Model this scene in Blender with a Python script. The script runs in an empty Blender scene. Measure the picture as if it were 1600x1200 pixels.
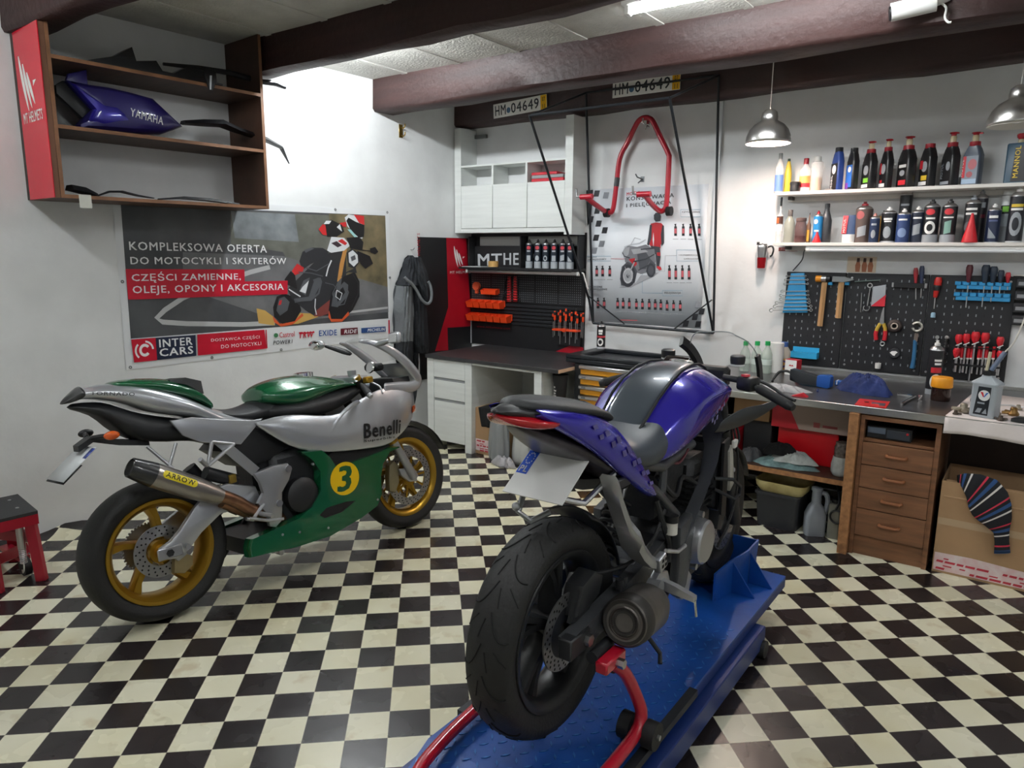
import bpy, bmesh, math, random
from mathutils import Vector, Matrix, Euler
random.seed(7)
PI = math.pi
sc = bpy.context.scene
col = sc.collection
# ---------------------------------------------------------------- camera (about eye height, by the lift)
CAM = Vector((4.183979, -5.088982, 1.589847))
RW = Matrix(((0.806797, 0.590782, 0.007445), (0.112974, -0.141889, -0.983415), (-0.579928, 0.794257, -0.181219)))
FPX = 1125.85
cd = bpy.data.cameras.new('camera'); cam = bpy.data.objects.new('camera', cd); col.objects.link(cam)
cd.sensor_width = 36; cd.lens = FPX/1600*36; cd.clip_start = .05; cd.clip_end = 60
R3 = Matrix((RW[0], -RW[1], -RW[2])).transposed()
cam.matrix_world = Matrix.Translation(CAM) @ R3.to_4x4()
sc.camera = cam
# ---------------------------------------------------------------- world, exposure
w = bpy.data.worlds.new('world'); sc.world = w; w.use_nodes = True
w.node_tree.nodes['Background'].inputs[0].default_value = (.8, .9, 1, 1)
w.node_tree.nodes['Background'].inputs[1].default_value = .05
vs = sc.view_settings
vs.view_transform = 'Standard'; vs.look = 'None'; vs.gamma = 1; vs.use_curve_mapping = False
vs.exposure = 0.0
TUBE_W = 85.0      # emission of the lit ceiling tubes
GLOW_W = 210.0      # the tube tucked behind the beam beside the wall shelf
BULB_W = 620.0      # warm bulb in the pendant
# ---------------------------------------------------------------- unprojection on the real planes of the room
Z3 = Vector((0, 0, 1))
LWD = Vector((0.05832, 0.9983, 0)); NL = Vector((0.9983, -0.05832, 0))
def ray(x, y): return RW.transposed() @ Vector(((x-800)/FPX, (y-600)/FPX, 1))
def hit(x, y, p, n):
    d = ray(x, y); return CAM + d*((Vector(p)-CAM).dot(n)/d.dot(n))
def fl(x, y, z=0): return hit(x, y, (0, 0, z), Z3)
def bk(x, y, d=0): return hit(x, y, (0, -d, 0), Vector((0, 1, 0)))
def lf(x, y, d=0): return hit(x, y, NL*d, NL)
def atx(x, y, X): return hit(x, y, (X, 0, 0), Vector((1, 0, 0)))
# ---------------------------------------------------------------- materials
MT = {}
def mat(name, c, r=.5, m=0., coat=0., bump=0., bs=40., var=0., vs_=8., emit=0., alpha=1., trans=0., ior=1.45, aniso=None, c2=None, spec=None):
    if name in MT: return MT[name]
    M = bpy.data.materials.new(name); M.use_nodes = True; nt = M.node_tree; b = nt.nodes['Principled BSDF']
    I = b.inputs
    I['Base Color'].default_value = (*c, 1); I['Roughness'].default_value = r; I['Metallic'].default_value = m
    if coat: I['Coat Weight'].default_value = coat; I['Coat Roughness'].default_value = .04
    if spec is not None: I['Specular IOR Level'].default_value = spec
    if emit: I['Emission Color'].default_value = (*c, 1); I['Emission Strength'].default_value = emit
    if alpha < 1: I['Alpha'].default_value = alpha
    if trans: I['Transmission Weight'].default_value = trans; I['IOR'].default_value = ior
    if bump or var:
        tc = nt.nodes.new('ShaderNodeTexCoord')
        if var:
            n = nt.nodes.new('ShaderNodeTexNoise'); n.inputs['Scale'].default_value = vs_; n.inputs['Detail'].default_value = 5
            if aniso:
                mp = nt.nodes.new('ShaderNodeMapping'); mp.inputs['Scale'].default_value = aniso
                nt.links.new(tc.outputs['Object'], mp.inputs[0]); nt.links.new(mp.outputs[0], n.inputs['Vector'])
            else: nt.links.new(tc.outputs['Object'], n.inputs['Vector'])
            rp = nt.nodes.new('ShaderNodeValToRGB'); e = rp.color_ramp.elements
            d = c2 or tuple(max(0, x*(1-var)) for x in c)
            e[0].position = .3; e[1].position = .72; e[0].color = (*d, 1); e[1].color = (*(c if c2 else tuple(min(1, x*(1+var*.6)) for x in c)), 1)
            nt.links.new(n.outputs['Fac'], rp.inputs[0]); nt.links.new(rp.outputs[0], I['Base Color'])
        if bump:
            n2 = nt.nodes.new('ShaderNodeTexNoise'); n2.inputs['Scale'].default_value = bs; n2.inputs['Detail'].default_value = 4
            bn = nt.nodes.new('ShaderNodeBump'); bn.inputs['Strength'].default_value = bump; bn.inputs['Distance'].default_value = .01
            nt.links.new(tc.outputs['Object'], n2.inputs['Vector']); nt.links.new(n2.outputs['Fac'], bn.inputs['Height']); nt.links.new(bn.outputs[0], I['Normal'])
    MT[name] = M; return M
def hx(s):  # sRGB hex -> linear
    v = [int(s[i:i+2], 16)/255 for i in (0, 2, 4)]
    return tuple(x/12.92 if x < .04045 else ((x+.055)/1.055)**2.4 for x in v)
def pm(h, r=.5, **k): return mat('p_%s_%d' % (h, r*100) + ''.join('%s%s' % (a, k[a]) for a in sorted(k)), hx(h), r, **k)  # plain paint by hex
# ---------------------------------------------------------------- mesh builder
def rotto(d):
    d = Vector(d).normalized(); return d.to_track_quat('Z', 'Y').to_matrix()
class MB:
    def __init__(s, m=None): s.v = []; s.f = []; s.mi = []; s.ms = []; s.cur = m; s.T = None
    def use(s, m): s.cur = m; return s
    def add(s, vs, fs):
        o = len(s.v)
        if s.T is not None: vs = [s.T @ Vector(v) for v in vs]
        s.v += [tuple(v) for v in vs]; s.f += [tuple(i+o for i in f) for f in fs]
        if s.cur not in s.ms: s.ms.append(s.cur)
        s.mi += [s.ms.index(s.cur)]*len(fs); return s
    def box(s, c, d, rot=None, bev=0, seg=1):
        if bev <= 0:
            vs = [Vector((x*d[0]/2, y*d[1]/2, z*d[2]/2)) for x in (-1, 1) for y in (-1, 1) for z in (-1, 1)]
            fs = [(0, 1, 3, 2), (4, 6, 7, 5), (0, 4, 5, 1), (2, 3, 7, 6), (0, 2, 6, 4), (1, 5, 7, 3)]
        else:
            b = bmesh.new(); bmesh.ops.create_cube(b, size=1)
            for v in b.verts: v.co = Vector((v.co.x*d[0], v.co.y*d[1], v.co.z*d[2]))
            bmesh.ops.bevel(b, geom=b.edges[:], offset=min(bev, min(d)*.49), segments=seg, affect='EDGES', profile=.5)
            b.verts.index_update(); vs = [v.co.copy() for v in b.verts]; fs = [tuple(v.index for v in f.verts) for f in b.faces]; b.free()
        if rot is not None:
            R = rot if isinstance(rot, Matrix) else Euler(rot).to_matrix(); vs = [R @ v for v in vs]
        c = Vector(c); return s.add([v+c for v in vs], fs)
    def bx(s, a, b, bev=0, seg=1):
        return s.box([(p+q)/2 for p, q in zip(a, b)], [abs(q-p) for p, q in zip(a, b)], None, bev, seg)
    def loft(s, rings, cap=True, closed=True, loop=False):
        n = len(rings[0]); vs = [p for r in rings for p in r]; fs = []; k = len(rings)
        for i in range(k if loop else k-1):
            j2 = (i+1) % k
            for j in range(n if closed else n-1):
                fs.append((i*n+j, i*n+(j+1) % n, j2*n+(j+1) % n, j2*n+j))
        if cap and closed and not loop: fs.append(tuple(range(n))[::-1]); fs.append(tuple((k-1)*n+j for j in range(n)))
        return s.add(vs, fs)
    def lathe(s, prof, n=20, c=(0, 0, 0), ax=(0, 0, 1), cap=True):
        R = rotto(ax); c = Vector(c)
        return s.loft([[c+R @ Vector((r*math.cos(2*PI*j/n), r*math.sin(2*PI*j/n), z)) for j in range(n)] for r, z in prof], cap)
    def cyl(s, a, b, r, r2=None, n=16, cap=True):
        a = Vector(a); b = Vector(b); L = (b-a).length
        return s.lathe([(r, 0), (r if r2 is None else r2, L)], n, a, b-a, cap)
    def tube(s, pts, r, n=10, closed=False, cap=True, sq=None):
        P = [Vector(p) for p in pts]; k = len(P); rings = []; up = None
        for i in range(k):
            if closed: t = P[(i+1) % k]-P[i-1]
            else: t = P[min(i+1, k-1)]-P[max(i-1, 0)]
            t.normalize()
            if up is None: up = t.orthogonal().normalized() if abs(t.z) > .99 else Vector((0, 0, 1))
            up = (up-t*up.dot(t)); up.normalize(); sd = t.cross(up)
            rr = r[i] if isinstance(r, (list, tuple)) else r
            if sq: rings.append([P[i]+sd*x*sq[0]/2+up*y*sq[1]/2 for x, y in ((-1, -1), (1, -1), (1, 1), (-1, 1))])
            else: rings.append([P[i]+(sd*math.cos(2*PI*j/n)+up*math.sin(2*PI*j/n))*rr for j in range(n)])
        return s.loft(rings, cap, True, closed)
    def prism(s, poly, y0, y1, M=None, bev=0):   # polygon in xz, extruded along y
        b = bmesh.new(); vs = [b.verts.new((x, y0, z)) for x, z in poly]
        ar = sum(poly[i-1][0]*poly[i][1]-poly[i][0]*poly[i-1][1] for i in range(len(poly)))
        f = b.faces.new(vs if ar > 0 else vs[::-1])
        g = bmesh.ops.extrude_face_region(b, geom=[f]); 
        for e in g['geom']:
            if isinstance(e, bmesh.types.BMVert): e.co.y = y1
        bmesh.ops.recalc_face_normals(b, faces=b.faces[:])
        if bev: bmesh.ops.bevel(b, geom=[e for e in b.edges if abs(e.verts[0].co.y-e.verts[1].co.y) < 1e-6], offset=bev, segments=2, affect='EDGES', profile=.5)
        b.verts.index_update(); vs = [v.co.copy() for v in b.verts]; fs = [tuple(v.index for v in q.verts) for q in b.faces]; b.free()
        if M is not None: vs = [M @ v for v in vs]
        return s.add(vs, fs)
    def poly(s, pts): return s.add(pts, [tuple(range(len(pts)))])
    def sph(s, c, r, n=14, m=8, sc_=(1, 1, 1), z0=-1, z1=1):
        a0 = math.asin(z0); a1 = math.asin(z1)
        rg = []
        for i in range(m+1):
            a = a0+(a1-a0)*i/m; rg.append([(c[0]+r*sc_[0]*math.cos(a)*math.cos(2*PI*j/n), c[1]+r*sc_[1]*math.cos(a)*math.sin(2*PI*j/n), c[2]+r*sc_[2]*math.sin(a)) for j in range(n)])
        return s.loft(rg)
    def torus(s, c, ax, R, r, n=32, m=8, a0=0, a1=2*PI):
        Q = rotto(ax); c = Vector(c); full = abs(a1-a0-2*PI) < 1e-6
        k = n if full else n+1
        rg = [[c+Q @ Vector(((R+r*math.cos(2*PI*j/m))*math.cos(a), (R+r*math.cos(2*PI*j/m))*math.sin(a), r*math.sin(2*PI*j/m))) for j in range(m)] for a in [a0+(a1-a0)*i/n for i in range(k)]]
        return s.loft(rg, True, True, full)
    def grid(s, fn, nu, nv):
        vs = [fn(i/nu, j/nv) for i in range(nu+1) for j in range(nv+1)]
        return s.add(vs, [(i*(nv+1)+j, (i+1)*(nv+1)+j, (i+1)*(nv+1)+j+1, i*(nv+1)+j+1) for i in range(nu) for j in range(nv)])
    def text(s, st, M, w=None, h=None, bold=0., ex=0., al='L', shear=0.):
        # text in the xz plane facing -y; w / h = wanted size; M = 4x4 placing its lower corner
        cu = bpy.data.curves.new('t', 'FONT'); cu.body = st; cu.size = 1;  cu.extrude = ex; cu.resolution_u = 2; cu.space_character = 1.12; cu.shear = shear
        o = bpy.data.objects.new('t', cu); me = o.to_mesh()
        vs = [v.co.copy() for v in me.vertices]; fs = [tuple(p.vertices) for p in me.polygons]
        o.to_mesh_clear(); bpy.data.objects.remove(o); bpy.data.curves.remove(cu)
        if not vs: return s
        x0 = min(v.x for v in vs); x1 = max(v.x for v in vs); y0 = 0 if not h else min(v.y for v in vs); y1 = max(v.y for v in vs)
        sx = (w/(x1-x0)) if w else None; sy = (h/(y1-y0)) if h else None
        sx = sx or sy; sy = sy or sx
        off = {'L': 0, 'C': .5, 'R': 1}[al]*(x1-x0)*sx
        for dx_, dz, dy in (((0, 0, 0),) if bold < .011 else ((-.6, -.4, 0), (.6, .4, .00015), (.6, -.4, .0003), (-.6, .4, .00045), (0, 0, .0006))):   # heavier strokes
            s.add([M @ Vector(((v.x-x0+dx_*bold)*sx-off, -v.z-dy, (v.y-y0+dz*bold)*sy)) for v in vs], fs)
        return s
    def build(s, name, parent=None, sub=0, sharp=38, world=False, weld=0, solid=0, flat=False):
        me = bpy.data.meshes.new(name); vs = s.v
        if world and parent is not None:
            W = root_m(parent).inverted(); vs = [W @ Vector(v) for v in vs]
        me.from_pydata([tuple(v) for v in vs], [], s.f)
        for m in s.ms: me.materials.append(m)
        me.polygons.foreach_set('material_index', s.mi)
        b = bmesh.new(); b.from_mesh(me)
        if weld: bmesh.ops.remove_doubles(b, verts=b.verts[:], dist=weld)
        bmesh.ops.recalc_face_normals(b, faces=b.faces[:])
        if not flat:
            ca = math.radians(sharp)
            for f in b.faces: f.smooth = True
            for e in b.edges:
                if len(e.link_faces) == 2 and e.calc_face_angle(0) > ca: e.smooth = False
        b.to_mesh(me); b.free(); me.update()
        o = bpy.data.objects.new(name, me); col.objects.link(o)
        if parent is not None: o.parent = parent
        if solid:
            q = o.modifiers.new('thick', 'SOLIDIFY'); q.thickness = solid; q.offset = -1
        if sub:
            q = o.modifiers.new('smooth', 'SUBSURF'); q.levels = sub; q.render_levels = sub
        return o
def root_m(o):
    M = o.matrix_basis
    return root_m(o.parent) @ M if o.parent else M
def tag(o, label, cat, group=None, kind=None):
    o['label'] = label; o['category'] = cat
    if group: o['group'] = group
    if kind: o['kind'] = kind
    return o
def thing(name, label, cat, loc=(0, 0, 0), rz=0, group=None, M=None):
    o = bpy.data.objects.new(name, None); col.objects.link(o); o.empty_display_size = .05
    if M is not None: o.matrix_basis = M
    else: o.location = loc; o.rotation_euler = (0, 0, rz)
    return tag(o, label, cat, group)
def struct(o): o['kind'] = 'structure'; return o
def recenter(o):      # a one-mesh thing gets its origin at its base
    me = o.data; n = len(me.vertices)
    xs = [v.co.copy() for v in me.vertices]
    c = Vector(((min(v.x for v in xs)+max(v.x for v in xs))/2, (min(v.y for v in xs)+max(v.y for v in xs))/2, min(v.z for v in xs)))
    for v in me.vertices: v.co -= c
    o.location = c; return o
def one(mb, name, label, cat, group=None, **k): return tag(recenter(mb.build(name, **k)), label, cat, group)
def copy_tree(o, parent=None):
    c = o.copy(); col.objects.link(c)
    if parent is not None: c.parent = parent
    for ch in list(o.children): copy_tree(ch, c)
    return c
def fr(x, z, y=0): return Matrix.Translation((x, y, z))       # a frame on a wall facing -y
LWM = Matrix(((LWD.x, -NL.x, 0, 0), (LWD.y, -NL.y, 0, 0), (0, 0, 1, 0), (0, 0, 0, 1)))   # the same for the other wall: x along it, y into it
LWI = LWM.inverted()
def lw2(x, y, d=0):
    p = LWI @ lf(x, y, d); return p.x, p.z
def lerp(a, b, t): return a+(b-a)*t
def mixp(a, b, t): return tuple(p+(q-p)*t for p, q in zip(a, b))
def spl(pts, n=6):   # Catmull-Rom through points
    P = [Vector(p) for p in pts]; out = []
    for i in range(len(P)-1):
        a = P[max(i-1, 0)]; b = P[i]; c = P[i+1]; d = P[min(i+2, len(P)-1)]
        for k in range(n):
            t = k/n; out.append(.5*((2*b)+(c-a)*t+(2*a-5*b+4*c-d)*t*t+(3*b-a-3*c+d)*t**3))
    out.append(P[-1]); return out
# ================================================================ ROOM
plaster = mat('plaster', (.78, .79, .79), .75, bump=.35, bs=9, var=.09, vs_=3.2)
conc = mat('concrete ceiling', (.62, .61, .57), .85, bump=.8, bs=60, var=.16, vs_=5)
wood = mat('dark beam wood', hx('38211f'), .55, bump=.5, bs=25, var=.45, vs_=3, aniso=(.35, 4, 4))
m = bpy.data.materials.new('checker lino'); m.use_nodes = True; nt = m.node_tree; N = nt.nodes; L = nt.links; b = N['Principled BSDF']
tc = N.new('ShaderNodeTexCoord'); sp = N.new('ShaderNodeSeparateXYZ'); L.new(tc.outputs['Object'], sp.inputs[0])
def mth(op, a, v=None):
    q = N.new('ShaderNodeMath'); q.operation = op
    for i, x in enumerate((a, v)):
        if x is None: continue
        if isinstance(x, (int, float)): q.inputs[i].default_value = x
        else: L.new(x, q.inputs[i])
    return q.outputs[0]
u = mth('DIVIDE', sp.outputs[0], .14); v = mth('DIVIDE', sp.outputs[1], .14*1.01)
fu, fv = mth('FLOOR', u), mth('FLOOR', v)
odd = mth('FLOORED_MODULO', mth('ADD', fu, fv), 2)
def nz(scale, det=4, vec=None):
    q = N.new('ShaderNodeTexNoise'); q.inputs['Scale'].default_value = scale; q.inputs['Detail'].default_value = det
    L.new(vec or tc.outputs['Object'], q.inputs['Vector']); return q.outputs['Fac']
def ramp(x, *st):
    q = N.new('ShaderNodeValToRGB'); e = q.color_ramp.elements
    while len(e) < len(st): e.new(.5)
    for k, (p, c) in enumerate(st): e[k].position = p; e[k].color = (*c, 1)
    L.new(x, q.inputs[0]); return q.outputs[0]
def mix(f, a, c):
    q = N.new('ShaderNodeMix'); q.data_type = 'RGBA'; L.new(f, q.inputs[0])
    for i, x in ((6, a), (7, c)):
        if isinstance(x, tuple): q.inputs[i].default_value = (*x, 1)
        else: L.new(x, q.inputs[i])
    return q.outputs[2]
cell = N.new('ShaderNodeTexWhiteNoise'); cv = N.new('ShaderNodeCombineXYZ'); L.new(fu, cv.inputs[0]); L.new(fv, cv.inputs[1]); L.new(cv.outputs[0], cell.inputs[0])
cream = ramp(nz(1.6, 6), (.3, hx('d6cfab')), (.48, hx('e2dec2')), (.7, hx('e7e4cf')))
spots = ramp(nz(9, 6), (.60, (0, 0, 0)), (.70, (1, 1, 1)))
cream = mix(mth('MULTIPLY', spots, .35), cream, hx('a98a52'))
fleck = ramp(nz(60, 2), (.73, (0, 0, 0)), (.78, (1, 1, 1)))
cream = mix(mth('MULTIPLY', fleck, .3), cream, hx('8a7d5c'))
dark = ramp(cell.outputs[0], (0, hx('1b1718')), (.5, hx('231e1f')), (1, hx('2b2526')))
dark = mix(mth('MULTIPLY', nz(30, 3), .25), dark, hx('3a3536'))
base = mix(odd, cream, dark)
def edge(x):
    a = mth('FRACT', x); return mth('MINIMUM', a, mth('SUBTRACT', 1, a))
gr = mth('LESS_THAN', mth('MINIMUM', edge(u), edge(v)), .008)
base = mix(mth('MULTIPLY', gr, .55), base, hx('8d8778'))
L.new(base, b.inputs['Base Color'])
rg = mth('MULTIPLY_ADD', nz(5, 3), .22); rg.node.inputs[2].default_value = .16; L.new(rg, b.inputs['Roughness'])
bn = N.new('ShaderNodeBump'); bn.inputs['Strength'].default_value = .06; bn.inputs['Distance'].default_value = .02; L.new(nz(7, 3), bn.inputs['Height']); L.new(bn.outputs[0], b.inputs['Normal'])
lino = m
# floor: lino sheet, its edge creeping up the wall beside the green motorcycle
TO = Vector((2.7016, -3.5069, 0)); TU = Vector((.7364, .6766, 0))
FM = Matrix(((TU.x, -TU.y, 0, TO.x), (TU.y, TU.x, 0, TO.y), (0, 0, 1, 0), (0, 0, 0, 1))); FI = FM.inverted()
g = MB(lino)
def flo(i, j):
    a = -.6+7.9*i      # distance along the wall from the corner
    s = [0, .012, .03, .06, .1, .15, .3][min(j, 6)] if j < 7 else .3+(j-6)*6.7/6
    curl = (.02+.03*max(0, math.sin(a*3.1+.7))+.016*math.sin(a*17)) if 2.2 < a < 4.6 else .004
    z = curl*max(0, 1-s/.15)**2
    return FI @ (-LWD*a+NL*(s+.004)+Vector((0, 0, z)))
vs = [[flo(i/90, j) for j in range(13)] for i in range(91)]
g.loft(vs, False, False)
o = g.build('floor'); o.matrix_basis = FM; struct(o)
def wallbox(name, mb): return struct(mb.build(name))
wallbox('wall_back', MB(plaster).bx((-.5, 0, 0), (6.9, .2, 2.9)))
g = MB(plaster); g.T = LWM; g.bx((-7.6, 0, 0), (.0, .2, 2.9)); wallbox('wall_left', g)
wallbox('wall_right', MB(plaster).bx((6.6, -7.3, 0), (6.8, 0, 2.9)))
wallbox('wall_front', MB(plaster).bx((-.9, -7.4, 0), (6.9, -7.2, 2.9)))
g = MB(conc).bx((-.9, -7.4, 2.853), (6.9, .2, 3.0))
for k in range(14): g.bx((.25+k*.5, -7.2, 2.847), (.3+k*.5, 0, 2.8535))
wallbox('ceiling', g)
def beam(y0, y1, z0, x0, x1, sd):
    r = random.Random(sd); rg = []; n = 26
    for i in range(n+1):
        x = lerp(x0, x1, i/n); q = lambda s=.008: r.uniform(-s, s)
        c = .018
        rg.append([(x, y0+q(), 2.87), (x, y0+q(), z0+c+q()), (x, y0+c+q(), z0+q()), (x, y1-c+q(), z0+q()), (x, y1+q(), z0+c+q()), (x, y1+q(), 2.87)])
    o = MB(wood).loft(rg).build('ceiling_beam', sharp=50); return struct(o)
beam(-3.47, -3.30, 2.66, -.5, 6.7, 1)
beam(-2.225, -2.11, 2.64, -.45, 6.7, 2)
beam(-1.085, -.86, 2.62, -.35, 6.7, 3)
beam(-.2, .02, 2.628, -.3, 6.7, 4)
# ---------------------------------------------------------------- lamps
lit = mat('lit tube', (.95, .985, 1), .5, emit=TUBE_W)
litg = mat('lit tube by the wall', (.93, .98, 1), .5, emit=GLOW_W)
whitep = pm('e9e9e6', .4); alu = mat('brushed alu', (.62, .62, .6), .3, 1, bump=.1, bs=80)
def tubelamp(x0, x1, y, z, label, m, r=.016):
    t = thing('ceiling_lamp', label, 'lamp', ((x0+x1)/2, y, z), 0)
    L_ = (x1-x0)/2
    MB(whitep).bx((-L_-.04, -.035, .02), (L_+.04, .035, .053), .006).build('housing', t)
    for s in (-1, 1): MB(whitep).box((s*(L_+.012), 0, 0), (.03, .045, .05), None, .006).build('tube_holder', t)
    MB(m).cyl((-L_, 0, 0), (L_, 0, 0), r, n=12).build('tube', t)
    return t
tubelamp(2.33, 3.53, -1.55, 2.8, 'bright fluorescent tube lamp on the ceiling between the two front beams', lit, .02)
tubelamp(.12, 1.02, -1.93, 2.8, 'glaring tube lamp tucked behind the dark beam beside the wall shelf', litg, .02)
tubelamp(.3, 1.5, -4.5, 2.8, 'tube lamp on the ceiling behind the beam over the red sign', lit)
for x, y in ((2.2, -4.3), (4.2, -4.3), (5.2, -2.8)):
    tubelamp(x, x+1.2, y, 2.8, 'tube lamp on the ceiling behind the viewer at x %.0f' % x if False else ['fluorescent tube lamp over the open floor near the stool', 'fluorescent tube lamp over the tail of the purple motorcycle', 'fluorescent tube lamp over the paper-covered table'][[2.2, 4.2, 5.2].index(x)], lit)
brushed = mat('spun aluminium shade', (.62, .61, .59), .3, .95, bump=.06, bs=90)
warm = mat('warm bulb', (1, .79, .68), .5, emit=BULB_W)
bulboff = mat('unlit bulb', (.85, .85, .83), .2)
inner = pm('efece6', .5)
def pendant(px, py, d, scale, label, on):
    c = bk(px, py, d); R = .145*scale
    t = thing('pendant_lamp', label, 'lamp', c, 0, 'metal dome pendants over the workbench')
    pr = [(R, 0), (R*1.0, .012), (R*.97, .045*scale), (R*.86, .085*scale), (R*.66, .118*scale), (R*.42, .138*scale), (R*.36, .145*scale), (R*.37, .165*scale), (R*.33, .195*scale), (R*.2, .212*scale), (.012, .217*scale)]
    MB(brushed).lathe(pr, 40, cap=False).build('lamp_shade', t, sharp=60, solid=.0015)
    MB(inner).lathe([(r*.97, z-.003) for r, z in pr[:7]], 40, cap=False).build('shade_lining', t, sharp=60)
    z = .045*scale
    MB(warm if on else bulboff).sph((0, 0, z), .032, 16, 10).lathe([(.016, z+.03), (.016, z+.075)], 14).build('bulb', t)
    MB(pm('d6d4d0', .5)).cyl((0, 0, .21*scale), (0, 0, (2.628 if d < .2 else 2.853)-c.z), .0028, n=8).build('cord', t)
pendant(1200, 224, .55, .9, 'lit pendant lamp with a brushed metal dome, glowing warm over the shelves', True)
pendant(1588, 196, .62, .88, 'unlit brushed metal dome pendant cut by the frame edge', False)
# ================================================================ printing helpers: px -> (x, z) on a wall frame
def crop(ox, oy, s): return lambda X, Y: (ox+X/s, oy+Y/s)
def onL(ox, oy, s, d=0): return lambda X, Y: lw2(ox+X/s, oy+Y/s, d)
def onB(ox, oy, s, d=0):
    def q(X, Y):
        p = bk(ox+X/s, oy+Y/s, d); return p.x, p.z
    return q
def pt(mb, F, pts, d, m=None):
    if m: mb.use(m)
    q = [F(*p) for p in pts]; return mb.poly([(x, -d, z) for x, z in q])
def strip(mb, F, pts, wpx, d, m=None, cl=False):   # a line of given width through points
    if m: mb.use(m)
    q = [F(*p) for p in pts]
    if cl: q.append(q[0])
    s0 = F(pts[0][0]+wpx/2, pts[0][1]); s1 = F(pts[0][0]-wpx/2, pts[0][1]); w_ = math.hypot(s0[0]-s1[0], s0[1]-s1[1])/2
    L_, R_ = [], []
    for i, p in enumerate(q):
        a = q[max(i-1, 0)]; b = q[min(i+1, len(q)-1)]; dx, dz = b[0]-a[0], b[1]-a[1]; k = math.hypot(dx, dz) or 1
        L_.append((p[0]-dz/k*w_, -d, p[1]+dx/k*w_)); R_.append((p[0]+dz/k*w_, -d, p[1]-dx/k*w_))
    return mb.loft([L_, R_], False, False)
def wt(mb, F, st, p0, p1, hp, d, m=None, bold=.012, shear=0.):
    if m: mb.use(m)
    a = F(*p0); b = F(*p1); c = F(p0[0], p0[1]-hp); an = math.atan2(b[1]-a[1], b[0]-a[0])
    M = Matrix.Translation((a[0], -d, a[1])) @ Matrix.Rotation(-an, 4, 'Y')
    return mb.text(st, M, math.hypot(b[0]-a[0], b[1]-a[1]), math.hypot(c[0]-a[0], c[1]-a[1])*1.0, bold, shear=shear)
def disc(mb, F, c, rx, ry, d, m=None, n=20, a0=0, a1=2*PI, inner=0):
    if m: mb.use(m)
    if not inner: return pt(mb, F, [(c[0]+rx*math.cos(a0+(a1-a0)*i/n), c[1]+ry*math.sin(a0+(a1-a0)*i/n)) for i in range(n)], d)
    o = [[(*[F(c[0]+rx*k*math.cos(a0+(a1-a0)*i/n), c[1]+ry*k*math.sin(a0+(a1-a0)*i/n))][0],) for i in range(n+1)] for k in (1, inner)]
    return mb.loft([[(x, -d, z) for x, z in r] for r in o], False, False)
walnut = mat('walnut chipboard', hx('4f3528'), .55, var=.35, vs_=6, aniso=(6, 1, 1), bump=.08, bs=60)
walnut_lit = mat('walnut lit edging', hx('80583c'), .55, var=.3, vs_=9)  # front edges of the shelf boards, the light on them put into the colour
redsign = pm('d51430', .25); white = pm('f1f1ee', .5); blk = pm('131316', .45); blkpl = mat('black plastic', hx('17181b'), .38, bump=.12, bs=120)
gunm = pm('3a3d42', .4)
def mtlogo(mb, f, x, z, s, d, m):   # three swept feather strokes; f(x,z)->point
    mb.use(m)
    for k, (ox, top, ln) in enumerate(((0, 0, 1.), (.17, -.16, .8), (.34, -.33, .58))):
        L_ = []; R_ = []
        for i in range(9):
            t = i/8; xx = ox+.18*t**1.0+.08*t*t; zz = top-ln*t; w_ = .014+.115*math.sin(PI*min(1, t*.9+.08))**.8*(1 if t < .9 else .4)
            L_.append(f(x+(xx-w_/2)*s, z+zz*s, d)); R_.append(f(x+(xx+w_/2)*s, z+zz*s, d))
        mb.loft([L_, R_], False, False)
    mb.poly([f(x+.60*s, z-.60*s, d), f(x+.76*s, z-.50*s, d), f(x+.60*s, z-.50*s, d)])
# ---------------------------------------------------------------- wall shelf
A0, A1, SD, ZB = -3.395, -2.268, .376, 1.836
ws = thing('wall_shelf', 'open dark walnut shelf unit hung high on the wall above the banner', 'shelf', M=LWM @ Matrix.Translation((0, 0, ZB)))
def pan(a, b, name, fr_=True):
    g = MB(walnut).bx(a, b); 
    if fr_:
        g.use(walnut_lit).bx((a[0], a[1]-.0012, a[2]), (b[0], a[1]+.0002, b[2]))
    return g.build(name, ws)
pan((A0-.018, -SD, 0), (A0, 0, .835), 'side_panel'); pan((A1, -SD, 0), (A1+.018, 0, 1.012), 'side_panel')
for z in (0, .335, .66): pan((A0, -SD+.001, z), (A1, -.001, z+.018), 'shelf_board')
XS = A0-.018
sg = thing('sign', 'upright red sign with white feather logo fixed to the end of the wall shelf', 'sign', M=LWM @ Matrix.Translation((XS-.03, 0, ZB)))
MB(pm('6d4a35', .6)).bx((.004, -SD+.004, 0), (.0298, -.002, .84)).build('frame', sg)
MB(pm('3b302c', .6)).bx((0, -.035, 0), (.0298, -.0, .835)).build('back_batten', sg)
MB(redsign).bx((0, -SD, .0), (.004, -.036, .82)).build('sign_face', sg)
g = MB(white)
def fs(y, z, d): return (-d, y, z)
def fss(x, z, d): return (-d, -x, z)
mtlogo(g, fss, .09, .70, .27, .0006, white)
o = g.text('MT HELMETS', Matrix.Translation((-.0006, -.075, .375)) @ Matrix.Rotation(-PI/2, 4, 'Z'), .26, .05, .03)
o.build('logo', sg)
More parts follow.
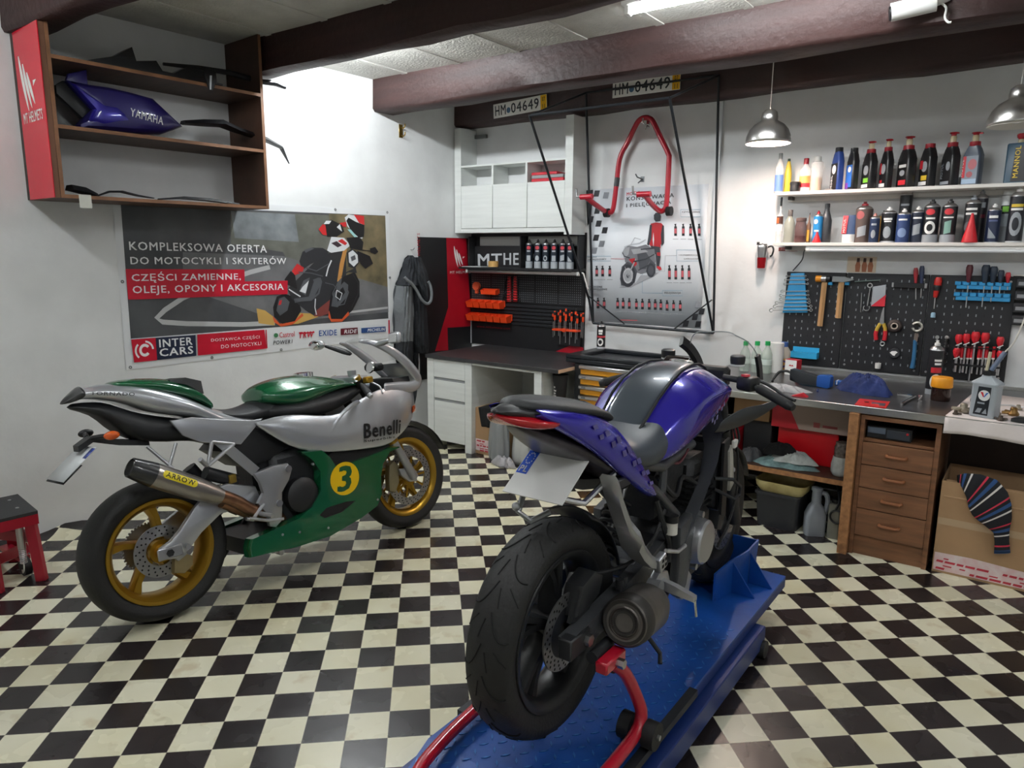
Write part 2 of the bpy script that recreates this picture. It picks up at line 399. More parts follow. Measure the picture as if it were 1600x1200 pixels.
# ---------------------------------------------------------------- spare fairings on the shelf
def pillow(mb, poly, y0, y1, M=None, rings=((1, 0), (.985, .3), (.93, .65), (.8, .88), (.55, 1)), cen=None):
    cx = sum(p[0] for p in poly)/len(poly); cz = sum(p[1] for p in poly)/len(poly)
    if cen: cx, cz = cen
    rg = [[(cx+(x-cx)*k, lerp(y0, y1, t), cz+(z-cz)*k) for x, z in poly] for k, t in rings]
    if M is not None: rg = [[M @ Vector(p) for p in r] for r in rg]
    return mb.loft(rg)
def lpoly(pts, d): return [lw2(x, y, d) for x, y in pts]
def shelfpart(name, label, pts, d0, d1, m, z0, group=None, cat='fairing', bev=.004):
    q = lpoly(pts, (d0+d1)/2); zz = min(p[1] for p in q); q = [(x, z-zz+z0) for x, z in q]
    g = MB(m); g.T = LWM; g.prism(q, -d0, -d1, bev=bev)
    return one(g, name, label, cat, group)
ZT, ZM, ZL = ZB+.678, ZB+.353, ZB+.018
shelfpart('fairing_panel', 'black finned plastic fairing lying on the topmost board of the wall shelf', [(125, 72), (170, 66), (197, 52), (204, 74), (235, 74), (245, 90), (262, 94), (285, 84), (312, 92), (330, 108), (300, 109), (220, 98), (150, 82)], .16, .28, blkpl, ZT)
g = MB(blkpl); g.T = LWM
pts = [(*lw2(x, y, .27), ) for x, y in ((255, 100), (310, 106), (360, 114), (410, 128), (430, 130), (446, 137))]
g.tube([(x, -.27, max(z, ZT+.012)) for x, z in pts], [.009, .014, .016, .017, .02, .012], 6)
one(g, 'trim_strip', 'slender black trim strip sticking out past the end of the topmost board', 'fairing')
g = MB(blkpl); g.T = LWM
pts = [lw2(x, y, .385) for x, y in ((318, 104), (336, 112), (338, 128), (331, 142), (326, 140), (320, 122))]
g.prism(pts, -.381, -.395, bev=.003); q0 = lw2(327, 108, .3); g.bx((q0[0]-.03, -.385, ZT+.001), (q0[0]+.03, -.27, ZT+.012)); g.use(pm('cfd2d4', .4)); pts2 = [lw2(x, y, .397) for x, y in ((328, 118), (331, 118), (330, 140), (328, 140))]; g.prism(pts2, -.3955, -.398)
one(g, 'bracket', 'black bracket with a pale stripe hanging over the edge of the topmost board', 'bracket')
# purple side fairing with maker lettering
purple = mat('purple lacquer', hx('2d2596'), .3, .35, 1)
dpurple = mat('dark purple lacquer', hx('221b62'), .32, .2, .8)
t = thing('fairing_panel', 'purple side fairing with white maker lettering on the middle board of the wall shelf', 'fairing', M=LWM @ Matrix.Translation((0, 0, ZM)))
d = .26
def fp(X, Y): x, z = lw2(X/3.529, Y/3.529, d); return x, (z-ZM)*.87
ol = [fp(*p) for p in ((350, 370), (470, 390), (600, 410), (720, 440), (850, 480), (925, 560), (1020, 660), (900, 708), (780, 708), (560, 695), (430, 690), (425, 660), (500, 560), (430, 470))]
mz = min(z for x, z in ol); ol = [(x, z-mz) for x, z in ol]
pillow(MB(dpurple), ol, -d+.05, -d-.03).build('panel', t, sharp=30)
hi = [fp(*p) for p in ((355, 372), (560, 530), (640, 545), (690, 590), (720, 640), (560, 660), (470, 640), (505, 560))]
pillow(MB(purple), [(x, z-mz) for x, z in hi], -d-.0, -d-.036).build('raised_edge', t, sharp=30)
fin = [fp(*p) for p in ((370, 330), (470, 305), (480, 400), (360, 375))]
MB(dpurple).prism([(x, z-mz) for x, z in fin], -d+.03, -d+.0, bev=.004).build('upper_tab', t)
lowr = [fp(*p) for p in ((310, 400), (350, 372), (505, 560), (460, 610), (315, 455))]
MB(blkpl).prism([(x, z-mz) for x, z in lowr], -d+.06, -d+.02, bev=.004).build('inner_cover', t)
g = MB(pm('d9d9dc', .4)); F = lambda X, Y: tuple(p-q for p, q in zip(fp(X, Y), (0, mz)))
wt(g, F, 'YAMAHA', (700, 600), (880, 655), 50, d+.034, bold=.02); g.build('lettering', t)
g = MB(blkpl); g.T = LWM
pts = [lw2(x, y, .25) for x, y in ((286, 200), (315, 201), (345, 202), (370, 212), (415, 226), (440, 238), (452, 262))]
g.loft([[(x, -.25-w_, z+h_) for w_, h_ in ((-.05*s, 0), (-.03*s, .022*s), (.03*s, .022*s), (.05*s, 0), (0, -.012*s))] for (x, z), s in zip(pts, (.7, 1.1, 1.2, 1, .8, .5, .12))])
o = one(g, 'mudguard', 'long black mudguard drooping past the end of the middle board', 'mudguard')
o.location.z += .025
for nm, lb, pts, r in (('trim_strip', 'short black trim piece beside the white paper tag on the lowest board', ((108, 292), (130, 297), (150, 304)), [.03, .034, .02]), ('trim_strip', 'thin curved black trim strip in the middle of the lowest board', ((150, 306), (170, 299), (190, 299), (215, 305), (240, 309)), [.008, .012, .012, .01, .006]), ('trim_strip', 'flat black trim piece at the far end of the lowest board', ((248, 310), (285, 308), (325, 311), (372, 318)), [.01, .017, .02, .012])):
    g = MB(blkpl); g.T = LWM
    q = [lw2(x, y, .3) for x, y in pts]
    g.loft([[(x, -.3+a*s*2, max(z, ZL+.006)+b*s) for a, b in ((-1, -.3), (-.6, .5), (.6, .5), (1, -.3))] for (x, z), s in zip(q, r)])
    o = one(g, nm, lb, 'fairing'); o.location.z = ZL+.001
g = MB(pm('d8d8cf', .7)); g.T = LWM
x, z = lw2(133, 305, SD+.002); g.bx((x-.03, -SD-.0022, ZB-.045), (x+.028, -SD-.0012, ZL+.0035)); g.bx((x-.03, -SD-.0022, ZL+.001), (x+.028, -SD+.05, ZL+.002))
one(g, 'paper_tag', 'small white paper tag folded over the edge of the lowest board', 'tag')
# ---------------------------------------------------------------- banner
vinyl = mat('white vinyl', hx('e4e6e8'), .35, bump=.1, bs=14)
F = onL(160, 300, 3.2); G2 = onL(410, 325, 6)
rd = pm('c4122f', .35); navy = pm('1e2740', .35); ltx = pm('f2f2f2', .4); asph = mat('print asphalt', hx('5a5c5f'), .35, var=.5, vs_=3, c2=hx('3a3c3f'))
t = thing('banner', 'vinyl parts advert with a motorcyclist, eyeleted to the wall above the green motorcycle', 'banner', M=LWM)
g = MB(vinyl)
q = [F(*p) for p in ((48, 15), (1432, 95), (1440, 728), (118, 890))]
n = 24; rows = []
for y, (a, b) in ((0, (q[0], q[1])), (1, (q[3], q[2]))):
    rows.append([(lerp(a[0], b[0], i/n), -.004, lerp(a[1], b[1], i/n)) for i in range(n+1)])
g.loft(rows+[[(x, -.0005, z) for x, y, z in rows[1]], [(x, -.0005, z) for x, y, z in rows[0]]], False, False, True); g.build('sheet', t, flat=True)
g = MB(asph); D = .0046
pt(g, F, [(90, 62), (1412, 118), (1428, 632), (140, 733)], D)
bg = [([(640, 95), (1412, 128), (1424, 480), (1010, 490), (900, 300), (640, 260)], 'print hills', '74756f', '56584f'), ([(1130, 110), (1412, 120), (1424, 475), (1250, 475), (1150, 300)], 'print scrub', '8a7b5c', '54503c'), ([(640, 95), (960, 112), (980, 250), (660, 230)], 'print mist', '8e9498', '63686c'), ([(400, 300), (900, 320), (1424, 475), (1428, 600), (900, 650), (400, 480)], 'print road', '77787a', '5f6062')]
for k, (ps, nm, c1, c2) in enumerate(bg): pt(g, F, ps, D+.0002*(k+1), mat(nm, hx(c1), .4, var=.3, vs_=7, c2=hx(c2)))
lane = pm('b9babb', .5)
strip(g, F, [(835, 375), (740, 400), (560, 460), (400, 530), (310, 590), (270, 630), (300, 650), (420, 658), (700, 662), (860, 655)], 20, D+.0012, lane)
strip(g, F, [(1200, 605), (1425, 578)], 9, D+.0012, lane)
D += .0016
B_ = blk; gr1 = pm('2b2c30', .4); gr2 = pm('55585d', .4); red2 = pm('c82a2c', .4); wht = pm('dcdfe2', .4); gold = pm('c28a48', .4); flame = pm('c9a258', .5); flame2 = pm('d4572a', .5)
L0 = [
 (flame, [(-60, 940), (20, 960), (100, 1020), (110, 1100), (-40, 1080)]), (flame, [(300, 980), (480, 990), (520, 1020), (330, 1085), (240, 1090)]), (flame2, [(90, 1010), (160, 1085), (300, 1050), (370, 985), (380, 1010), (280, 1090), (170, 1112), (105, 1070)]),
 (B_, [(130, 830), (200, 800), (330, 850), (360, 960), (300, 1060), (180, 1085), (105, 1020), (95, 930)]), (gr2, [(150, 850), (200, 830), (250, 880), (230, 960), (160, 1010), (125, 960)]), (red2, [(150, 870), (180, 860), (170, 905), (145, 910)]),
 (gr1, [(230, 760), (560, 430), (780, 400), (780, 700), (640, 1010), (480, 1010), (400, 960), (270, 850)]),
 (gr2, [(380, 680), (440, 650), (400, 820), (340, 780)]), (wht, [(370, 740), (430, 680), (400, 800), (345, 780)]), (gr2, [(480, 680), (540, 650), (555, 690), (470, 850), (300, 890), (290, 850), (430, 830)]),
 (pm('7d3b36', .4), [(500, 960), (640, 850), (640, 980), (540, 1015), (480, 1015)]),
 (B_, [(640, 780), (760, 640), (860, 600), (905, 690), (905, 830), (840, 960), (720, 1060), (640, 1055), (615, 960)]), (gr2, [(660, 800), (760, 690), (800, 720), (790, 830), (700, 930), (640, 920)]), (B_, [(690, 800), (750, 740), (770, 790), (700, 880)]),
 (flame2, [(620, 960), (640, 1040), (740, 1040), (800, 970), (810, 1000), (740, 1065), (640, 1066), (612, 1020)]),
 (gold, [(750, 400), (790, 380), (760, 520), (730, 690), (695, 690), (720, 520)]), (gr2, [(700, 690), (740, 650), (720, 790), (680, 800)]), (gr1, [(720, 650), (870, 560), (880, 610), (780, 600)]),
 (wht, [(600, 400), (640, 270), (760, 280), (820, 350), (760, 400), (640, 420)]), (red2, [(700, 310), (740, 290), (790, 330), (770, 350)]), (pm('3d2f36', .4), [(640, 330), (690, 310), (740, 350), (700, 370)]),
 (gr1, [(340, 500), (370, 410), (450, 370), (560, 375), (620, 410), (560, 470), (440, 530), (370, 580)]), (gr2, [(385, 395), (450, 370), (480, 380), (400, 420)]),
 (red2, [(270, 590), (320, 520), (385, 560), (370, 600), (300, 630)]), (B_, [(200, 670), (260, 590), (300, 630), (320, 760), (230, 720)]),
 (red2, [(520, 200), (560, 150), (620, 180), (640, 260), (560, 250)]), (red2, [(720, 140), (780, 130), (780, 180), (730, 170)]), (B_, [(580, 130), (640, 110), (740, 160), (760, 220), (690, 270), (600, 270)]), (wht, [(570, 150), (590, 120), (640, 120), (620, 150)]), (wht, [(690, 180), (720, 150), (740, 220)]),
 (wht, [(765, 90), (800, 60), (860, 70), (940, 150), (930, 290), (880, 270), (790, 170)]), (red2, [(850, 62), (945, 75), (950, 160), (900, 140)]), (B_, [(780, 120), (800, 90), (870, 130), (950, 160), (945, 270), (900, 280), (820, 210)]), (pm('9fd0cf', .4), [(790, 200), (820, 200), (890, 280), (870, 290)]),
 (B_, [(780, 280), (900, 270), (940, 320), (930, 400), (820, 380)]), (gr1, [(780, 420), (830, 380), (890, 420), (905, 500), (860, 570), (800, 550)]), (wht, [(800, 420), (840, 395), (885, 440), (890, 510), (850, 550), (805, 510)]), (gr2, [(820, 460), (860, 440), (870, 480), (830, 500)]),
 (B_, [(880, 400), (1000, 450), (1030, 520), (960, 570), (910, 520)]), (B_, [(1000, 380), (1050, 365), (1080, 410), (1050, 435), (1005, 415)]), (B_, [(930, 390), (1010, 400), (1010, 408), (930, 400)])]
for W_, m_, ps in ((10, gr2, [(700, 700), (650, 800), (680, 920), (760, 900), (800, 790), (760, 700)]), (7, wht, [(690, 770), (740, 800), (720, 860), (680, 830), (690, 770)]), (8, gr2, [(150, 860), (130, 950), (165, 1000), (215, 960), (240, 880)]), (16, gr2, [(470, 680), (520, 660), (545, 690), (520, 800), (450, 860), (310, 870)]), (12, wht, [(640, 490), (610, 560), (590, 640)]), (8, gr2, [(400, 560), (500, 590), (620, 520)]), (8, gr2, [(330, 600), (450, 610), (560, 640)]), (10, wht, [(240, 760), (300, 800), (350, 830)]), (7, gr2, [(580, 700), (660, 720), (690, 760)]), (9, wht, [(490, 850), (485, 930), (500, 1000)]), (6, gr1, [(840, 620), (890, 700), (890, 800), (830, 930)])):
    strip(g, G2, ps, W_, D+.0034, m_)
for k, (m_, ps) in enumerate(L0): pt(g, G2, ps, D+.00008*k, m_)
D += .0036
pt(g, F, [(112, 385), (706, 387), (708, 447), (922, 443), (922, 510), (126, 538)], D, rd)
E_ = D+.0003
wt(g, F, 'KOMPLEKSOWA OFERTA', (132, 290), (818, 303), 42, E_, ltx, .02)
wt(g, F, 'DO MOTOCYKLI I SKUTERÓW', (138, 361), (915, 361), 46, E_, ltx, .02)
wt(g, F, 'CZĘŚCI ZAMIENNE,', (145, 455), (688, 446), 56, E_, ltx, .02)
wt(g, F, 'OLEJE, OPONY I AKCESORIA', (150, 518), (902, 498), 48, E_, ltx, .02)
pt(g, F, [(140, 737), (462, 714), (466, 818), (155, 852)], E_, navy); pt(g, F, [(140, 737), (262, 728), (270, 840), (155, 852)], E_+.0003, rd)
pt(g, F, [(470, 712), (806, 688), (818, 782), (474, 817)], E_, rd)
disc(g, F, (208, 790), 28, 32, E_+.0006, ltx, 24, .6, 5.6, .55); disc(g, F, (205, 792), 47, 48, E_+.0006, ltx, 16, 2.2, 3.9, .8); disc(g, F, (208, 788), 46, 46, E_+.0006, ltx, 12, -1.5, -.1, .8)
wt(g, F, 'INTER', (282, 776), (446, 762), 38, E_+.0004, ltx, .03); wt(g, F, 'CARS', (284, 822), (450, 806), 38, E_+.0004, ltx, .03)
wt(g, F, 'DOSTAWCA CZĘŚCI', (540, 752), (782, 735), 24, E_+.0004, ltx, .01); wt(g, F, 'DO MOTOCYKLI', (590, 782), (790, 764), 18, E_+.0004, ltx, .01)
wt(g, F, 'Castrol', (882, 728), (957, 721), 26, E_, rd, .015); disc(g, F, (864, 716), 11, 11, E_, pm('3f7d52', .4)); wt(g, F, 'POWER1', (850, 764), (947, 756), 20, E_, gr1, .02, .2)
wt(g, F, 'TRW', (980, 731), (1054, 724), 30, E_, rd, .03, .2); pt(g, F, [(980, 704), (1056, 697), (1056, 704), (980, 711)], E_, rd); wt(g, F, 'EXIDE', (1080, 720), (1168, 715), 28, E_, pm('1f4f9c', .4), .02)
pt(g, F, [(1187, 683), (1272, 677), (1274, 709), (1188, 715)], E_, pm('5c1420', .4)); wt(g, F, 'RIDE', (1205, 707), (1268, 703), 18, E_+.0003, ltx, .03, .2)
pt(g, F, [(1290, 680), (1412, 672), (1413, 697), (1291, 705)], E_, pm('2b4c86', .4)); wt(g, F, 'MICHELIN', (1322, 698), (1408, 692), 15, E_+.0003, ltx, .02, .2)
pt(g, F, [(812, 688), (817, 688), (822, 780), (817, 782)], E_, rd); pt(g, F, [(1426, 640), (1432, 640), (1433, 716), (1427, 717)], E_, rd)
g.build('print', t, flat=True)
eye = pm('8b8e90', .35, m=1)
for X, Y in ((98, 448), (138, 876), (546, 828), (892, 788), (1162, 88), (1422, 102), (1435, 428)):
    x, z = F(X, Y); MB(eye).torus((x, -.006, z), (0, 1, 0), .007, .003, 16, 6).build('eyelet', t)
# ---------------------------------------------------------------- brass hooks by the glow
brass = pm('b39654', .3, m=1)
t = thing('wall_hook', 'small double brass hook on the wall under the glaring lamp', 'hook', M=LWM @ Matrix.Translation((lw2(626, 205)[0], 0, lw2(626, 205)[1])))
MB(brass).bx((-.02, -.006, -.05), (.02, 0, .05), .002).build('plate', t)
for z in (.03, -.03): MB(brass).tube(spl([(0, -.005, z), (0, -.03, z-.01), (0, -.05, z+.002), (0, -.05, z+.02)]), .005, 8).build('prong', t)
# ================================================================ BACK CORNER
C5 = onB(640, 340, 5.333)
def c5(X, Y, d): 
    p = bk(640+X/5.333, 340+Y/5.333, d); return p
whw = mat('white wood foil', hx('dfe2df'), .5, var=.06, vs_=3, aniso=(1, 1, 12), bump=.06, bs=30)
darktop = mat('dark stone worktop', hx('3a3a3c'), .42, var=.35, vs_=7, c2=hx('29292b'))
edgew = pm('c9a98a', .6); grey = pm('8d9092', .5); steel = mat('steel', (.6, .6, .61), .3, 1); chrome = mat('chrome', (.82, .82, .83), .12, 1); cardb = mat('cardboard', hx('b08d68'), .8, var=.12, vs_=4)
redp = pm('c0182a', .35); orange = pm('ef4a1c', .45); blackb = pm('17171a', .5); redb = pm('b01226', .4)
# display board on the side wall
t = thing('display_board', 'tall black and red board with white feather logo on the side wall behind the jacket', 'board', M=LWM @ Matrix.Translation((-.645, 0, .5)))
q0 = lambda X, Y: (lambda p: (p[0]+.645, p[1]-.5))(lw2(640+X/5.333, 340+Y/5.333, .012))
MB(blackb).bx((0, -.012, 0), (.64, 0, 1.2)).build('panel', t)
g = MB(redb)
pt(g, q0, [(305, 168), (472, 176), (516, 905), (315, 918), (322, 1105), (212, 1112), (322, 745)], .0126)
f3 = lambda x, z, d: (x, -d, z)
x, z = q0(362, 238); x2, z2 = q0(362, 412); mtlogo(g, f3, x+.012, z, (z-z2), .0132, white)
wt(g, q0, 'MT HELMETS', (336, 468), (506, 462), 22, .0132, white, .01)
g.use(redb); M_ = Matrix.Translation((q0(88, 380)[0], -.0132, q0(88, 395)[1])) @ Matrix.Rotation(-PI/2, 4, 'Y'); g.text('MT HELMETS', M_, .26, .03, .01)
g.build('print', t, flat=True)
# board behind the desk with slats and perforated plate
t = thing('tool_board', 'black backboard over the desk with perforated plate and slat rails', 'board', (.6, 0, .76))
MB(blackb).bx((-.585, -.012, 0), (.6, 0, .98)).build('panel', t)
g = MB(pm('1c1d20', .4)).bx((-.575, -.02, .39), (.595, -.0125, .66), .002)
for i in range(7):   # darker ribs between plate sections
    pass
for j in range(13):
    for i in range(60):
        if i % 12 == 11: continue
        xx = -.57+i*.0195; zz = .405+j*.019
        g.use(pm('7c7f83', .5)); g.poly([(xx, -.0205, zz), (xx+.006, -.0205, zz), (xx+.006, -.0205, zz+.007), (xx, -.0205, zz+.007)])
g.build('perforated_plate', t, flat=True)
g = MB(pm('1f2125', .42))
for k in range(6): g.bx((-.575, -.026, .2+k*.031), (.595, -.0125, .222+k*.031), .003)
g.build('slat_rail', t)
g = MB(redb)
F5 = lambda X, Y: (lambda p: (p[0]-.6, p[1]-.76))(C5(X, Y))
wt(g, F5, 'www.mthelmets.com', (568, 912), (845, 932), 16, .0126, redb, .01); g.build('lettering', t, flat=True)
g = MB(redb); pt(g, F5, [(1165, 1137), (1395, 1045), (1412, 1066), (1455, 1085), (1452, 1108), (1340, 1142)], .0128); g.build('red_wedge', t, flat=True)
MB(pm('b9bcbe', .4)).bx((-.592, -.02, .0), (-.583, -.0, .28)).build('corner_trim', t)
# small black shelf box below the white cabinet
t = thing('shelf_box', 'low black two-bay shelf box under the white wall cabinet', 'shelf', (.625, -.1, 1.435))
MB(blackb).bx((-.575, -.13, 0), (.575, .085, .018)).build('shelf_board', t)
for xx in (-.565, -.006, .553): MB(blackb).bx((xx, -.012, .018), (xx+.012, .085, .278)).build('side_panel', t)
g = MB(blackb).bx((-.553, .07, .018), (-.006, .084, .2)).bx((.006, .07, .018), (.553, .084, .2)); g.use(pm('a9aaa8', .6)); g.bx((-.50, .075, .2), (-.03, .084, .278)).bx((.02, .075, .2), (.52, .084, .278))
g.build('back_panel', t)
g = MB(pm('c6c9cc', .4)); F5 = lambda X, Y: (lambda p: (p[0]-.625, p[1]-1.435))((lambda p: (p.x, p.z))(c5(X, Y, .031)))
for st, a, b in (('MT', (572, 400), (768, 398)), ('HELM', (785, 392), (1050, 394))): wt(g, F5, st, a, b, 95, -.0692, None, .03)
g.build('lettering', t, flat=True)
t = thing('lamp_bar', 'long grey aluminium lamp bar under the black shelf box, switched off', 'lamp', (.6, -.2, 1.405))
MB(alu).bx((-.46, -.02, 0), (.64, .02, .028), .004).build('housing', t)
for xx in (-.47, .65): MB(pm('d8d8d5', .5)).box((xx, 0, .014), (.02, .042, .03), None, .003).build('end_cap', t)
MB(pm('e4e4e2', .5)).tube(spl([(.66, 0, .014), (.69, 0, .02), (.71, 0, -.03), (.725, .02, -.1)]), .006, 8).build('cable', t)
one(MB(pm('c9cccd', .5)).bx((.09, -.235, 1.4535), (.30, -.05, 1.4585)), 'tray', 'flat pale tray on the black shelf beside the tape roll', 'tray')
p = c5(697, 395, .2)
g = MB(pm('c99f5e', .5)); g.lathe([(.022, 0), (.043, 0), (.043, .048), (.022, .048)], 24, (p.x, -.2, 1.4532+.0055)).use(pm('ead2a0', .5)).lathe([(.0225, .001), (.0225, .047)], 24, (p.x, -.2, 1.4532+.0055), cap=False)
one(g, 'tape_roll', 'roll of tan packing tape on the black shelf', 'tape')
# ---------------------------------------------------------------- spray can kit
canw = pm('c7cbcf', .35)
def can_parts(t, h, r, bands, nozzle=blkpl, dome=None, cap=None, capm=None, deco=None, decom=None):
    """bands: (z0,z1,material) as fractions of the body"""
    g = MB(canw); hb = h*.82 if not cap else h*.9
    for z0, z1, m_ in bands: g.use(m_).lathe([(r, hb*z0), (r, hb*z1)], 22, cap=False)
    g.use(dome or steel).lathe([(r*.96, 0), (r, 0.004)], 22).lathe([(r, hb), (r*.99, hb+.003), (r*.8, hb+h*.05), (r*.45, hb+h*.085)], 22)
    g.build('body', t)
    if cap: MB(capm or blkpl).lathe([(r*.92, hb+.002), (r*.9, h-.006), (r*.8, h)], 20).build('cap', t)
    else:
        MB(nozzle).lathe([(r*.4, hb+h*.08), (r*.38, hb+h*.13), (r*.2, hb+h*.14), (r*.2, h)], 14).build('nozzle', t)
    if deco:
        g = MB(decom or white)
        for kind, u, z, s in deco: deco_on(g, kind, u, z*hb, s, r+.0006, decom or white)
        g.build('label', t, flat=True)
def cyl_pt(r, a, z): return (r*math.sin(a), -r*math.cos(a), z)     # a = 0 faces the room
def deco_on(g, kind, u, z, s, r, m_):
    g.use(s[2] if isinstance(s, tuple) and len(s) > 2 else m_)
    w_, h_ = (s[0], s[1]) if isinstance(s, tuple) else (s, s)
    if kind == 'ring' or kind == 'disc':
        n = 18; k = .55 if kind == 'ring' else .02
        rg = [[cyl_pt(r, u+w_/2*q*math.cos(2*PI*i/n)/r, z+h_/2*q*math.sin(2*PI*i/n)) for i in range(n+1)] for q in ((1, k) if kind == 'ring' else (1, .75, .5, .25, .02))]
        g.loft(rg, False, False)
    else:
        n = 8; sh = .3*w_ if kind == 'swoosh' else 0
        rg = [[cyl_pt(r, u+(-w_/2+w_*i/n)/r, z-h_/2+(sh*i/n)) for i in range(n+1)], [cyl_pt(r, u+(-w_/2+w_*i/n)/r, z+h_/2+(sh*i/n if kind != 'tri' else -h_*i/n*.9)) for i in range(n+1)]]
        g.loft(rg, False, False)
def can(name, label, x, y, z, h, r, bands, rot=0, group=None, cat='spray can', **k):
    t = thing(name, label, cat, (x, y, z), rot, group); can_parts(t, h, r, bands, **k); return t
navyc = pm('1d2733', .35); lightc = pm('aeb4ba', .35); redc = pm('c23a45', .4)
ds = ('pale band across its middle', 'white wheel drawn on its label', 'bold ring on its label', 'small pale figure on its label', 'pale plant shape on its label', 'pale arrow shape on its label')
for k, (X, kind) in enumerate(zip((997, 1068, 1135, 1205, 1275, 1337), ('bar', 'disc', 'ring', 'bar', 'swoosh', 'tri'))):
    p = c5(X, 410, .075)
    can('spray_can', 'dark spray can with %s, on the black shelf box' % ds[k], p.x, -.075, 1.4534, .235, .031, [(0, .28, lightc), (.28, 1, navyc)], .35, 'spray cans on the black shelf box', deco=[(kind, 0, .42, (.034, .045)), ('bar', 0, .72, (.03, .012)), ('disc', 0, .86, (.036, .03, redc))], decom=lightc)
# ---------------------------------------------------------------- things on the tool board
p = c5(555, 575, .04)
g = MB(pm('e0603a', .5)).cyl((p.x, -.021, p.z+.005), (p.x, -.05, p.z+.005), .036, n=20).bx((p.x-.015, -.04, p.z-.06), (p.x+.015, -.021, p.z-.02))
one(g, 'tape_measure', 'round orange tool hung on the perforated plate above the orange bins', 'tool')
def binrow(label, X0, X1, Y, n, d, hh):
    a = c5(X0, Y, d); b = c5(X1, Y, d); W = b.x-a.x; z = a.z-hh
    t = thing('storage_bin', label, 'bin', ((a.x+b.x)/2, -.028, z), 0, 'orange wall bins over the desk')
    MB(orange).bx((-W/2, -.008, hh*.2), (W/2, 0, hh)).build('back_plate', t)
    for i in range(n):
        x0 = -W/2+W*i/n+.003; x1 = -W/2+W*(i+1)/n-.003; g = MB(orange)
        g.loft([[(x0+.004, -.01, 0), (x1-.004, -.01, 0), (x1-.004, -d*.62, 0), (x0+.004, -d*.62, 0)], [(x0, -.009, hh), (x1, -.009, hh), (x1, -d+.03, hh*.72), (x0, -d+.03, hh*.72)], [(x0+.003, -.012, hh), (x1-.003, -.012, hh), (x1-.003, -d+.034, hh*.71), (x0+.003, -d+.034, hh*.71)], [(x0+.006, -.013, .004), (x1-.006, -.013, .004), (x1-.006, -d*.6, .004), (x0+.006, -d*.6, .004)]])
        g.build('bin_box', t)
binrow('single orange bin beside the round orange tool, topmost of the orange bins', 585, 715, 590, 1, .09, .05)
binrow('row of orange bins, the upper of the two long rows', 462, 745, 680, 5, .12, .07)
binrow('row of orange bins, the lowest one over the desk', 462, 805, 790, 6, .12, .07)
def spanner(mb, a, b, w_, m_):   # combination spanner from a to b in the xz plane (y given)
    mb.use(m_); a = Vector(a); b = Vector(b); d = (b-a); L_ = d.length; ex = d.normalized(); ey = Vector((0, -1, 0)); ez = ex.cross(ey)
    mb.tube([a+ex*w_*.6, (a+b)/2, b-ex*w_*.6], 0, sq=(w_*.5, .005))
    mb.torus(b, ey, w_*.62, w_*.26, 12, 6)
    n = 10; R_ = w_*.85
    pts = [a+(ex*math.cos(t_)+ez*math.sin(t_))*R_ for t_ in [math.radians(50+260*i/n) for i in range(n+1)]]
    mb.tube(pts, 0, sq=(w_*.55, .006))
for k, (lb, X) in enumerate((('red strip holding a ladder of small spanners, the one beside the bins', 825), ('red strip holding a ladder of small spanners, the one away from the bins', 875))):
    a = c5(X, 700, .03); b = c5(X+8, 490, .03)
    t = thing('spanner_rack', lb, 'tool rack', ((a.x+b.x)/2, -.0215, a.z), 0, 'red spanner strips')
    H = b.z-a.z; MB(pm('c8262c', .4)).prism([(-.022, 0), (.022, 0), (.012, H), (-.012, H)], -.012, 0).build('rail', t)
    for i in range(10):
        z = H*(.04+.1*i); L_ = .05-.003*i
        s = (1 if k else -1)
        g = MB(); spanner(g, (s*L_, -.016, z), (-s*L_*.4, -.016, z+.004), .011-.0006*i, chrome); g.build('spanner', t)
# screwdriver stand
a = c5(1200, 930, .07); b = c5(1405, 935, .07); W = b.x-a.x
t = thing('screwdriver_rack', 'orange rack full of black and orange screwdrivers on the tool board', 'tool rack', ((a.x+b.x)/2, -.0265, a.z-.08), 0)
MB(orange).bx((-W/2, -.07, .072), (W/2, 0, .088), .003).box((0, -.072, .082), (.03, .012, .03), None, .003).build('rail', t)
MB(blackb).bx((-W/2, -.012, -.05), (W/2, 0, .07)).build('back_plate', t)
for i in range(12):
    xx = -W/2-.01+(W+.06)*i/11; big = i in (3, 5, 6, 8); yy = -.035-.02*(i % 2); h = .075 if not big else .1
    z = .088+(.03 if i % 3 else .015)
    g = MB(orange if i % 2 else blackb).lathe([(.006, 0), (.0095, .01), (.0095, h*.7), (.007, h)], 10, (xx, yy, z+.04)); g.use(blackb if i % 2 else orange).lathe([(.0097, 0), (.0105, .012), (.0097, .024)], 10, (xx, yy, z+.04+h*.55))
    g.use(steel).cyl((xx, yy, z-.09-(.05 if big else 0)), (xx, yy, z+.041), .0028, n=6); g.build('screwdriver', t)
# ---------------------------------------------------------------- white wall cabinet
t = thing('wall_cabinet', 'white wood-grain wall cabinet with three flap doors and open cubbies', 'cabinet', (.59, 0, 1.742))
D = .215
MB(whw).bx((-.59, -D, 0), (-.52, 0, .865)).build('side_panel', t); MB(whw).bx((.525, -D, -.02), (.595, 0, .865)).build('side_panel', t)
MB(whw).bx((-.52, -D+.002, 0), (.525, 0, .034)).build('bottom_panel', t)
for z in (.375, .543): MB(whw).bx((-.52, -D+.004, z), (.525, -.002, z+.015)).build('shelf_board', t)
for xx in (-.185, .158): MB(whw).bx((xx-.009, -D+.005, .39), (xx+.009, -.004, .543)).build('divider', t)
for x0, x1 in ((-.518, -.182), (-.177, .168), (.173, .523)): MB(whw).bx((x0, -D-.0, .037), (x1, -D+.018, .39), .0015).build('door', t)
MB(pm('7b7d7d', .5)).bx((-.52, -.03, .80), (-.4, -.002, .83)).build('hanging_rail', t)
rb = pm('c5122a', .35); p = bk(855, 283, .14)
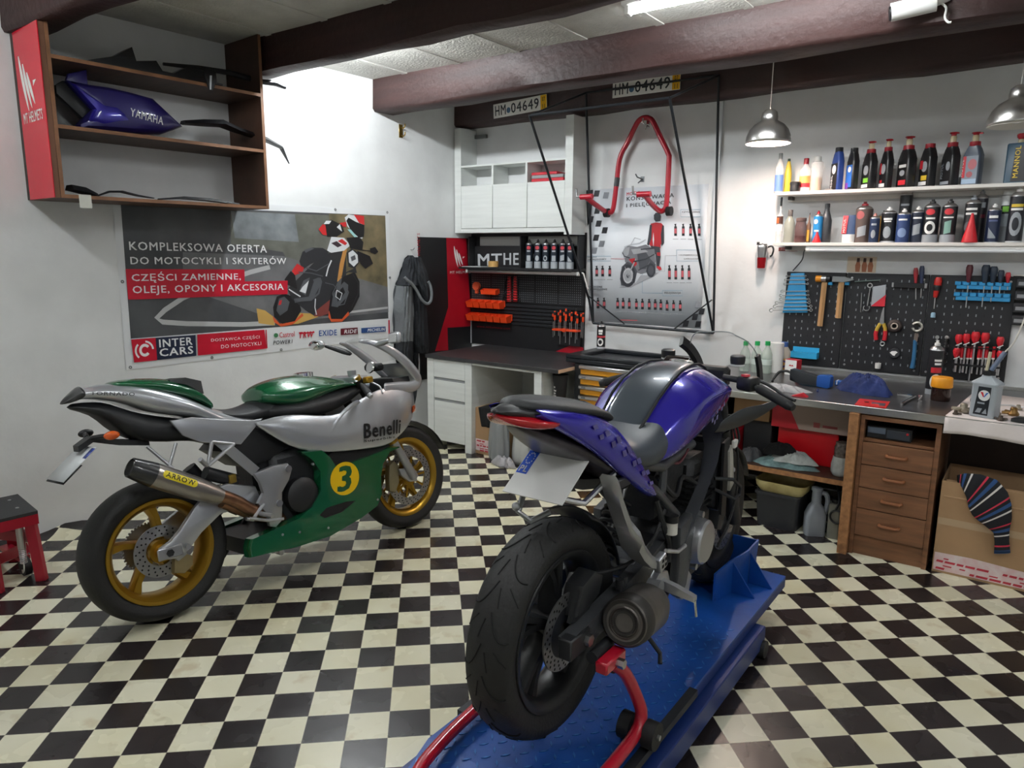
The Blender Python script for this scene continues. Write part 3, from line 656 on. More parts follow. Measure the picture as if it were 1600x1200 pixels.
for k, lb in ((0, 'red box lying in the cubby, underneath the grey one'), (1, 'grey box with a red lid lying on another box in the cubby')):
    z0 = 1.742+.3902+k*.026; g = MB(rb if not k else grey).bx((.79, -.2, z0), (1.09, -.05, z0+.0255), .003)
    if k: g.use(rb).bx((.789, -.201, z0+.0256), (1.03, -.06, z0+.048), .004)
    one(g, 'storage_box', lb, 'box')
# ---------------------------------------------------------------- desk
t = thing('desk', 'white wood-grain desk with dark worktop and a drawer pedestal in the corner', 'desk', (.84, -.41, 0))
def dx(a, b): return (a[0]-.84, a[1]+.41, a[2]), (b[0]-.84, b[1]+.41, b[2])
g = MB(darktop).bx(*dx((.195, -.825, .735), (1.475, -.021, .764)), .002); g.use(edgew).bx(*dx((1.4751, -.823, .737), (1.4765, -.03, .762))); g.build('worktop', t)
fy = -.81
for a, b, n_ in (((.2, fy, .03), (.27, -.05, .735), 'side_panel'), ((.60, fy, 0), (.667, -.05, .735), 'side_panel'), ((1.258, fy, 0), (1.322, -.05, .735), 'side_panel'), ((.667, fy+.005, .715), (1.258, -.05, .735), 'top_rail'), ((.667, -.12, .1), (1.258, -.10, .715), 'back_panel'), ((.27, -.75, .06), (.6, -.06, .073), 'bottom_panel')): MB(whw).bx(*dx(a, b), .002).build(n_, t)
MB(pm('4c4c4a', .6)).bx(*dx((.272, -.77, .1), (.598, -.1, .73))).build('carcass', t)
for z0, z1 in ((.062, .39), (.412, .562), (.584, .73)):
    o = MB(whw).bx(*dx((.273, fy+.002, z0), (.598, fy+.022, z1)), .002).build('drawer', t)
    MB(grey).bx(*dx((.276, fy+.006, z1+.001), (.595, fy+.03, z1+.018))).build('grip_rail', o)
one(MB(pm('6f5546', .7)).bx((1.0, -.155, .25), (1.25, -.14, .70)), 'cardboard_sheet', 'brown cardboard panel standing at the back under the desk', 'cardboard')
# things below the desk
def carton(name, label, a, b, m_, tapez=None, group=None, flaps=False, rz=0, top=True):
    c = [(p+q)/2 for p, q in zip(a, b)]; t = thing(name, label, 'box', (c[0], c[1], a[2]), rz, group)
    X, Y, H = (b[0]-a[0])/2, (b[1]-a[1])/2, b[2]-a[2]
    if top: MB(m_).bx((-X, -Y, 0), (X, Y, H), .003).build('body', t)
    else:
        g = MB(m_); th = .006
        g.bx((-X, -Y, 0), (X, Y, th)).bx((-X, -Y, th), (X, -Y+th, H)).bx((-X, Y-th, th), (X, Y, H)).bx((-X, -Y+th, th), (-X+th, Y-th, H)).bx((X-th, -Y+th, th), (X, Y-th, H)); g.build('body', t)
    return t, X, Y, H
def redtape(t, poly, y, seed=1, words=('KRUCHE', 'UWAGA', 'BLISTER')):
    r = random.Random(seed); m1 = mat('printed tape', hx('e9dfdd'), .35, var=.2, vs_=22, c2=hx('e0b9ba')); g = MB(m1)
    g.poly([(x, y, z) for x, z in poly]); x0 = min(p[0] for p in poly); x1 = max(p[0] for p in poly); z0 = min(p[1] for p in poly); z1 = max(p[1] for p in poly)
    g.use(pm('c23545', .5)); zl = z0+.006; row = 0
    while zl < z1-.02:
        x = x0+.01+.03*(row % 2)
        while x < x1-.05:
            k = r.uniform(.018, .05); hh = .011 if row % 2 == 0 else .006
            if r.random() < .8 and (zl+hh < z1-.03 or x < x0+.14): g.poly([(x, y-.0004, zl), (x+k, y-.0004, zl-.001), (x+k+.003, y-.0004, zl+hh), (x+.003, y-.0004, zl+hh)])
            x += k+.008
        zl += .019; row += 1
    g.build('printed_tape', t, flat=True)
t, X, Y, H = carton('cardboard_box', 'cardboard box under the desk with red printed tape, a black cloth over it', (.665, -.76, 0), (1.0, -.3, .375), cardb)
redtape(t, [(-X+.005, .03), (X-.02, .02), (X-.02, .115), (-X+.005, .125)], -Y-.0015)
g = MB(mat('black cloth', hx('131314'), .95, bump=.4, bs=30))
def cl(u, v):
    x = lerp(.70, .87, u); z = lerp(.378, .12 if u > .55 else .23, v); y = -.765-.006*math.sin(u*19)*v
    return (x+.03*v, y, z) if v > .25 else (x, lerp(-.60, y, v/.25), .379)
g.grid(cl, 10, 12); tag(recenter(g.build('cloth', solid=.004)), 'black cloth draped over the cardboard box under the desk', 'cloth')
def bag(name, label, c, rx, ry, h, m_, sd, top=.55, fold=.08):
    r = random.Random(sd); rg = []; n = 36; ph = [r.uniform(0, 6) for _ in range(4)]
    for i in range(13):
        t_ = i/12; k = (1-(1-top)*t_**1.5)*(.82+.18*math.sin(min(1, t_*4)*PI/2)) if i else .8
        rg.append([(c[0]+rx*k*math.cos(2*PI*j/n)*(1+fold*math.sin(9*2*PI*j/n+ph[0]+t_*1.5)+fold*.6*math.sin(4*2*PI*j/n+ph[1]-t_*2)), c[1]+ry*k*math.sin(2*PI*j/n)*(1+fold*math.sin(7*2*PI*j/n+ph[2])), c[2]+h*t_+.012*math.sin(5*2*PI*j/n+ph[3])*t_) for j in range(n)])
    return one(MB(m_).loft(rg), name, label, 'bag', sharp=80)
bag('plastic_bag', 'tall crumpled grey plastic bag standing under the desk', (.965, -.84, 0), .085, .06, .40, mat('grey plastic film', hx('8b8e90'), .3, bump=.5, bs=18), 4, .75, .12)
bag('plastic_bag', 'smaller white plastic bag under the desk, behind the tail of the purple motorcycle', (1.125, -.77, 0), .085, .06, .33, mat('white plastic film', hx('bfc0bc'), .4, bump=.5, bs=14), 6, .6, .06)
bag('plastic_bag', 'low crumpled grey plastic scrap on the floor before the bags', (1.07, -.92, 0), .10, .045, .07, mat('pale grey film', hx('a3a1a4'), .35, bump=.6, bs=25), 9, .45, .2)
# black labelled tin hanging beside the desk
t = thing('tin', 'black tapered tin with white lettering hung beside the desk end', 'tin', (1.392, -.66, .50))
MB(blackb).lathe([(.04, 0), (.055, .19), (.057, .2)], 24).build('body', t)
g = MB(white)
for k, (z, w_) in enumerate(((.11, .03), (.085, .05), (.065, .04), (.045, .05))): deco_on(g, 'bar', -.6, z, (w_, .012), .0495, white)
g.build('label', t, flat=True); MB(blackb).torus((0, 0, .2), (0, 0, 1), .057, .004, 24, 6).build('rim', t)
# ---------------------------------------------------------------- tool chest
t = thing('tool_chest', 'black tool chest with yellow drawers and silver bar handles behind the purple motorcycle', 'tool chest', (1.80, -.405, 0)); t.scale = (1, 1, 1.022)
cb = pm('1d2126', .35); amber = mat('amber drawer enamel', hx('e09a22'), .35)
MB(cb).bx((-.325, -.2, .09), (.36, .24, .775), .006).build('body', t)
g = MB(cb).bx((-.395, -.215, .775), (.395, .255, .805), .006)
for a, b in (((-.395, -.215), (.395, -.165)), ((-.395, .21), (.395, .255)), ((-.395, -.165), (-.30, .21)), ((.345, -.165), (.395, .21))): g.bx((*a, .805), (*b, .833), .006)
g.build('top_tray', t)
g = MB(pm('c9ccd0', .4)); wt(g, lambda X, Y: (lambda p: (p.x-1.80, p.z/1.022))(bk(880+X/8, 530+Y/8, .62)), 'VORBILD', (945, 328), (1105, 345), 26, .2165, None, .02); g.build('maker_name', t, flat=True)
for k in range(7):
    z1 = .768-k*.073; big = k >= 5
    if k == 6: break
    z0 = z1-.068 if not big else .16
    o = MB(amber).bx((-.265, -.212, z0), (.325, -.2, z1-.03), .002).build('drawer', t)
    MB(mat('satin aluminium', (.78, .78, .8), .28, 1)).bx((-.272, -.232, z1-.03), (.33, -.2, z1), .006).build('handle', o)
    if k:
        g = MB(pm('6b6e72', .5)).poly([(-.245, -.2325, z1-.021), (-.21, -.2325, z1-.021), (-.21, -.2325, z1-.009), (-.245, -.2325, z1-.009)]); g.text('VORBILD', Matrix.Translation((.04, -.2325, z1-.02)), .09, .011, .01); g.build('maker_name', o, flat=True)
    if big:
        g = MB(blackb); g.text('PE', Matrix.Translation((.06, -.2125, z0+.14)), .1, .07, .03); g.build('lettering', o, flat=True)
for xx in (-.27, .3):
    for yy in (-.14, .18): MB(blackb).cyl((xx-.02, yy, .045), (xx+.02, yy, .045), .045, n=18).box((xx, yy, .085), (.06, .06, .02)).build('caster', t)
p = bk(931, 530, .12)
can('spray_can', 'black and red spray can standing on the tool chest against the wall', 1.46, -.19, .8525, .21, .033, [(0, .08, canw), (.08, .5, blackb), (.5, .58, redc), (.58, 1, blackb)], .3, None, deco=[('ring', 0, .3, (.05, .06)), ('bar', 0, .8, (.035, .02)), ('bar', 0, .68, (.03, .012))])
# ---------------------------------------------------------------- jacket on the wall
jg = mat('grey jacket cloth', hx('74787b'), .85, bump=.3, bs=50); jb = mat('black jacket cloth', hx('24272c'), .85, bump=.3, bs=50)
t = thing('jacket', 'grey and black hooded jacket hanging from a wall hook beside the display board', 'jacket', M=LWM @ Matrix.Translation((lw2(642, 396)[0], 0, lw2(642, 396)[1])))
ox, oz = lw2(642, 396)
def jp(X, Y, d): x, z = lw2(620+X/5, 380+Y/5, d); return (x-ox, -d, z-oz)
def jl(cols, m_, name, n=14, wob=.009):
    cols = [tuple(lerp(p, q, k/4) for p, q in zip(a, b)) for a, b in zip(cols, cols[1:]) for k in range(4)]+[cols[-1]]   # cols: rows of (X_left, X_right, Y, depth)
    rg = []
    for i, (a, b, Y, d) in enumerate(cols):
        top = [jp(lerp(a, b, j/n), Y, d*(.55+.45*math.sin(PI*(j+.6)/(n+1.2)))+wob*math.sin(j*1.7+i*.35)+.006*math.sin(j*.9-i*.8)) for j in range(n+1)]
        rg.append(top+[(p[0], -.0135, p[2]) for p in top[::-1]])
    o = MB(m_).loft(rg).build(name, t, sharp=70); return o
jl([(105, 125, 95, .05), (95, 160, 130, .1), (85, 180, 200, .13), (60, 200, 270, .15), (45, 215, 330, .16)], jb, 'shoulders')
jl([(45, 128, 335, .15), (40, 130, 430, .16), (35, 135, 560, .16), (33, 132, 690, .16), (35, 130, 770, .15)], jg, 'sleeve')
jl([(38, 132, 765, .15), (40, 130, 850, .15), (45, 128, 930, .13), (55, 125, 985, .1)], jb, 'cuff')
jl([(118, 205, 335, .13), (128, 225, 450, .14), (130, 240, 600, .15), (132, 250, 720, .15), (140, 255, 800, .14), (150, 245, 860, .11)], jb, 'body')
jl([(130, 165, 860, .11), (128, 172, 930, .1), (126, 168, 990, .08)], jb, 'hem')
jl([(130, 190, 110, .12), (125, 235, 220, .17), (150, 262, 310, .19), (180, 272, 380, .2), (205, 268, 440, .2), (225, 250, 470, .19)], jb, 'hood')
o = MB(jg).tube(spl([jp(X, Y, d) for X, Y, d in ((60, 265, .19), (85, 290, .2), (120, 320, .2), (155, 370, .2), (195, 440, .21), (235, 473, .21), (265, 450, .21), (272, 390, .21), (262, 330, .205), (246, 300, .2))], 4), .012, 8).build('hood_trim', t)
MB(steel).tube([(0, 0, .03), (0, -.03, .03), (0, -.045, .045)], .004, 8).build('hook', t)
# ================================================================ MIDDLE OF THE BACK WALL
def plate(label, x, z, tilt):
    t = thing('number_plate', label, 'number plate', group='old white number plates on the beam', M=Matrix.Translation((x, -.212, z)) @ Matrix.Rotation(-tilt, 4, 'Y'))
    MB(pm('f0efe9', .3)).bx((0, -.004, 0), (.52, 0, .11), .003).build('plate', t)
    g = MB(blackb); pr = pm('22252c', .4)
    g.use(pr); M_ = lambda x_: Matrix.Translation((x_, -.0045, .018)); g.text('HM', M_(.02), .105, .075, .02); g.text('04649', M_(.18), .265, .075, .02)
    g.use(pm('4d6c8a', .4)); g.poly([(.153+.02*math.cos(a*PI/8), -.0045, .045+.022*math.sin(a*PI/8)) for a in range(16)])
    g.use(pm('f2b90e', .4)); g.poly([(.462, -.0044, .002), (.518, -.0044, .002), (.518, -.0044, .108), (.462, -.0044, .108)])
    g.use(pr); g.text('07', M_(.478) @ Matrix.Translation((0, -.0004, .045)), .026, .03, .02); g.text('11', M_(.48) @ Matrix.Translation((0, -.0004, -.008)), .022, .03, .02); g.build('print', t, flat=True)
plate('white number plate, wholly seen, on the dark beam above the white cabinet', .42, 2.648, .045)
plate('white number plate half hidden by the nearer beam, above the red stand on the wall', 1.507, 2.686, .0)
iron = pm('22252a', .45, m=.3)
t = thing('hanging_rack', 'large frame of thin black rods hanging from the beam before the poster', 'rack', (1.8, -.2, 1.03))
def rp(x, y, z): return (x-1.8, y+.2, z-1.03)
BL, BR, TL, TR, FL_, FR_ = (1.305, -.05, 1.03), (2.30, -.05, 1.02), (1.29, -.225, 2.747), (2.30, -.225, 2.74), (1.29, -.95, 2.48), (2.29, -.95, 2.48)
for a, b, n_, r_ in ((BL, TL, 'upright', .009), (BR, TR, 'upright', .009), (BL, BR, 'bottom_rod', .011), (FL_, (1.29, -.1, 1.22), 'slanted_rod', .009), (FR_, BR, 'slanted_rod', .009), (FL_, FR_, 'front_rod', .009), (FL_, TL, 'side_rod', .008), (FR_, TR, 'side_rod', .008), (TL, TR, 'top_rod', .008)):
    MB(iron).cyl(rp(*a), rp(*b), r_, n=8).build(n_, t)
MB(iron).tube([rp(1.29, -.1, 1.22), rp(1.305, -.05, 1.03)], .009, 8).build('slanted_rod', t)
for a, b in (((1.27, -.09, 1.25), (1.585, -.05, 1.04)), ((2.29, -.09, 1.26), (2.0, -.05, 1.03))): MB(iron).tube([rp(*a), rp(*b)], 0, sq=(.016, .006)).build('corner_brace', t)
# poster
SP = onB(910, 290, 5.217)
t = thing('poster', 'white motorcycle care poster with a rider in red leathers behind the black rods', 'poster', (1.71, 0, 1.04))
paper = mat('poster paper', hx('dfe4ea'), .4, var=.06, vs_=1.5)
px = lambda X, Y: (lambda p: (p[0]-1.71, p[1]-1.04))(SP(X, Y))
g = MB(paper); n = 20; rw = [[(-.475+.95*i/n, -.003-.002*math.sin(i*.9), z) for i in range(n+1)] for z in (0, .5, 1.03)]
g.loft(rw, False, False); g.build('sheet', t, solid=.001)
g = MB(); D = .0062; ck = pm('24262b', .4); ckl = pm('8b8f96', .4); ink = pm('33363d', .4); pink = pm('c9616a', .4)
for X, Y, m_ in ((110, 285, ck), (160, 340, ck), (90, 400, ck), (135, 450, ckl), (75, 505, ckl), (170, 55, ckl), (95, 40, ck), (100, 180, ck), (45, 250, ck), (920, 945, ckl), (895, 1045, ck), (820, 1100, ck), (920, 1105, ck), (950, 1000, ck)):
    pt(g, px, [(X+10, Y), (X+52, Y), (X+40, Y+50), (X-2, Y+50)], D, m_)
pt(g, px, [(30, 40), (90, 35), (70, 290), (45, 330)], D, ck)
wt(g, px, 'MOTUL', (365, 85), (480, 70), 28, D, pm('c8353f', .4)); wt(g, px, 'KONSERWACJA', (365, 135), (748, 105), 42, D, ink, .02); wt(g, px, 'I PIELĘGNACJA', (362, 188), (725, 158), 40, D, ink, .02)
red3 = pm('b5222c', .4); g3 = pm('77797f', .4); g4 = pm('4c4f56', .4); g5 = pm('a2a5ab', .4)
LY = [(ink, [(585, 240), (600, 222), (630, 222), (642, 250), (638, 290), (600, 295), (586, 275)]), (red3, [(560, 310), (600, 300), (645, 305), (668, 330), (665, 470), (640, 480), (640, 510), (560, 500), (545, 470), (535, 460)]), (ink, [(553, 320), (570, 320), (565, 430), (545, 490), (530, 480), (540, 420)]), (ink, [(655, 320), (668, 330), (668, 470), (648, 495), (642, 400)]), (ink, [(562, 490), (635, 500), (640, 580), (630, 660), (608, 660), (600, 560), (560, 550)]), (pm('dfe4ea', .4), [(575, 440), (582, 380), (588, 440), (582, 500)]), (red3, [(610, 545), (638, 545), (636, 575), (612, 570)]), (red3, [(610, 655), (640, 660), (650, 685), (630, 690), (608, 670)]),
 (g3, [(345, 530), (370, 490), (450, 500), (520, 480), (590, 520), (600, 620), (560, 700), (480, 720), (420, 700), (350, 620)]), (g4, [(310, 760), (325, 660), (370, 620), (420, 640), (450, 700), (430, 790), (370, 830), (320, 810)]), (g5, [(340, 750), (355, 680), (395, 660), (420, 700), (405, 770), (365, 800)]), (g4, [(520, 700), (560, 600), (600, 640), (598, 720), (560, 745)]), (g5, [(330, 540), (350, 505), (390, 500), (380, 560), (345, 600)]), (red3, [(380, 600), (430, 590), (450, 640), (430, 660)]), (g4, [(450, 560), (520, 540), (560, 600), (520, 680), (470, 680)]), (g5, [(400, 520), (500, 510), (540, 540), (420, 560)]), (g5, [(300, 830), (440, 790), (480, 730), (560, 730), (640, 700), (400, 830)])]
for k, (m_, ps) in enumerate(LY): pt(g, px, ps, D+.0001*k, m_)
disc(g, px, (375, 735), 62, 92, D+.002, ink, 20, inner=.72); disc(g, px, (375, 735), 40, 62, D+.0021, pm('c3c5c9', .4), 20, inner=.8); disc(g, px, (375, 735), 12, 18, D+.0022, g4)
disc(g, px, (562, 690), 36, 58, D+.002, ink, 18, inner=.65)
for ps, w_, m_ in (([(375, 735), (420, 640), (440, 600)], 10, g5), ([(375, 735), (350, 660)], 5, g5), ([(375, 735), (410, 780)], 5, g5), ([(345, 500), (400, 480), (470, 470), (520, 440)], 8, pm('c8cdd4', .4)), ([(330, 545), (345, 575), (390, 590)], 7, ink), ([(420, 620), (520, 600), (590, 560)], 9, ink), ([(460, 690), (540, 650)], 8, ink), ([(480, 520), (590, 510)], 10, ink), ([(400, 480), (430, 425), (480, 440)], 4, g5)): strip(g, px, ps, w_, D+.0024, m_)
for X, Y in ((762, 410), (825, 410), (885, 410), (955, 410), (712, 765), (764, 765), (818, 765), (872, 765), (120, 740), (168, 740), (226, 740), (130, 1000), (180, 1000), (290, 1002), (335, 1002), (385, 1004), (443, 1008), (492, 1008), (547, 1010), (596, 1012), (642, 1014), (693, 1020), (746, 1020), (800, 1022)):
    h = 118 if 640 < Y < 800 and X > 600 else 100 if Y < 1000 and X > 600 else 88
    pt(g, px, [(X-11, Y), (X+11, Y), (X+11, Y-h*.75), (X+5, Y-h*.8), (X+6, Y-h), (X-10, Y-h+4), (X-5, Y-h*.8), (X-11, Y-h*.75)], D, ck); pt(g, px, [(X-9, Y-20), (X+9, Y-20), (X+9, Y-h*.6), (X-9, Y-h*.6)], D+.0002, pink)
    strip(g, px, [(X-22, Y+26), (X+22, Y+26)], 4, D, g5)
for b in ((42, 575, 235, 615), (805, 195, 965, 255), (770, 525, 960, 615), (655, 855, 818, 897)): strip(g, px, [(b[0], b[1]), (b[2], b[1]), (b[2], b[3]), (b[0], b[3])], 3, D, pm('8fb0c4', .4), True)
wt(g, px, 'UKŁAD', (50, 590), (120, 588), 12, D, ink); wt(g, px, 'NAPĘDOWY', (50, 612), (200, 608), 14, D, ink); wt(g, px, 'CZYSZCZENIE', (815, 222), (960, 222), 14, D, ink); wt(g, px, 'I KONSERWACJA', (790, 575), (950, 575), 14, D, ink); wt(g, px, 'ŁAŃCUCHA', (830, 602), (950, 602), 14, D, ink); wt(g, px, 'PIELĘGNACJA', (672, 885), (805, 885), 18, D, ink); wt(g, px, 'CHŁODZENIE', (50, 830), (165, 832), 14, D, ink); wt(g, px, 'I ZAWIESZENIE', (50, 852), (205, 852), 14, D, ink)
strip(g, px, [(492, 690), (490, 875), (655, 877)], 3, D, pm('8fb0c4', .4)); strip(g, px, [(770, 570), (678, 572), (672, 700), (600, 690)], 3, D, g5); strip(g, px, [(235, 595), (380, 600)], 3, D, pink)
strip(g, px, [(310, 1095), (450, 1098)], 6, D, pink)
g.build('print', t, flat=True)
MB(pm('d9dde0', .5)).bx((.50, -.02, .0), (.53, 0, 1.55)) and one(MB(pm('d9dde0', .5)).bx((2.235, -.022, 1.0), (2.262, -.001, 2.615)), 'cable_duct', 'pale cable duct running up the wall beside the poster', 'duct')
# red paddock stand hung on the wall
redtube = mat('red powder coat', hx('b3142c'), .3, coat=.4)
rubber = pm('1d1d1f', .6)
t = thing('paddock_stand', 'red paddock stand hung upside down on the wall above the poster', 'stand', (1.68, -.06, 1.88))
sq = lambda pts: [(x-1.68, y+.06, z-1.88) for x, y, z in pts]
main = [(1.385, -.33, 1.98), (1.40, -.2, 1.93), (1.41, -.08, 1.893), (1.452, -.06, 1.90), (1.474, -.06, 2.033), (1.5, -.06, 2.277), (1.56, -.06, 2.39), (1.628, -.06, 2.515), (1.66, -.06, 2.548), (1.695, -.06, 2.556), (1.73, -.06, 2.548), (1.763, -.06, 2.52), (1.83, -.06, 2.40), (1.893, -.06, 2.29), (1.9, -.06, 2.24), (1.897, -.06, 1.96), (1.88, -.065, 1.895), (1.85, -.08, 1.89), (1.845, -.2, 1.93), (1.85, -.33, 1.985)]
MB(redtube).tube(sq(spl(main, 4)), .019, 12).build('tube', t)
for (x, y, z), s in (((1.385, -.34, 1.99), -1), ((1.85, -.34, 1.99), -1)):
    MB(redtube).cyl(*sq([(x-.05, y, z), (x+.05, y, z)]), .02, n=12).build('lug', t)
    MB(pm('9b9c9c', .35, m=1)).tube(sq([(x-.05, y, z), (x-.085, y, z+.005), (x-.09, y, z+.06)]), .008, 8).build('hook_pin', t)
for x in (1.41, 1.925): MB(rubber).cyl(*sq([(x-.018, -.07, 1.885), (x+.018, -.07, 1.885)]), .034, n=20).build('wheel', t)
MB(pm('2e3034', .35)).tube(sq([(1.479, -.06, 2.08), (1.486, -.06, 2.145)]), .0205, 12).build('sticker', t)
t = thing('wall_hook', 'chrome hook holding the top of the red stand', 'hook', (1.695, 0, 2.52))
MB(chrome).bx((-.012, -.004, -.03), (.012, 0, .03)).tube(spl([(0, -.003, .0), (0, -.05, -.012), (0, -.09, 0), (0, -.092, .03)]), .005, 8).tube([(0, -.003, -.02), (0, -.04, -.04)], .004, 8).build('hook_body', t)
t = thing('wall_hook', 'small steel hook on the bare wall inside the red stand', 'hook', (bk(1004, 280).x, 0, bk(1004, 280).z))
MB(pm('6f7275', .3, m=1)).bx((-.015, -.004, -.02), (.015, 0, .02)).tube([(0, -.003, 0), (-.02, -.05, .012), (-.03, -.06, .035)], .005, 8).tube([(0, -.003, 0), (-.01, -.05, -.03)], .005, 8).build('hook_body', t)
# camera on the beam, at the top of the photo
p = Vector(hit(1440, 12, (0, -1.11, 0), Vector((0, 1, 0))))
t = thing('security_camera', 'white bullet security camera fixed to the dark beam', 'camera', p)
cw = pm('e6e6e4', .35)
MB(cw).cyl((-.115, -.06, -.02), (.06, -.02, .005), .036, n=24).build('body', t); MB(cw).cyl((-.12, -.062, .012), (.05, -.025, .038), .012).build('sun_shield', t)
MB(blackb).cyl((-.122, -.0625, -.021), (-.112, -.06, -.0195), .031, n=24).build('lens_window', t)
MB(cw).tube([(.06, -.02, .005), (.09, 0, .02), (.1, .024, .03)], .016, 10).build('bracket', t)
MB(cw).tube(spl([(.07, -.01, .01), (.1, -.012, -.02), (.1, -.012, -.06), (.115, -.02, -.085), (.128, -.02, -.088)]), .005, 8).build('cable', t)
# ================================================================ SHELVES AND BENCH ON THE RIGHT OF THE BACK WALL
shw = mat('white painted board', hx('e6e2dc'), .5, bump=.08, bs=20)
ZU, ZW, BZ = 1.977, 1.658, .81
def wshelf(z, label, x0=2.72):
    t = thing('shelf', label, 'shelf', ((x0+4.6)/2, -.1, z-.021), 0, 'white wall shelves'); h = (4.6-x0)/2
    MB(shw).bx((-h, -.115, 0), (h, .098, .021), .002).build('board', t)
    MB(shw).bx((-h+.03, .07, -.03), (h, .098, -.0005), .001).build('wall_batten', t)
    for xx in (-h+.06, h-.5): MB(pm('56504c', .5)).bx((xx-.012, .0, -.022), (xx+.012, .098, -.0005)).build('bracket', t)
wshelf(ZU, 'upper white wall shelf lined with oil jugs'); wshelf(ZW, 'lower white wall shelf crowded with spray cans', 2.725)
clear = mat('clear plastic', (.93, .94, .93), .12, alpha=.42); amberl = pm('d29a4a', .3); blkjug = pm('1b1b1d', .32); redcap = pm('8e1a26', .4); redpump = mat('red translucent', hx('a51e2c'), .25, alpha=.8); pumpc = mat('pump clear', hx('d9c9a0'), .2, alpha=.6)
def rr(w_, d_, c, z, n=4):   # rounded rectangle ring
    out = []
    for sx, sy, a0 in ((1, 1, 0), (-1, 1, 90), (-1, -1, 180), (1, -1, 270)):
        for i in range(n+1):
            a = math.radians(a0+90*i/n); out.append((sx*(w_/2-c)+c*math.cos(a), sy*(d_/2-c)+c*math.sin(a), z))
    return out
SX = lambda ox, oy, s: (lambda X, Y, d: bk(ox+X/s, oy+Y/s, d))
U1, U2, W1, W2 = SX(1190, 180, 7.62), SX(1390, 180, 7.62), SX(1190, 290, 7.62), SX(1390, 290, 7.62)
def span(S, X0, X1, Y, z, d):
    a = S(X0, Y, d); b = S(X1, Y, d); return (a.x+b.x)/2, (b.x-a.x), S((X0+X1)/2, Y, d).z-z
def jug(label, S, X0, X1, Yn, m_, cap, rz, z=ZU, d=.125, pump=0, lab=(), dp=.066, name='oil_jug', group='oil jugs on the upper shelf', capY=None, wf=1.0):
    cx, W, H = span(S, X0, X1, Yn, z, d)   # H: height of the jug up to the neck top
    w_ = W/(abs(math.cos(rz))+.62*abs(math.sin(rz)))*wf; dp = w_*.62
    t = thing(name, label, 'bottle', (cx, -d, z+.0005), rz, group)
    b = H*.70; nk = w_*.29
    g = MB(m_); g.loft([rr(w_*.94, dp*.94, .012, 0), rr(w_, dp, .014, .008), rr(w_, dp, .014, b*.98), rr(w_*.97, dp*.96, .014, b), rr(w_*.72, dp*.9, .014, H*.84), rr(nk*2, min(nk*2, dp*.84), .012, H*.88), rr(nk*2, min(nk*2, dp*.84), .012, H*.9)]); g.build('body', t, sharp=32)
    if cap is not None: MB(cap).lathe([(nk*.98, H*.89), (nk*1.04, H*.9), (nk*1.0, H*.995), (nk*.8, H)], 18).build('cap', t)
    if pump: MB(pumpc).lathe([(nk*.62, H), (nk*.6, H+.03), (nk*.5, H+.035)], 14).build('pump_neck', t); MB(redpump).lathe([(nk*.5, H+.032), (nk*.52, H+pump-.012), (nk*.9, H+pump-.004), (nk*.8, H+pump)], 14).box((nk*.5, 0, H+pump-.008), (nk*1.6, .012, .008)).build('pump_head', t)
    if lab:
        g = MB()
        for kind, x0, z0, x1, z1, mm in lab:
            X_ = lambda q: (q-.5)*w_*.9
            g.use(mm); yy = -dp/2-.0008-.0003*lab.index((kind, x0, z0, x1, z1, mm))
            if kind == 'q': g.poly([(X_(x0), yy, b*z0), (X_(x1), yy, b*z0), (X_(x1), yy, b*z1), (X_(x0), yy, b*z1)])
            elif kind == 'v': g.text(x0, Matrix.Translation((X_(z1)+.5*w_*.12, yy, b*z0)) @ Matrix.Rotation(-PI/2, 4, 'Y'), b*x1*.9, w_*.2, .02)
            elif kind == 'd': g.poly([(X_((x0+x1)/2)+(x1-x0)/2*w_*.9*math.cos(a*PI/8), yy, b*(z0+z1)/2+b*(z1-z0)/2*math.sin(a*PI/8)) for a in range(16)])
        g.build('label', t, flat=True)
    return t
lg = pm('9aa0a6', .4); lgreen = pm('7cc242', .4); lyel = pm('e0c13a', .4); lwht = pm('e8e8e6', .4); lred = pm('c92a35', .4); lblu = pm('2f66b5', .4)
# clear round bottles first
def rbottle(name, label, S, X0, X1, Y, z, d, prof, m_, cap=None, caph=.02, lab=(), group=None, liquid=None, cat='bottle'):
    cx, W, H = span(S, X0, X1, Y, z, d); r = W/2
    t = thing(name, label, cat, (cx, -d, z+.0005), 0, group); hb = H-caph
    MB(m_).lathe([(r*a, hb*b) for a, b in prof], 20).build('body', t)
    if liquid: MB(liquid[0]).lathe([(r*.94, .003), (r*.94, hb*liquid[1])], 18).build('liquid', t)
    if cap is not None: k = prof[-1][0]*1.12; MB(cap).lathe([(r*k, hb-.006), (r*k, H-.003), (r*k*.9, H)], 16).build('cap', t)
    if lab:
        g = MB()
        for a0, z0, a1, z1, mm in lab: deco_on(g, 'bar', (a0+a1)/2, hb*(z0+z1)/2, ((a1-a0)*r, hb*(z1-z0), mm), r+.0006, mm)
        g.build('label', t, flat=True)
    return t
BT = ((.95, 0), (1, .02), (1, .72), (.8, .82), (.45, .93), (.42, 1)); CY = ((.95, 0), (1, .015), (1, .93), (.8, .97), (.55, .98), (.55, 1))
rbottle('bottle', 'slim bottle with a pale blue label at the near end of the upper shelf', U1, 182, 282, 455, ZU, .15, BT, clear, pm('8d918f', .4), .03, ((-1.4, .04, 1.4, .52, pm('5f7fc4', .4)),))
rbottle('bottle', 'yellow wedge-topped bottle behind the small black jar', U1, 288, 372, 520, ZU, .085, ((.95, 0), (1, .02), (1, .6), (.75, .8), (.35, 1)), pm('e2c545', .4), pm('3d4a3c', .5), .012)
rbottle('jar', 'small black jar standing before the yellow bottle', U1, 345, 463, 795, ZU, .17, ((1, 0), (1, .8), (.97, 1)), blkjug, blkjug, .012, cat='jar')
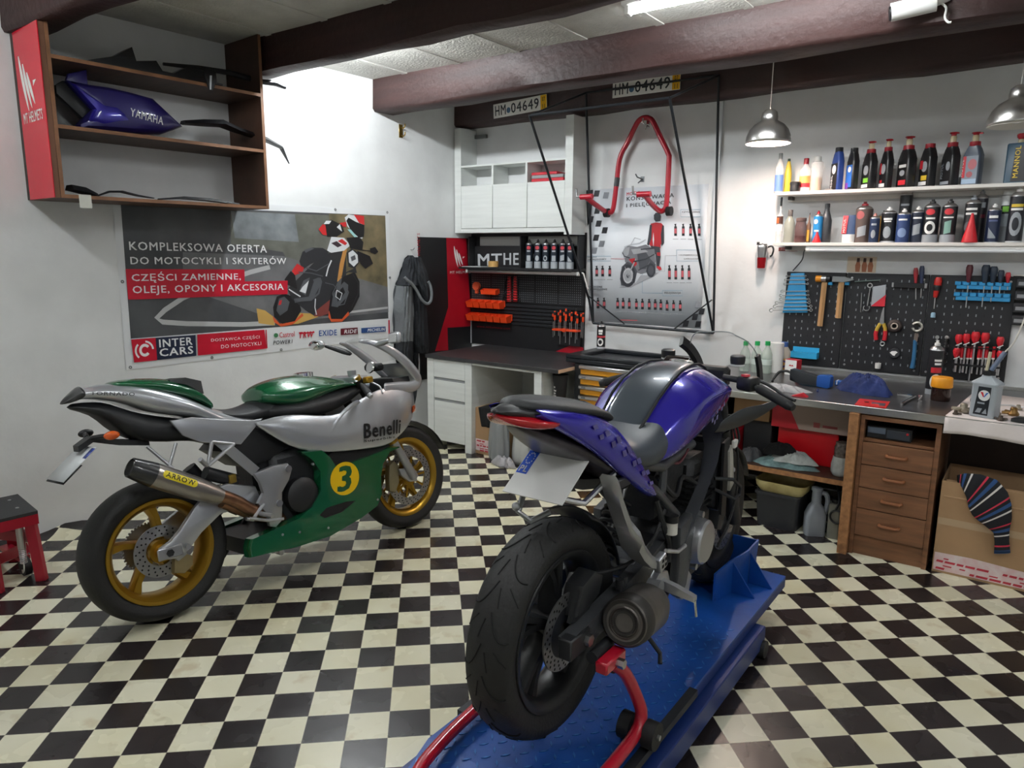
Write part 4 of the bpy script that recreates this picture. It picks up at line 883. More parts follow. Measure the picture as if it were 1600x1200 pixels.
rbottle('bottle', 'clear bottle with a red cap and a red and white label', U1, 472, 604, 515, ZU, .13, BT, clear, redcap, .03, ((-1.3, .3, 1.3, .55, pm('dba35e', .4)), (-1.3, .15, 1.3, .3, lred), (-1.3, .02, 1.3, .15, lwht)))
rbottle('bottle', 'clear bottle half full of amber liquid, pale cap', U1, 606, 744, 495, ZU, .12, CY, clear, pm('c4c6c2', .4), .025, liquid=(amberl, .45))
one(MB(pm('74706c', .7)).loft([[(x, -.15+y*s, ZU+.001+z*s) for y, z in ((-.018, 0), (.018, 0), (.016, .012), (-.012, .014))] for x, s in ((U1(755, 850, .15).x, .5), (U1(790, 850, .15).x, 1), (U1(850, 850, .15).x, .6))]), 'rag', 'small grey rag lying between the amber bottle and the blue jug', 'rag')
jug('blue oil jug with a black cap and a dark lettered label', U1, 840, 1020, 385, pm('2b4487', .35), blkjug, -.8, lab=(('q', .02, .03, .98, .9, blkjug), ('d', .2, .55, .8, .85, lwht), ('v', 'MOBIL', .06, .5, .3, lwht)))
jug('black oil jug with a bright blue label, no pump', U1, 1020, 1200, 390, blkjug, blkjug, -.8, lab=(('q', .05, .1, .95, .85, lblu), ('d', .3, .6, .8, .8, lwht), ('q', .05, .05, .5, .25, pm('7a3fa0', .4))))
MU = (lambda *x: (('q', .05, .05, .95, .9, blkjug), ('d', .25, .5, .85, .85, lg), *x, ('q', .1, .06, .9, .18, lwht)))
jug('black oil jug with a lime patch on its label, topped by a red pump', U1, 1205, 1418, 405, blkjug, redcap, -.8, pump=.045, lab=MU(('q', .3, .24, .9, .4, lgreen)))
jug('black oil jug with a red-striped label, red pump leaning sideways', U1, 1420, 1610, 380, blkjug, redcap, -.8, pump=.045, lab=MU(('q', .1, .5, .3, .88, lred), ('q', .2, .2, .5, .3, lred)))
jug('black oil jug with a broad red block low on its label, thin clear pump', U2, 105, 365, 360, blkjug, redcap, -.8, pump=.05, lab=(('q', .05, .05, .95, .9, pm('0e0e10', .4)), ('q', .2, .68, .9, .78, lwht), ('d', .3, .4, .8, .6, lg), ('q', .25, .1, .95, .26, lred)))
jug('black oil jug with a plain red screw cap and a yellow patch on the label', U2, 372, 610, 340, blkjug, redcap, -.8, lab=MU(('q', .1, .6, .4, .88, lred), ('q', .3, .22, .9, .38, lyel)))
jug('tall black oil jug with red collar and pale pump, beside the grey jug', U2, 632, 885, 325, blkjug, redcap, -.8, pump=.055, lab=(('q', .05, .05, .95, .9, blkjug), ('v', 'MOTUL', .25, .55, .2, lg), ('d', .5, .5, .9, .8, lg), ('q', .1, .06, .9, .16, lg)))
jug('grey oil jug with a red lettered label and red pump', U2, 890, 1160, 315, pm('4c5563', .35), redcap, -.35, pump=.05, lab=(('q', .04, .04, .96, .95, pm('8a93a0', .4)), ('v', 'MOTUL', .3, .6, .02, lwht), ('q', .03, .25, .22, .95, lred), ('d', .35, .5, .9, .85, pm('b5646a', .4)), ('d', .3, .25, .7, .45, pm('a85a60', .4)), ('q', .05, .05, .95, .2, pm('a9c0d6', .4))))
cx, W, H = span(U2, 1385, 1700, 335, ZU, .12)
t = thing('oil_can', 'flat dark teal oil can with tall yellow lettering and a red pump', 'can', (cx+.01, -.12, ZU+.0005), -.3)
teal = pm('24475c', .35); w_ = W*.95
MB(teal).loft([rr(w_, .062, .012, 0), rr(w_, .062, .012, H*.97), rr(w_*.96, .055, .012, H)]).build('body', t, sharp=32)
g = MB(blkjug); g.poly([(-w_*.18, -.0316, .01), (w_*.45, -.0316, .01), (w_*.45, -.0316, H*.9), (-w_*.1, -.0316, H*.9)]).use(pm('e6c52e', .4)); g.text('MANNOL', Matrix.Translation((w_*.12, -.0322, .03)) @ Matrix.Rotation(-PI/2, 4, 'Y') @ Matrix.Rotation(0, 4, 'Y'), H*.78, w_*.22, .02); g.build('label', t, flat=True)
MB(pumpc).lathe([(.016, H), (.015, H+.02)], 14, (0, 0, 0)).build('pump_neck', t); MB(redpump).lathe([(.012, H+.02), (.022, H+.03), (.024, H+.045), (.02, H+.05)], 14).build('pump_head', t)
# ---------------------------------------------------------------- lower shelf
GL = 'spray cans on the lower shelf'
rbottle('bottle', 'tall clear bottle with an orange and brown label and a long black nozzle', W1, 200, 278, 140, ZW, .14, ((.95, 0), (1, .01), (1, .72), (.5, .76), (.3, .8), (.3, 1)), clear, blkpl, .05, ((-1.4, .5, 1.4, .7, pm('4a2f28', .4)), (-1.4, .52, 0, .66, pm('d8602a', .4)), (-1.4, .3, 1.4, .48, lwht)))
rbottle('bottle', 'square-shouldered clear bottle with a brown cap and empty label', W1, 285, 410, 290, ZW, .12, BT, mat('smoked clear', hx('a6a99c'), .15, alpha=.7), pm('4f4a48', .5), .035)
rbottle('jar', 'small jar of dark red liquid with a lid', W1, 408, 545, 385, ZW, .14, ((.9, 0), (1, .05), (1, .75), (.8, .95), (.8, 1)), mat('jar glass', hx('6a4a48'), .15, alpha=.7), pm('5a4642', .5), .016, liquid=(pm('3a1216', .3), .3), cat='jar')
rbottle('bottle', 'thin little bottle with an ochre strip and a pointed nozzle', W1, 552, 602, 325, ZW, .13, ((.95, 0), (1, .02), (1, .62), (.5, .72), (.2, 1)), pm('6b4d3c', .4), blkpl, .01, ((-.6, .05, .6, .45, pm('c99a3c', .4)),))
def scan(label, S, X0, X1, Y, bands, d=.13, **k):
    cx, W, H = span(S, X0, X1, Y, ZW, d); return can('spray_can', label, cx, -d, ZW+.0005, H, W/2, bands, 0, GL, **k)
blu = pm('2a86c4', .35); dnavy = pm('20304f', .35); dk = pm('1e1f23', .35); brn = pm('574a46', .4)
scan('bright blue spray can with a red nozzle, behind the small red funnel', W1, 630, 738, 300, [(0, 1, blu)], nozzle=redcap, deco=[('disc', -.3, .8, (.03, .03, lwht)), ('bar', 0, .45, (.03, .012))])
def funnel(label, S, X0, X1, Y, d, z, m_, tip):
    cx, W, H = span(S, X0, X1, Y, z, d); one(MB(m_).lathe([(W/2, 0), (W/2, .006), (.008, H*tip), (.006, H), (.004, H)], 22, (cx, -d, z+.0005)), 'funnel', label, 'funnel')
funnel('small red funnel upside down before the blue can', W1, 610, 716, 555, .185, ZW, pm('d8232c', .4), .8)
rbottle('bottle', 'tall charcoal bottle tapering to a narrow neck', W1, 722, 855, 215, ZW, .1, ((.95, 0), (1, .02), (1, .62), (.75, .75), (.45, .9), (.42, 1)), pm('34373c', .3), pm('34373c', .3), .02)
cx, W, H = span(W1, 978, 1145, 352, ZW, .12)
t = thing('grease_tube', 'red, white and blue grease tube standing on its white cap', 'tube', (cx, -.12, ZW+.0005), 0)
MB(pm('33486e', .4)).loft([[(W*.47*math.cos(a*PI/8), .022*math.sin(a*PI/8), H*.3) for a in range(16)], [(W*.5*math.cos(a*PI/8), .004*math.sin(a*PI/8), H) for a in range(16)]]).build('body', t)
MB(white).lathe([(W*.46, 0), (W*.47, H*.3)], 20).build('cap', t)
g = MB(lred).poly([(-W*.5, -.024, H*.32), (-W*.15, -.026, H*.32), (-W*.12, -.008, H*.98), (-W*.5, -.005, H*.98)]); g.use(lwht); g.text('MOTUL', Matrix.Translation((-W*.24, -.027, H*.36)) @ Matrix.Rotation(-PI/2, 4, 'Y') @ Matrix.Rotation(-.0, 4, 'X'), H*.5, W*.16, .02); g.build('label', t, flat=True)
scan('big brown spray can with a red nozzle and a yellow straw', W1, 1135, 1340, 195, [(0, 1, brn)], d=.1, nozzle=redcap, deco=[('disc', -.3, .82, (.05, .05, pm('a8595a', .4))), ('swoosh', 0, .3, (.05, .06, lg))])
scan('small navy spray can with a rose nozzle, before the brown one', W1, 1300, 1420, 330, [(0, 1, dnavy)], d=.17, nozzle=pm('c8897f', .4), deco=[('disc', 0, .35, (.026, .05, lg)), ('bar', 0, .75, (.03, .012, lg))])
scan('yellow spray can mostly hidden behind two dark cans', W1, 1400, 1520, 300, [(0, 1, pm('b98a3a', .4))], d=.05)
scan('stout black can with twin white nozzles beside the yellow one', W1, 1440, 1625, 255, [(0, .05, canw), (.05, 1, dk)], d=.13, nozzle=lwht, deco=[('disc', 0, .35, (.045, .07, lg)), ('bar', 0, .8, (.05, .012)), ('bar', 0, .72, (.04, .008))])
t = scan('tall dark can with a silvery cap rising up to the shelf above', W2, 137, 288, 55, [(0, 1, dk)], d=.06, cap=1, capm=pm('a9a29c', .35), deco=[('bar', 0, .8, (.05, .012, lg))])
scan('royal blue spray can with a white nozzle before the tall capped can', W2, 102, 265, 275, [(0, 1, pm('2a3f6e', .35))], d=.15, nozzle=lwht, deco=[('disc', 0, .35, (.05, .055, pm('7a8fb5', .4))), ('bar', 0, .82, (.05, .01))])
scan('blue-black spray can with a white nozzle beside the royal blue one', W2, 275, 435, 245, [(0, 1, pm('20283a', .35))], nozzle=lwht, deco=[('swoosh', 0, .4, (.04, .06, lg)), ('bar', 0, .82, (.05, .01))])
scan('black can with a red emblem and a white wheel drawing', W2, 425, 620, 165, [(0, .22, lg), (.22, 1, dk)], deco=[('disc', -.1, .86, (.05, .035, lred)), ('ring', 0, .42, (.06, .075)), ('bar', 0, .68, (.05, .01))])
scan('black can with a red emblem and a pale green plant drawing', W2, 640, 830, 160, [(0, .22, lg), (.22, 1, dk)], deco=[('disc', 0, .86, (.05, .035, lred)), ('bar', 0, .7, (.055, .008)), ('swoosh', 0, .4, (.035, .07, pm('87b0a4', .4)))])
scan('black can with white lettering and a yellow straw, behind the red funnel', W2, 915, 1110, 115, [(0, 1, dk)], d=.12, nozzle=lg, deco=[('bar', -.1, .86, (.06, .012)), ('bar', -.1, .74, (.06, .012)), ('disc', -.3, .4, (.05, .06, pm('5a5c60', .4)))])
scan('black can with a small square emblem, tallest of the pair by the red funnel', W2, 1040, 1195, 40, [(0, 1, pm('24222a', .35))], d=.05, nozzle=lg, deco=[('bar', .2, .85, (.035, .03, lg)), ('bar', .1, .6, (.05, .02, pm('7a2438', .4)))])
funnel('red plastic cone leaning before the black cans', W2, 890, 1090, 330, .19, ZW, pm('d3202c', .4), .9)
scan('dark blue spray can with a pale sail drawing and white nozzle', W2, 1178, 1352, 215, [(0, .02, canw), (.02, 1, pm('222c48', .35))], d=.14, nozzle=lwht, deco=[('tri', 0, .3, (.04, .06, lg)), ('bar', 0, .8, (.045, .014)), ('bar', 0, .68, (.045, .01, pm('5b6690', .4)))])
scan('white can with a green patch, half behind the last dark can', W2, 1350, 1510, 65, [(0, .35, lg), (.35, .62, pm('b9c4cc', .4)), (.62, .8, dk), (.8, 1, pm('d9dcdc', .4))], d=.07, cap=1, capm=lwht, deco=[('bar', -.2, .72, (.035, .03, lgreen))])
scan('tall black can with a big wheel drawing at the frame edge', W2, 1455, 1660, 10, [(0, .03, canw), (.03, 1, pm('1b1e26', .35))], d=.15, nozzle=lwht, deco=[('ring', 0, .4, (.06, .13, lg)), ('bar', 0, .8, (.06, .016, lyel)), ('bar', 0, .72, (.06, .012))])
# batten lamp, cable, sticker, mug, small picture
t = thing('batten_lamp', 'long white batten lamp under the lower shelf, switched off', 'lamp', (3.75, -.19, 1.60))
MB(mat('opal tube', (.86, .88, .9), .25)).cyl((-.8, 0, .014), (.8, 0, .014), .0135, n=16).build('tube', t); MB(whitep).bx((-.82, -.014, .02), (.82, .014, .0362), .002).build('housing', t); MB(whitep).cyl((-.82, 0, .014), (-.795, 0, .014), .0155, n=16).build('end_cap', t)
one(MB(pm('3a3c3e', .5)).tube(spl([(2.93, -.19, 1.615), (2.90, -.12, 1.6), (2.87, -.03, 1.55), (2.83, -.012, 1.50), (2.81, -.012, 1.475)]), .004, 8), 'lamp_cable', 'thin dark cable running from the batten lamp to the tool board', 'cable')
a = bk(1217, 386.5); b = bk(1246, 392.5)
t = thing('sticker', 'small dark red sign with pale lettering under the end of the lower shelf', 'sticker', ((a.x+b.x)/2, 0, b.z))
h = a.z-b.z; ww = (b.x-a.x)/2; MB(pm('7d2a2a', .5)).bx((-ww, -.003, 0), (ww, 0, h)).build('plate', t); g = MB(pm('c99', .5) if False else pm('cc9a96', .5)); g.text('MOTUL', Matrix.Translation((0, -.0036, h*.2)), ww*1.5, h*.6, .03, al='C'); g.build('lettering', t, flat=True)
p = bk(1189, 419, .055)
t = thing('travel_mug', 'steel and red travel mug hanging from the wall beside the shelves', 'mug', p)
MB(steel).lathe([(.030, .072), (.036, .135), (.037, .15), (.033, .156)], 24).build('rim', t); MB(mat('red steel', hx('a3141f'), .25, .6)).lathe([(.024, 0), (.026, .002), (.0305, .0722)], 24).build('body', t)
MB(blkpl).tube(spl([(.034, 0, .14), (.062, 0, .148), (.075, 0, .125), (.068, 0, .09), (.055, 0, .08)]), .006, 8).build('handle', t); MB(blkpl).cyl((0, 0, .156), (0, 0, .162), .03, n=20).box((-.03, 0, .166), (.014, .018, .02)).build('lid', t)
one(MB(steel).tube([(p.x, 0, p.z+.15), (p.x, -.05, p.z+.15), (p.x, -.06, p.z+.17)], .003, 8), 'wall_hook', 'nail hook behind the red travel mug', 'hook')
a = bk(1325, 401); b = bk(1368, 426.5); t = thing('picture', 'small unframed card with three brown figures above the tool board', 'picture', ((a.x+b.x)/2, 0, b.z)); ww = (b.x-a.x)/2; h = a.z-b.z
MB(pm('d8c7b0', .6)).bx((-ww, -.002, 0), (ww, 0, h)).build('card', t); g = MB(pm('a8694a', .6)); g2 = pm('4a3026', .6)
for k in (-.25, .2, .62):
    x = k*ww; g.use(pm('a8694a', .6)).poly([(x-.012, -.0026, .005), (x+.012, -.0026, .005), (x+.016, -.0026, h*.45), (x+.009, -.0026, h*.68), (x-.009, -.0026, h*.68), (x-.016, -.0026, h*.45)]); g.use(g2).poly([(x-.009, -.0027, h*.66), (x+.009, -.0027, h*.66), (x+.008, -.0027, h*.92), (x-.008, -.0027, h*.92)])
g.build('print', t, flat=True)
# ---------------------------------------------------------------- tool board
P6, Q6 = onB(1200, 400, 6, .03), onB(1390, 400, 5.714, .03)
X0, X1, Z0, Z1 = 2.775, 4.06, .845, 1.468
t = thing('tool_board', 'wide black slotted tool board behind the workbench', 'board', (3.42, 0, Z0))
tb = pm('1d1e22', .42)
for a, b in ((X0, 3.15), (3.155, 3.62), (3.625, X1)):
    g = MB(tb).bx((a-3.42, -.02, 0), (b-3.42, -.001, Z1-Z0), .003)
    for i in range(31):
        for j in range(12):
            x = X0+.04+i*.041; z = .05+j*.0475
            if not a+.015 < x < b-.015: continue
            g.use(pm('868a8e', .5) if j % 2 == 0 or i % 3 else pm('101114', .5)).poly([(x-3.42-.003, -.0204, z), (x-3.42+.003, -.0204, z), (x-3.42+.003, -.0204, z+.015), (x-3.42-.003, -.0204, z+.015)])
    g.use(steel)
    for x in (a+.03, b-.03):
        for z in (.03, Z1-Z0-.03): g.cyl((x-3.42, -.0201, z), (x-3.42, -.023, z), .007, n=10)
    g.build('panel', t)
bluep = pm('2f8fc4', .42)
def w6(X, Y, F=P6): return F(X, Y)
# blue spanner ladder
q = [w6(*p) for p in ((220, 162), (345, 160), (372, 530), (140, 530))]; cx = sum(p[0] for p in q)/4; zb = min(p[1] for p in q)
t = thing('spanner_rack', 'blue rack holding a ladder of chrome spanners at the end of the tool board', 'tool rack', (cx, -.0232, zb))
MB(bluep).prism([(x-cx, z-zb) for x, z in q], -.02, 0, bev=.002).build('rail', t)
for Y, xl, xr, s in ((187, 185, 358, .6), (222, 172, 376, .65), (260, 165, 378, .7), (328, 138, 380, .75), (365, 128, 382, .8), (402, 128, 385, .85), (435, 90, 392, .95), (470, 72, 408, 1), (505, 40, 410, 1.1)):
    a = w6(xl, Y+3*s); b = w6(xr, Y); g = MB(); spanner(g, (a[0]-cx, -.024, a[1]-zb), (b[0]-cx, -.024, b[1]-zb), .0125*s, chrome); g.build('spanner', t)
def hammer(label, head, hm, han, hw, extra=None):
    a, b = w6(*head[0]), w6(*head[1]); c, d_ = w6(*han[0]), w6(*han[1])
    t = thing('hammer', label, 'hammer', (d_[0], -.05, d_[1]), 0, 'wooden-handled hammers on the tool board'); L_ = lambda p, y=0: (p[0]-d_[0], y, p[1]-d_[1])
    g = MB(woodh).tube([L_(c), mixp(L_(c), L_(d_), .5), L_(d_)], 0, sq=(hw, .022)); g.build('handle', t)
    hm(t, L_(a), L_(b)); return t
woodh = mat('hammer handle wood', hx('c49a6a'), .5, var=.2, vs_=8, aniso=(8, 8, 1))
def h1(t, a, b):
    m1 = mixp(a, b, .38); m2 = mixp(a, b, .72)
    MB(pm('e8921e', .45)).cyl(a, m1, .021, n=16).build('striking_face', t); MB(steel).cyl(m1, m2, .019, n=16).build('head', t); MB(blkpl).cyl(m2, b, .021, n=16).build('striking_face', t)
def h2(t, a, b):
    m1 = mixp(a, b, .55); MB(pm('8d8f90', .4, m=.7)).loft([[(p[0], p[1]+y*s, p[2]+z*k) for y, z in ((-.015, -.017), (.015, -.017), (.015, .017), (-.015, .017))] for p, s, k in ((a, 1, 1), (m1, 1, 1), (b, .9, .12))]).build('head', t)
hammer('mallet with an orange face and a long pale wooden handle', ((458, 212), (592, 214)), h1, ((537, 245), (492, 655)), .027)
hammer('steel wedge-headed hammer with a shorter wooden handle', ((615, 215), (810, 222)), h2, ((694, 245), (663, 580)), .029)
for X in (590, 745):
    a = w6(X, 262); one(MB(bluep).bx((a[0]-.012, -.05, a[1]-.006), (a[0]+.012, -.021, a[1]+.012)), 'hook_clip', 'small blue clip under the head of the %s' % ('mallet' if X == 590 else 'steel hammer'), 'hook')
def bar(label, p, q, w_, m_, name='bar', cat='tool', F=P6, y=-.03, th=.006):
    a, b = F(*p), F(*q); return one(MB(m_).tube([(a[0], y, a[1]), ((a[0]+b[0])/2, y, (a[1]+b[1])/2), (b[0], y, b[1])], 0, sq=(w_, th)), name, label, cat)
bar('flat greenish steel file lying level near the top of the tool board', (815, 240), (1050, 226), .014, pm('6f7f78', .35, m=.7), 'file')
bar('thin steel rod hanging beside the open spanner', (876, 345), (866, 528), .006, steel, 'rod')
a, b = w6(925, 485), w6(957, 275); g = MB(); spanner(g, (a[0], -.032, a[1]), (b[0], -.032, b[1]), .021, chrome); one(g, 'spanner', 'single chrome spanner hanging beside the blister pack', 'spanner')
q = [w6(*p) for p in ((985, 288), (1108, 268), (1095, 472), (965, 470))]; g = MB(pm('a9adb2', .3)); g.prism([(x, z) for x, z in q], -.035, -.0215, bev=.002); g.use(pm('c92a3a', .4)); g.poly([(x, -.0354, z) for x, z in [w6(*p) for p in ((1108, 360), (1095, 472), (965, 470))]]); one(g, 'blister_pack', 'grey blister pack with a red corner on the tool board', 'packet')
# long-nose pliers
t0 = w6(1075, 620); t = thing('pliers', 'long-nose pliers with red and yellow grips', 'pliers', (t0[0], -.035, w6(1050, 790)[1])); LL = lambda X, Y, y=0: (w6(X, Y)[0]-t0[0], y, w6(X, Y)[1]-w6(1050, 790)[1])
MB(steel).loft([[(p[0]-w_, -.006, p[2]), (p[0]+w_, -.006, p[2]), (p[0]+w_, .006, p[2]), (p[0]-w_, .006, p[2])] for p, w_ in ((LL(1088, 482), .003), (LL(1078, 540), .008), (LL(1070, 610), .012), (LL(1068, 640), .014))]).build('jaws', t)
for pts in (((1055, 632), (1025, 680), (1010, 730), (1015, 785)), ((1085, 632), (1100, 680), (1100, 730), (1092, 790))):
    P_ = [LL(*p) for p in pts]; MB(pm('bfa23a', .45)).tube(P_[:3], .011, 8).build('grip', t); MB(pm('c21f2e', .4)).tube([mixp(P_[1], P_[2], .4), P_[2], P_[3]], .0125, 8).build('grip', t)
a = w6(1072, 825); one(MB(steel).torus((a[0], -.026, a[1]), (0, 1, 0), .012, .004, 18, 8), 'ring', 'small steel ring hanging below the pliers', 'ring')
a = w6(1033, 1030); one(MB(pm('d9d9d6', .4)).lathe([(.017, 0), (.018, .02), (.017, .034)], 18, (a[0], -.04, a[1]-.015)), 'socket', 'short white socket hanging low on the tool board', 'socket')
a = w6(1195, 655); one(MB(pm('3a302e', .5)).torus((a[0]-.003, -.04, a[1]), (0, 1, 0), .027, .014, 24, 10).use(pm('b5a89c', .5)).torus((a[0]-.003, -.055, a[1]), (0, 1, 0), .017, .004, 20, 8), 'tape_roll', 'roll of dark insulating tape with a pale core on the tool board', 'tape')
# adjustable ring spanner with blue grip
q0_, q1_ = P6(228, 940), P6(480, 866); t = thing('wall_tray', 'small light blue tray fixed low on the tool board above the red and white carton', 'tray', ((q0_[0]+q1_[0])/2, -.0215, q0_[1])); W = (q1_[0]-q0_[0])/2; H = q1_[1]-q0_[1]
MB(pm('35a9dc', .4)).bx((-W, -.06, 0), (W, 0, .004)).bx((-W, -.06, .004), (W, -.056, H*.55)).bx((-W, -.004, .004), (W, 0, H)).bx((-W, -.056, .004), (-W+.004, -.004, H*.6)).bx((W-.004, -.056, .004), (W, -.004, H*.6)).build('tray_body', t)
g = MB(pm('1f86b8', .4))
for i in range(8): g.bx((-W+.012+i*W*.24, -.05, .0041), (-W+.02+i*W*.24, -.006, H*.5))
g.build('divider_ribs', t)
t0 = Q6(205, 1000); t = thing('hook_spanner', 'big chrome ring-headed spanner with a blue grip', 'spanner', (t0[0], -.035, t0[1])); LL = lambda X, Y: (Q6(X, Y)[0]-t0[0], 0, Q6(X, Y)[1]-t0[1])
MB(pm('bdbab0', .3, m=.8)).torus(LL(247, 632), (0, 1, 0), .026, .008, 26, 8, .5, 6.0).tube([LL(242, 690), LL(232, 760)], 0, sq=(.022, .01)).build('head', t)
MB(pm('2f6a94', .45)).tube([LL(230, 750), LL(225, 830), LL(215, 930), LL(203, 1000)], [.012, .0115, .012, .015], 10).build('grip', t)
a = Q6(45, 868); g = MB(pm('2c2e33', .5)).lathe([(.032, 0), (.032, .015), (.028, .02)], 24, (a[0], -.021, a[1]), (0, -1, 0)); g.use(white).poly([(a[0]+x*.026, -.0425, a[1]+z*.026) for x, z in ((-1, .1), (-.6, .5), (.3, .6), (.7, .3), (.3, -.1), (.1, -.6), (-.3, -.5))]); one(g, 'cap', 'round dark cap with a white shape on it, low on the tool board', 'cap')
a, b = Q6(10, 280), Q6(345, 245); t = thing('screwdriver_rack', 'black rail with silver ends near the middle of the tool board', 'tool rack', ((a[0]+b[0])/2, -.0215, a[1])); W = (b[0]-a[0])/2; H = b[1]-a[1]
MB(blkpl).bx((-W*.82, -.03, 0), (W*.82, 0, H), .002).build('rail', t)
for s in (-1, 1): MB(steel).bx((W*.84*s-.012, -.012, 0), (W*.84*s+.012, 0, H), .002).build('bracket', t)
def sdriver(label, top, mid, tip, r, m_, m2=None, rm=None, y=-.04, group='screwdrivers on the tool board'):
    a, b, c = Q6(*top), Q6(*mid), Q6(*tip); t = thing('screwdriver', label, 'screwdriver', (c[0], y, c[1]), 0, group); LL = lambda p: (p[0]-c[0], 0, p[1]-c[1])
    A, B = Vector(LL(a)), Vector(LL(b)); L_ = (A-B).length
    MB(m_).lathe([(r*.5, 0), (r*.62, L_*.1), (r*.75, L_*.35), (r, L_*.6), (r*1.0, L_*.85), (r*.7, L_)], 12, B, A-B).build('grip', t)
    if m2: MB(m2).lathe([(r*.7, L_*.3), (r*1.03, L_*.6), (r*.76, L_*.7)], 12, B, A-B).build('grip_band', t)
    MB(rm or steel).cyl(LL(c), tuple(B), .0032, n=8).build('blade', t)
sdriver('slim screwdriver with a red grip in the black rail', (236, 105), (236, 250), (236, 388), .013, pm('a02c34', .4))
sdriver('slim screwdriver with a navy grip in the black rail', (292, 88), (288, 255), (280, 372), .014, pm('2b3550', .4))
sdriver('stubby red and black screwdriver with a pale blue tip sleeve', (442, 190), (408, 370), (398, 470), .021, pm('c2261f', .4), blkpl)
a = Q6(390, 530); one(MB(pm('8fb3c8', .4)).lathe([(.013, 0), (.013, .022), (.009, .03)], 14, (a[0], -.04, a[1]-.012)), 'tip_sleeve', 'pale blue sleeve cap hanging under the stubby screwdriver', 'cap')
for k, (xa, xb, Y0, Y1) in enumerate(((582, 1092, 290, 238), (572, 1086, 390, 338))):
    a, b = Q6(xa, Y0), Q6(xb, Y1); t = thing('screwdriver_rack', ('upper' if not k else 'lower')+' of the two blue screwdriver rails on the tool board', 'tool rack', ((a[0]+b[0])/2, -.0215, a[1]), 0, 'blue screwdriver rails'); W = (b[0]-a[0])/2; H = b[1]-a[1]
    g = MB(bluep).bx((-W*.93, -.034, 0), (W, 0, H*.55), .002); g.bx((-W*.93, -.008, H*.55), (W, 0, H), .001)
    for i in range(7): g.bx((-W+i*W*.29, -.04, H*.5), (-W+i*W*.29+W*.23, 0, H), .002)
    g.build('rail', t)
sdriver('screwdriver with a maroon grip, first in the blue rails', (722, 78), (706, 235), (684, 458), .018, pm('5a2630', .4), y=-.055)
sdriver('largest navy-gripped screwdriver in the blue rails', (868, 78), (850, 240), (826, 452), .022, pm('2a3544', .4), y=-.055)
sdriver('second navy-gripped screwdriver, a little shorter than the largest', (938, 92), (920, 240), (905, 408), .02, pm('2a3544', .4), y=-.055)
sdriver('smallest navy-gripped screwdriver in the blue rails', (1002, 125), (990, 240), (980, 345), .016, pm('2a3544', .4), y=-.055)
sdriver('tiny screwdriver with a bright red grip at the end of the blue rails', (1062, 145), (1056, 240), (1054, 300), .013, pm('b32a35', .4), y=-.055)
for k, (p, q) in enumerate((((430, 708), (408, 1000)), ((515, 712), (488, 972)))):
    a, b = Q6(*p), Q6(*q); t = thing('socket_rail', 'rail of chrome sockets, %s' % ('the one nearer the spray can' if not k else 'the one nearer the red pliers'), 'sockets', (b[0], -.0215, b[1]), 0, 'chrome socket rails'); n = 10
    MB(blkpl).tube([(0, -.004, 0), (a[0]-b[0], -.004, a[1]-b[1])], 0, sq=(.014, .006)).build('rail', t)
    for i in range(n):
        r_ = .008+.0012*((i*7) % 4); x, z = lerp(0, a[0]-b[0], (i+.5)/n), lerp(0, a[1]-b[1], (i+.5)/n); MB(chrome).lathe([(r_, 0), (r_, .022), (r_*.6, .022)], 12, (x, -.0075, z), (0, -1, 0)).build('socket', t)
# red pliers on a rack
a, b = Q6(565, 965), Q6(905, 945); t = thing('pliers_rack', 'dark rack full of red-handled pliers at the end of the tool board', 'tool rack', ((a[0]+b[0])/2, -.0215, a[1])); W = (b[0]-a[0])/2
MB(blkpl).bx((-W, -.06, .0), (W+.05, 0, .012)).bx((-W, -.06, .11), (W+.06, 0, .115)).bx((-W, -.003, -.02), (W+.06, 0, .13)).build('rail', t)
pr = pm('c5202c', .38)
LL = lambda X, Y: (Q6(X, Y)[0]-(a[0]+b[0])/2, Q6(X, Y)[1]-a[1])
for X, Y, s in ((625, 740, 1), (692, 735, 1), (772, 725, 1.15), (858, 730, 1.1), (990, 760, .95), (605, 860, 1), (990, 880, .9)):
    x, z = LL(X, Y); g = MB(pr).lathe([(.008, -.03*s), (.017*s, -.012*s), (.021*s, .012*s), (.016*s, .03*s)], 12, (x, -.05, z)); g.build('grip', t)
    MB(lwht).box((x+.004, -.071, z-.026*s), (.034*s, .003, .005), (0, -.5, 0)).build('grip_ring', t)
    MB(steel).cyl((x, -.05, z-.03*s), (x, -.05, min(z-.1, -.04)), .006, n=8).build('jaw', t)
for X in (650, 708, 742, 805, 838, 870, 935):
    x, z = LL(X, 850); MB(pr).cyl((x, -.04, z-.035), (x, -.04, z+.03), .0095, n=10).build('grip', t); MB(lwht).cyl((x, -.04, z-.045), (x, -.04, z-.035), .0085, n=10).build('grip_ring', t); MB(steel).cyl((x, -.04, -.045-(.05 if X == 742 else 0)), (x, -.04, z-.045), .005, n=8).build('jaw', t)
# black drawer rack at the frame edge
a = bk(1584, 430); t = thing('organiser', 'black small-parts organiser on the wall at the frame edge', 'organiser', (a.x+.09, 0, a.z-.285))
MB(tb).bx((-.09, -.004, 0), (.3, 0, .285)).build('back_plate', t)
for k in range(4): MB(pm('2a2b2f', .35)).bx((-.07, -.07, .008+k*.07), (.3, -.005, .06+k*.07), .003).build('drawer', t); MB(pm('8d9093', .3)).bx((-.06, -.0712, .02+k*.07), (.28, -.0702, .04+k*.07)).build('label_strip', t)
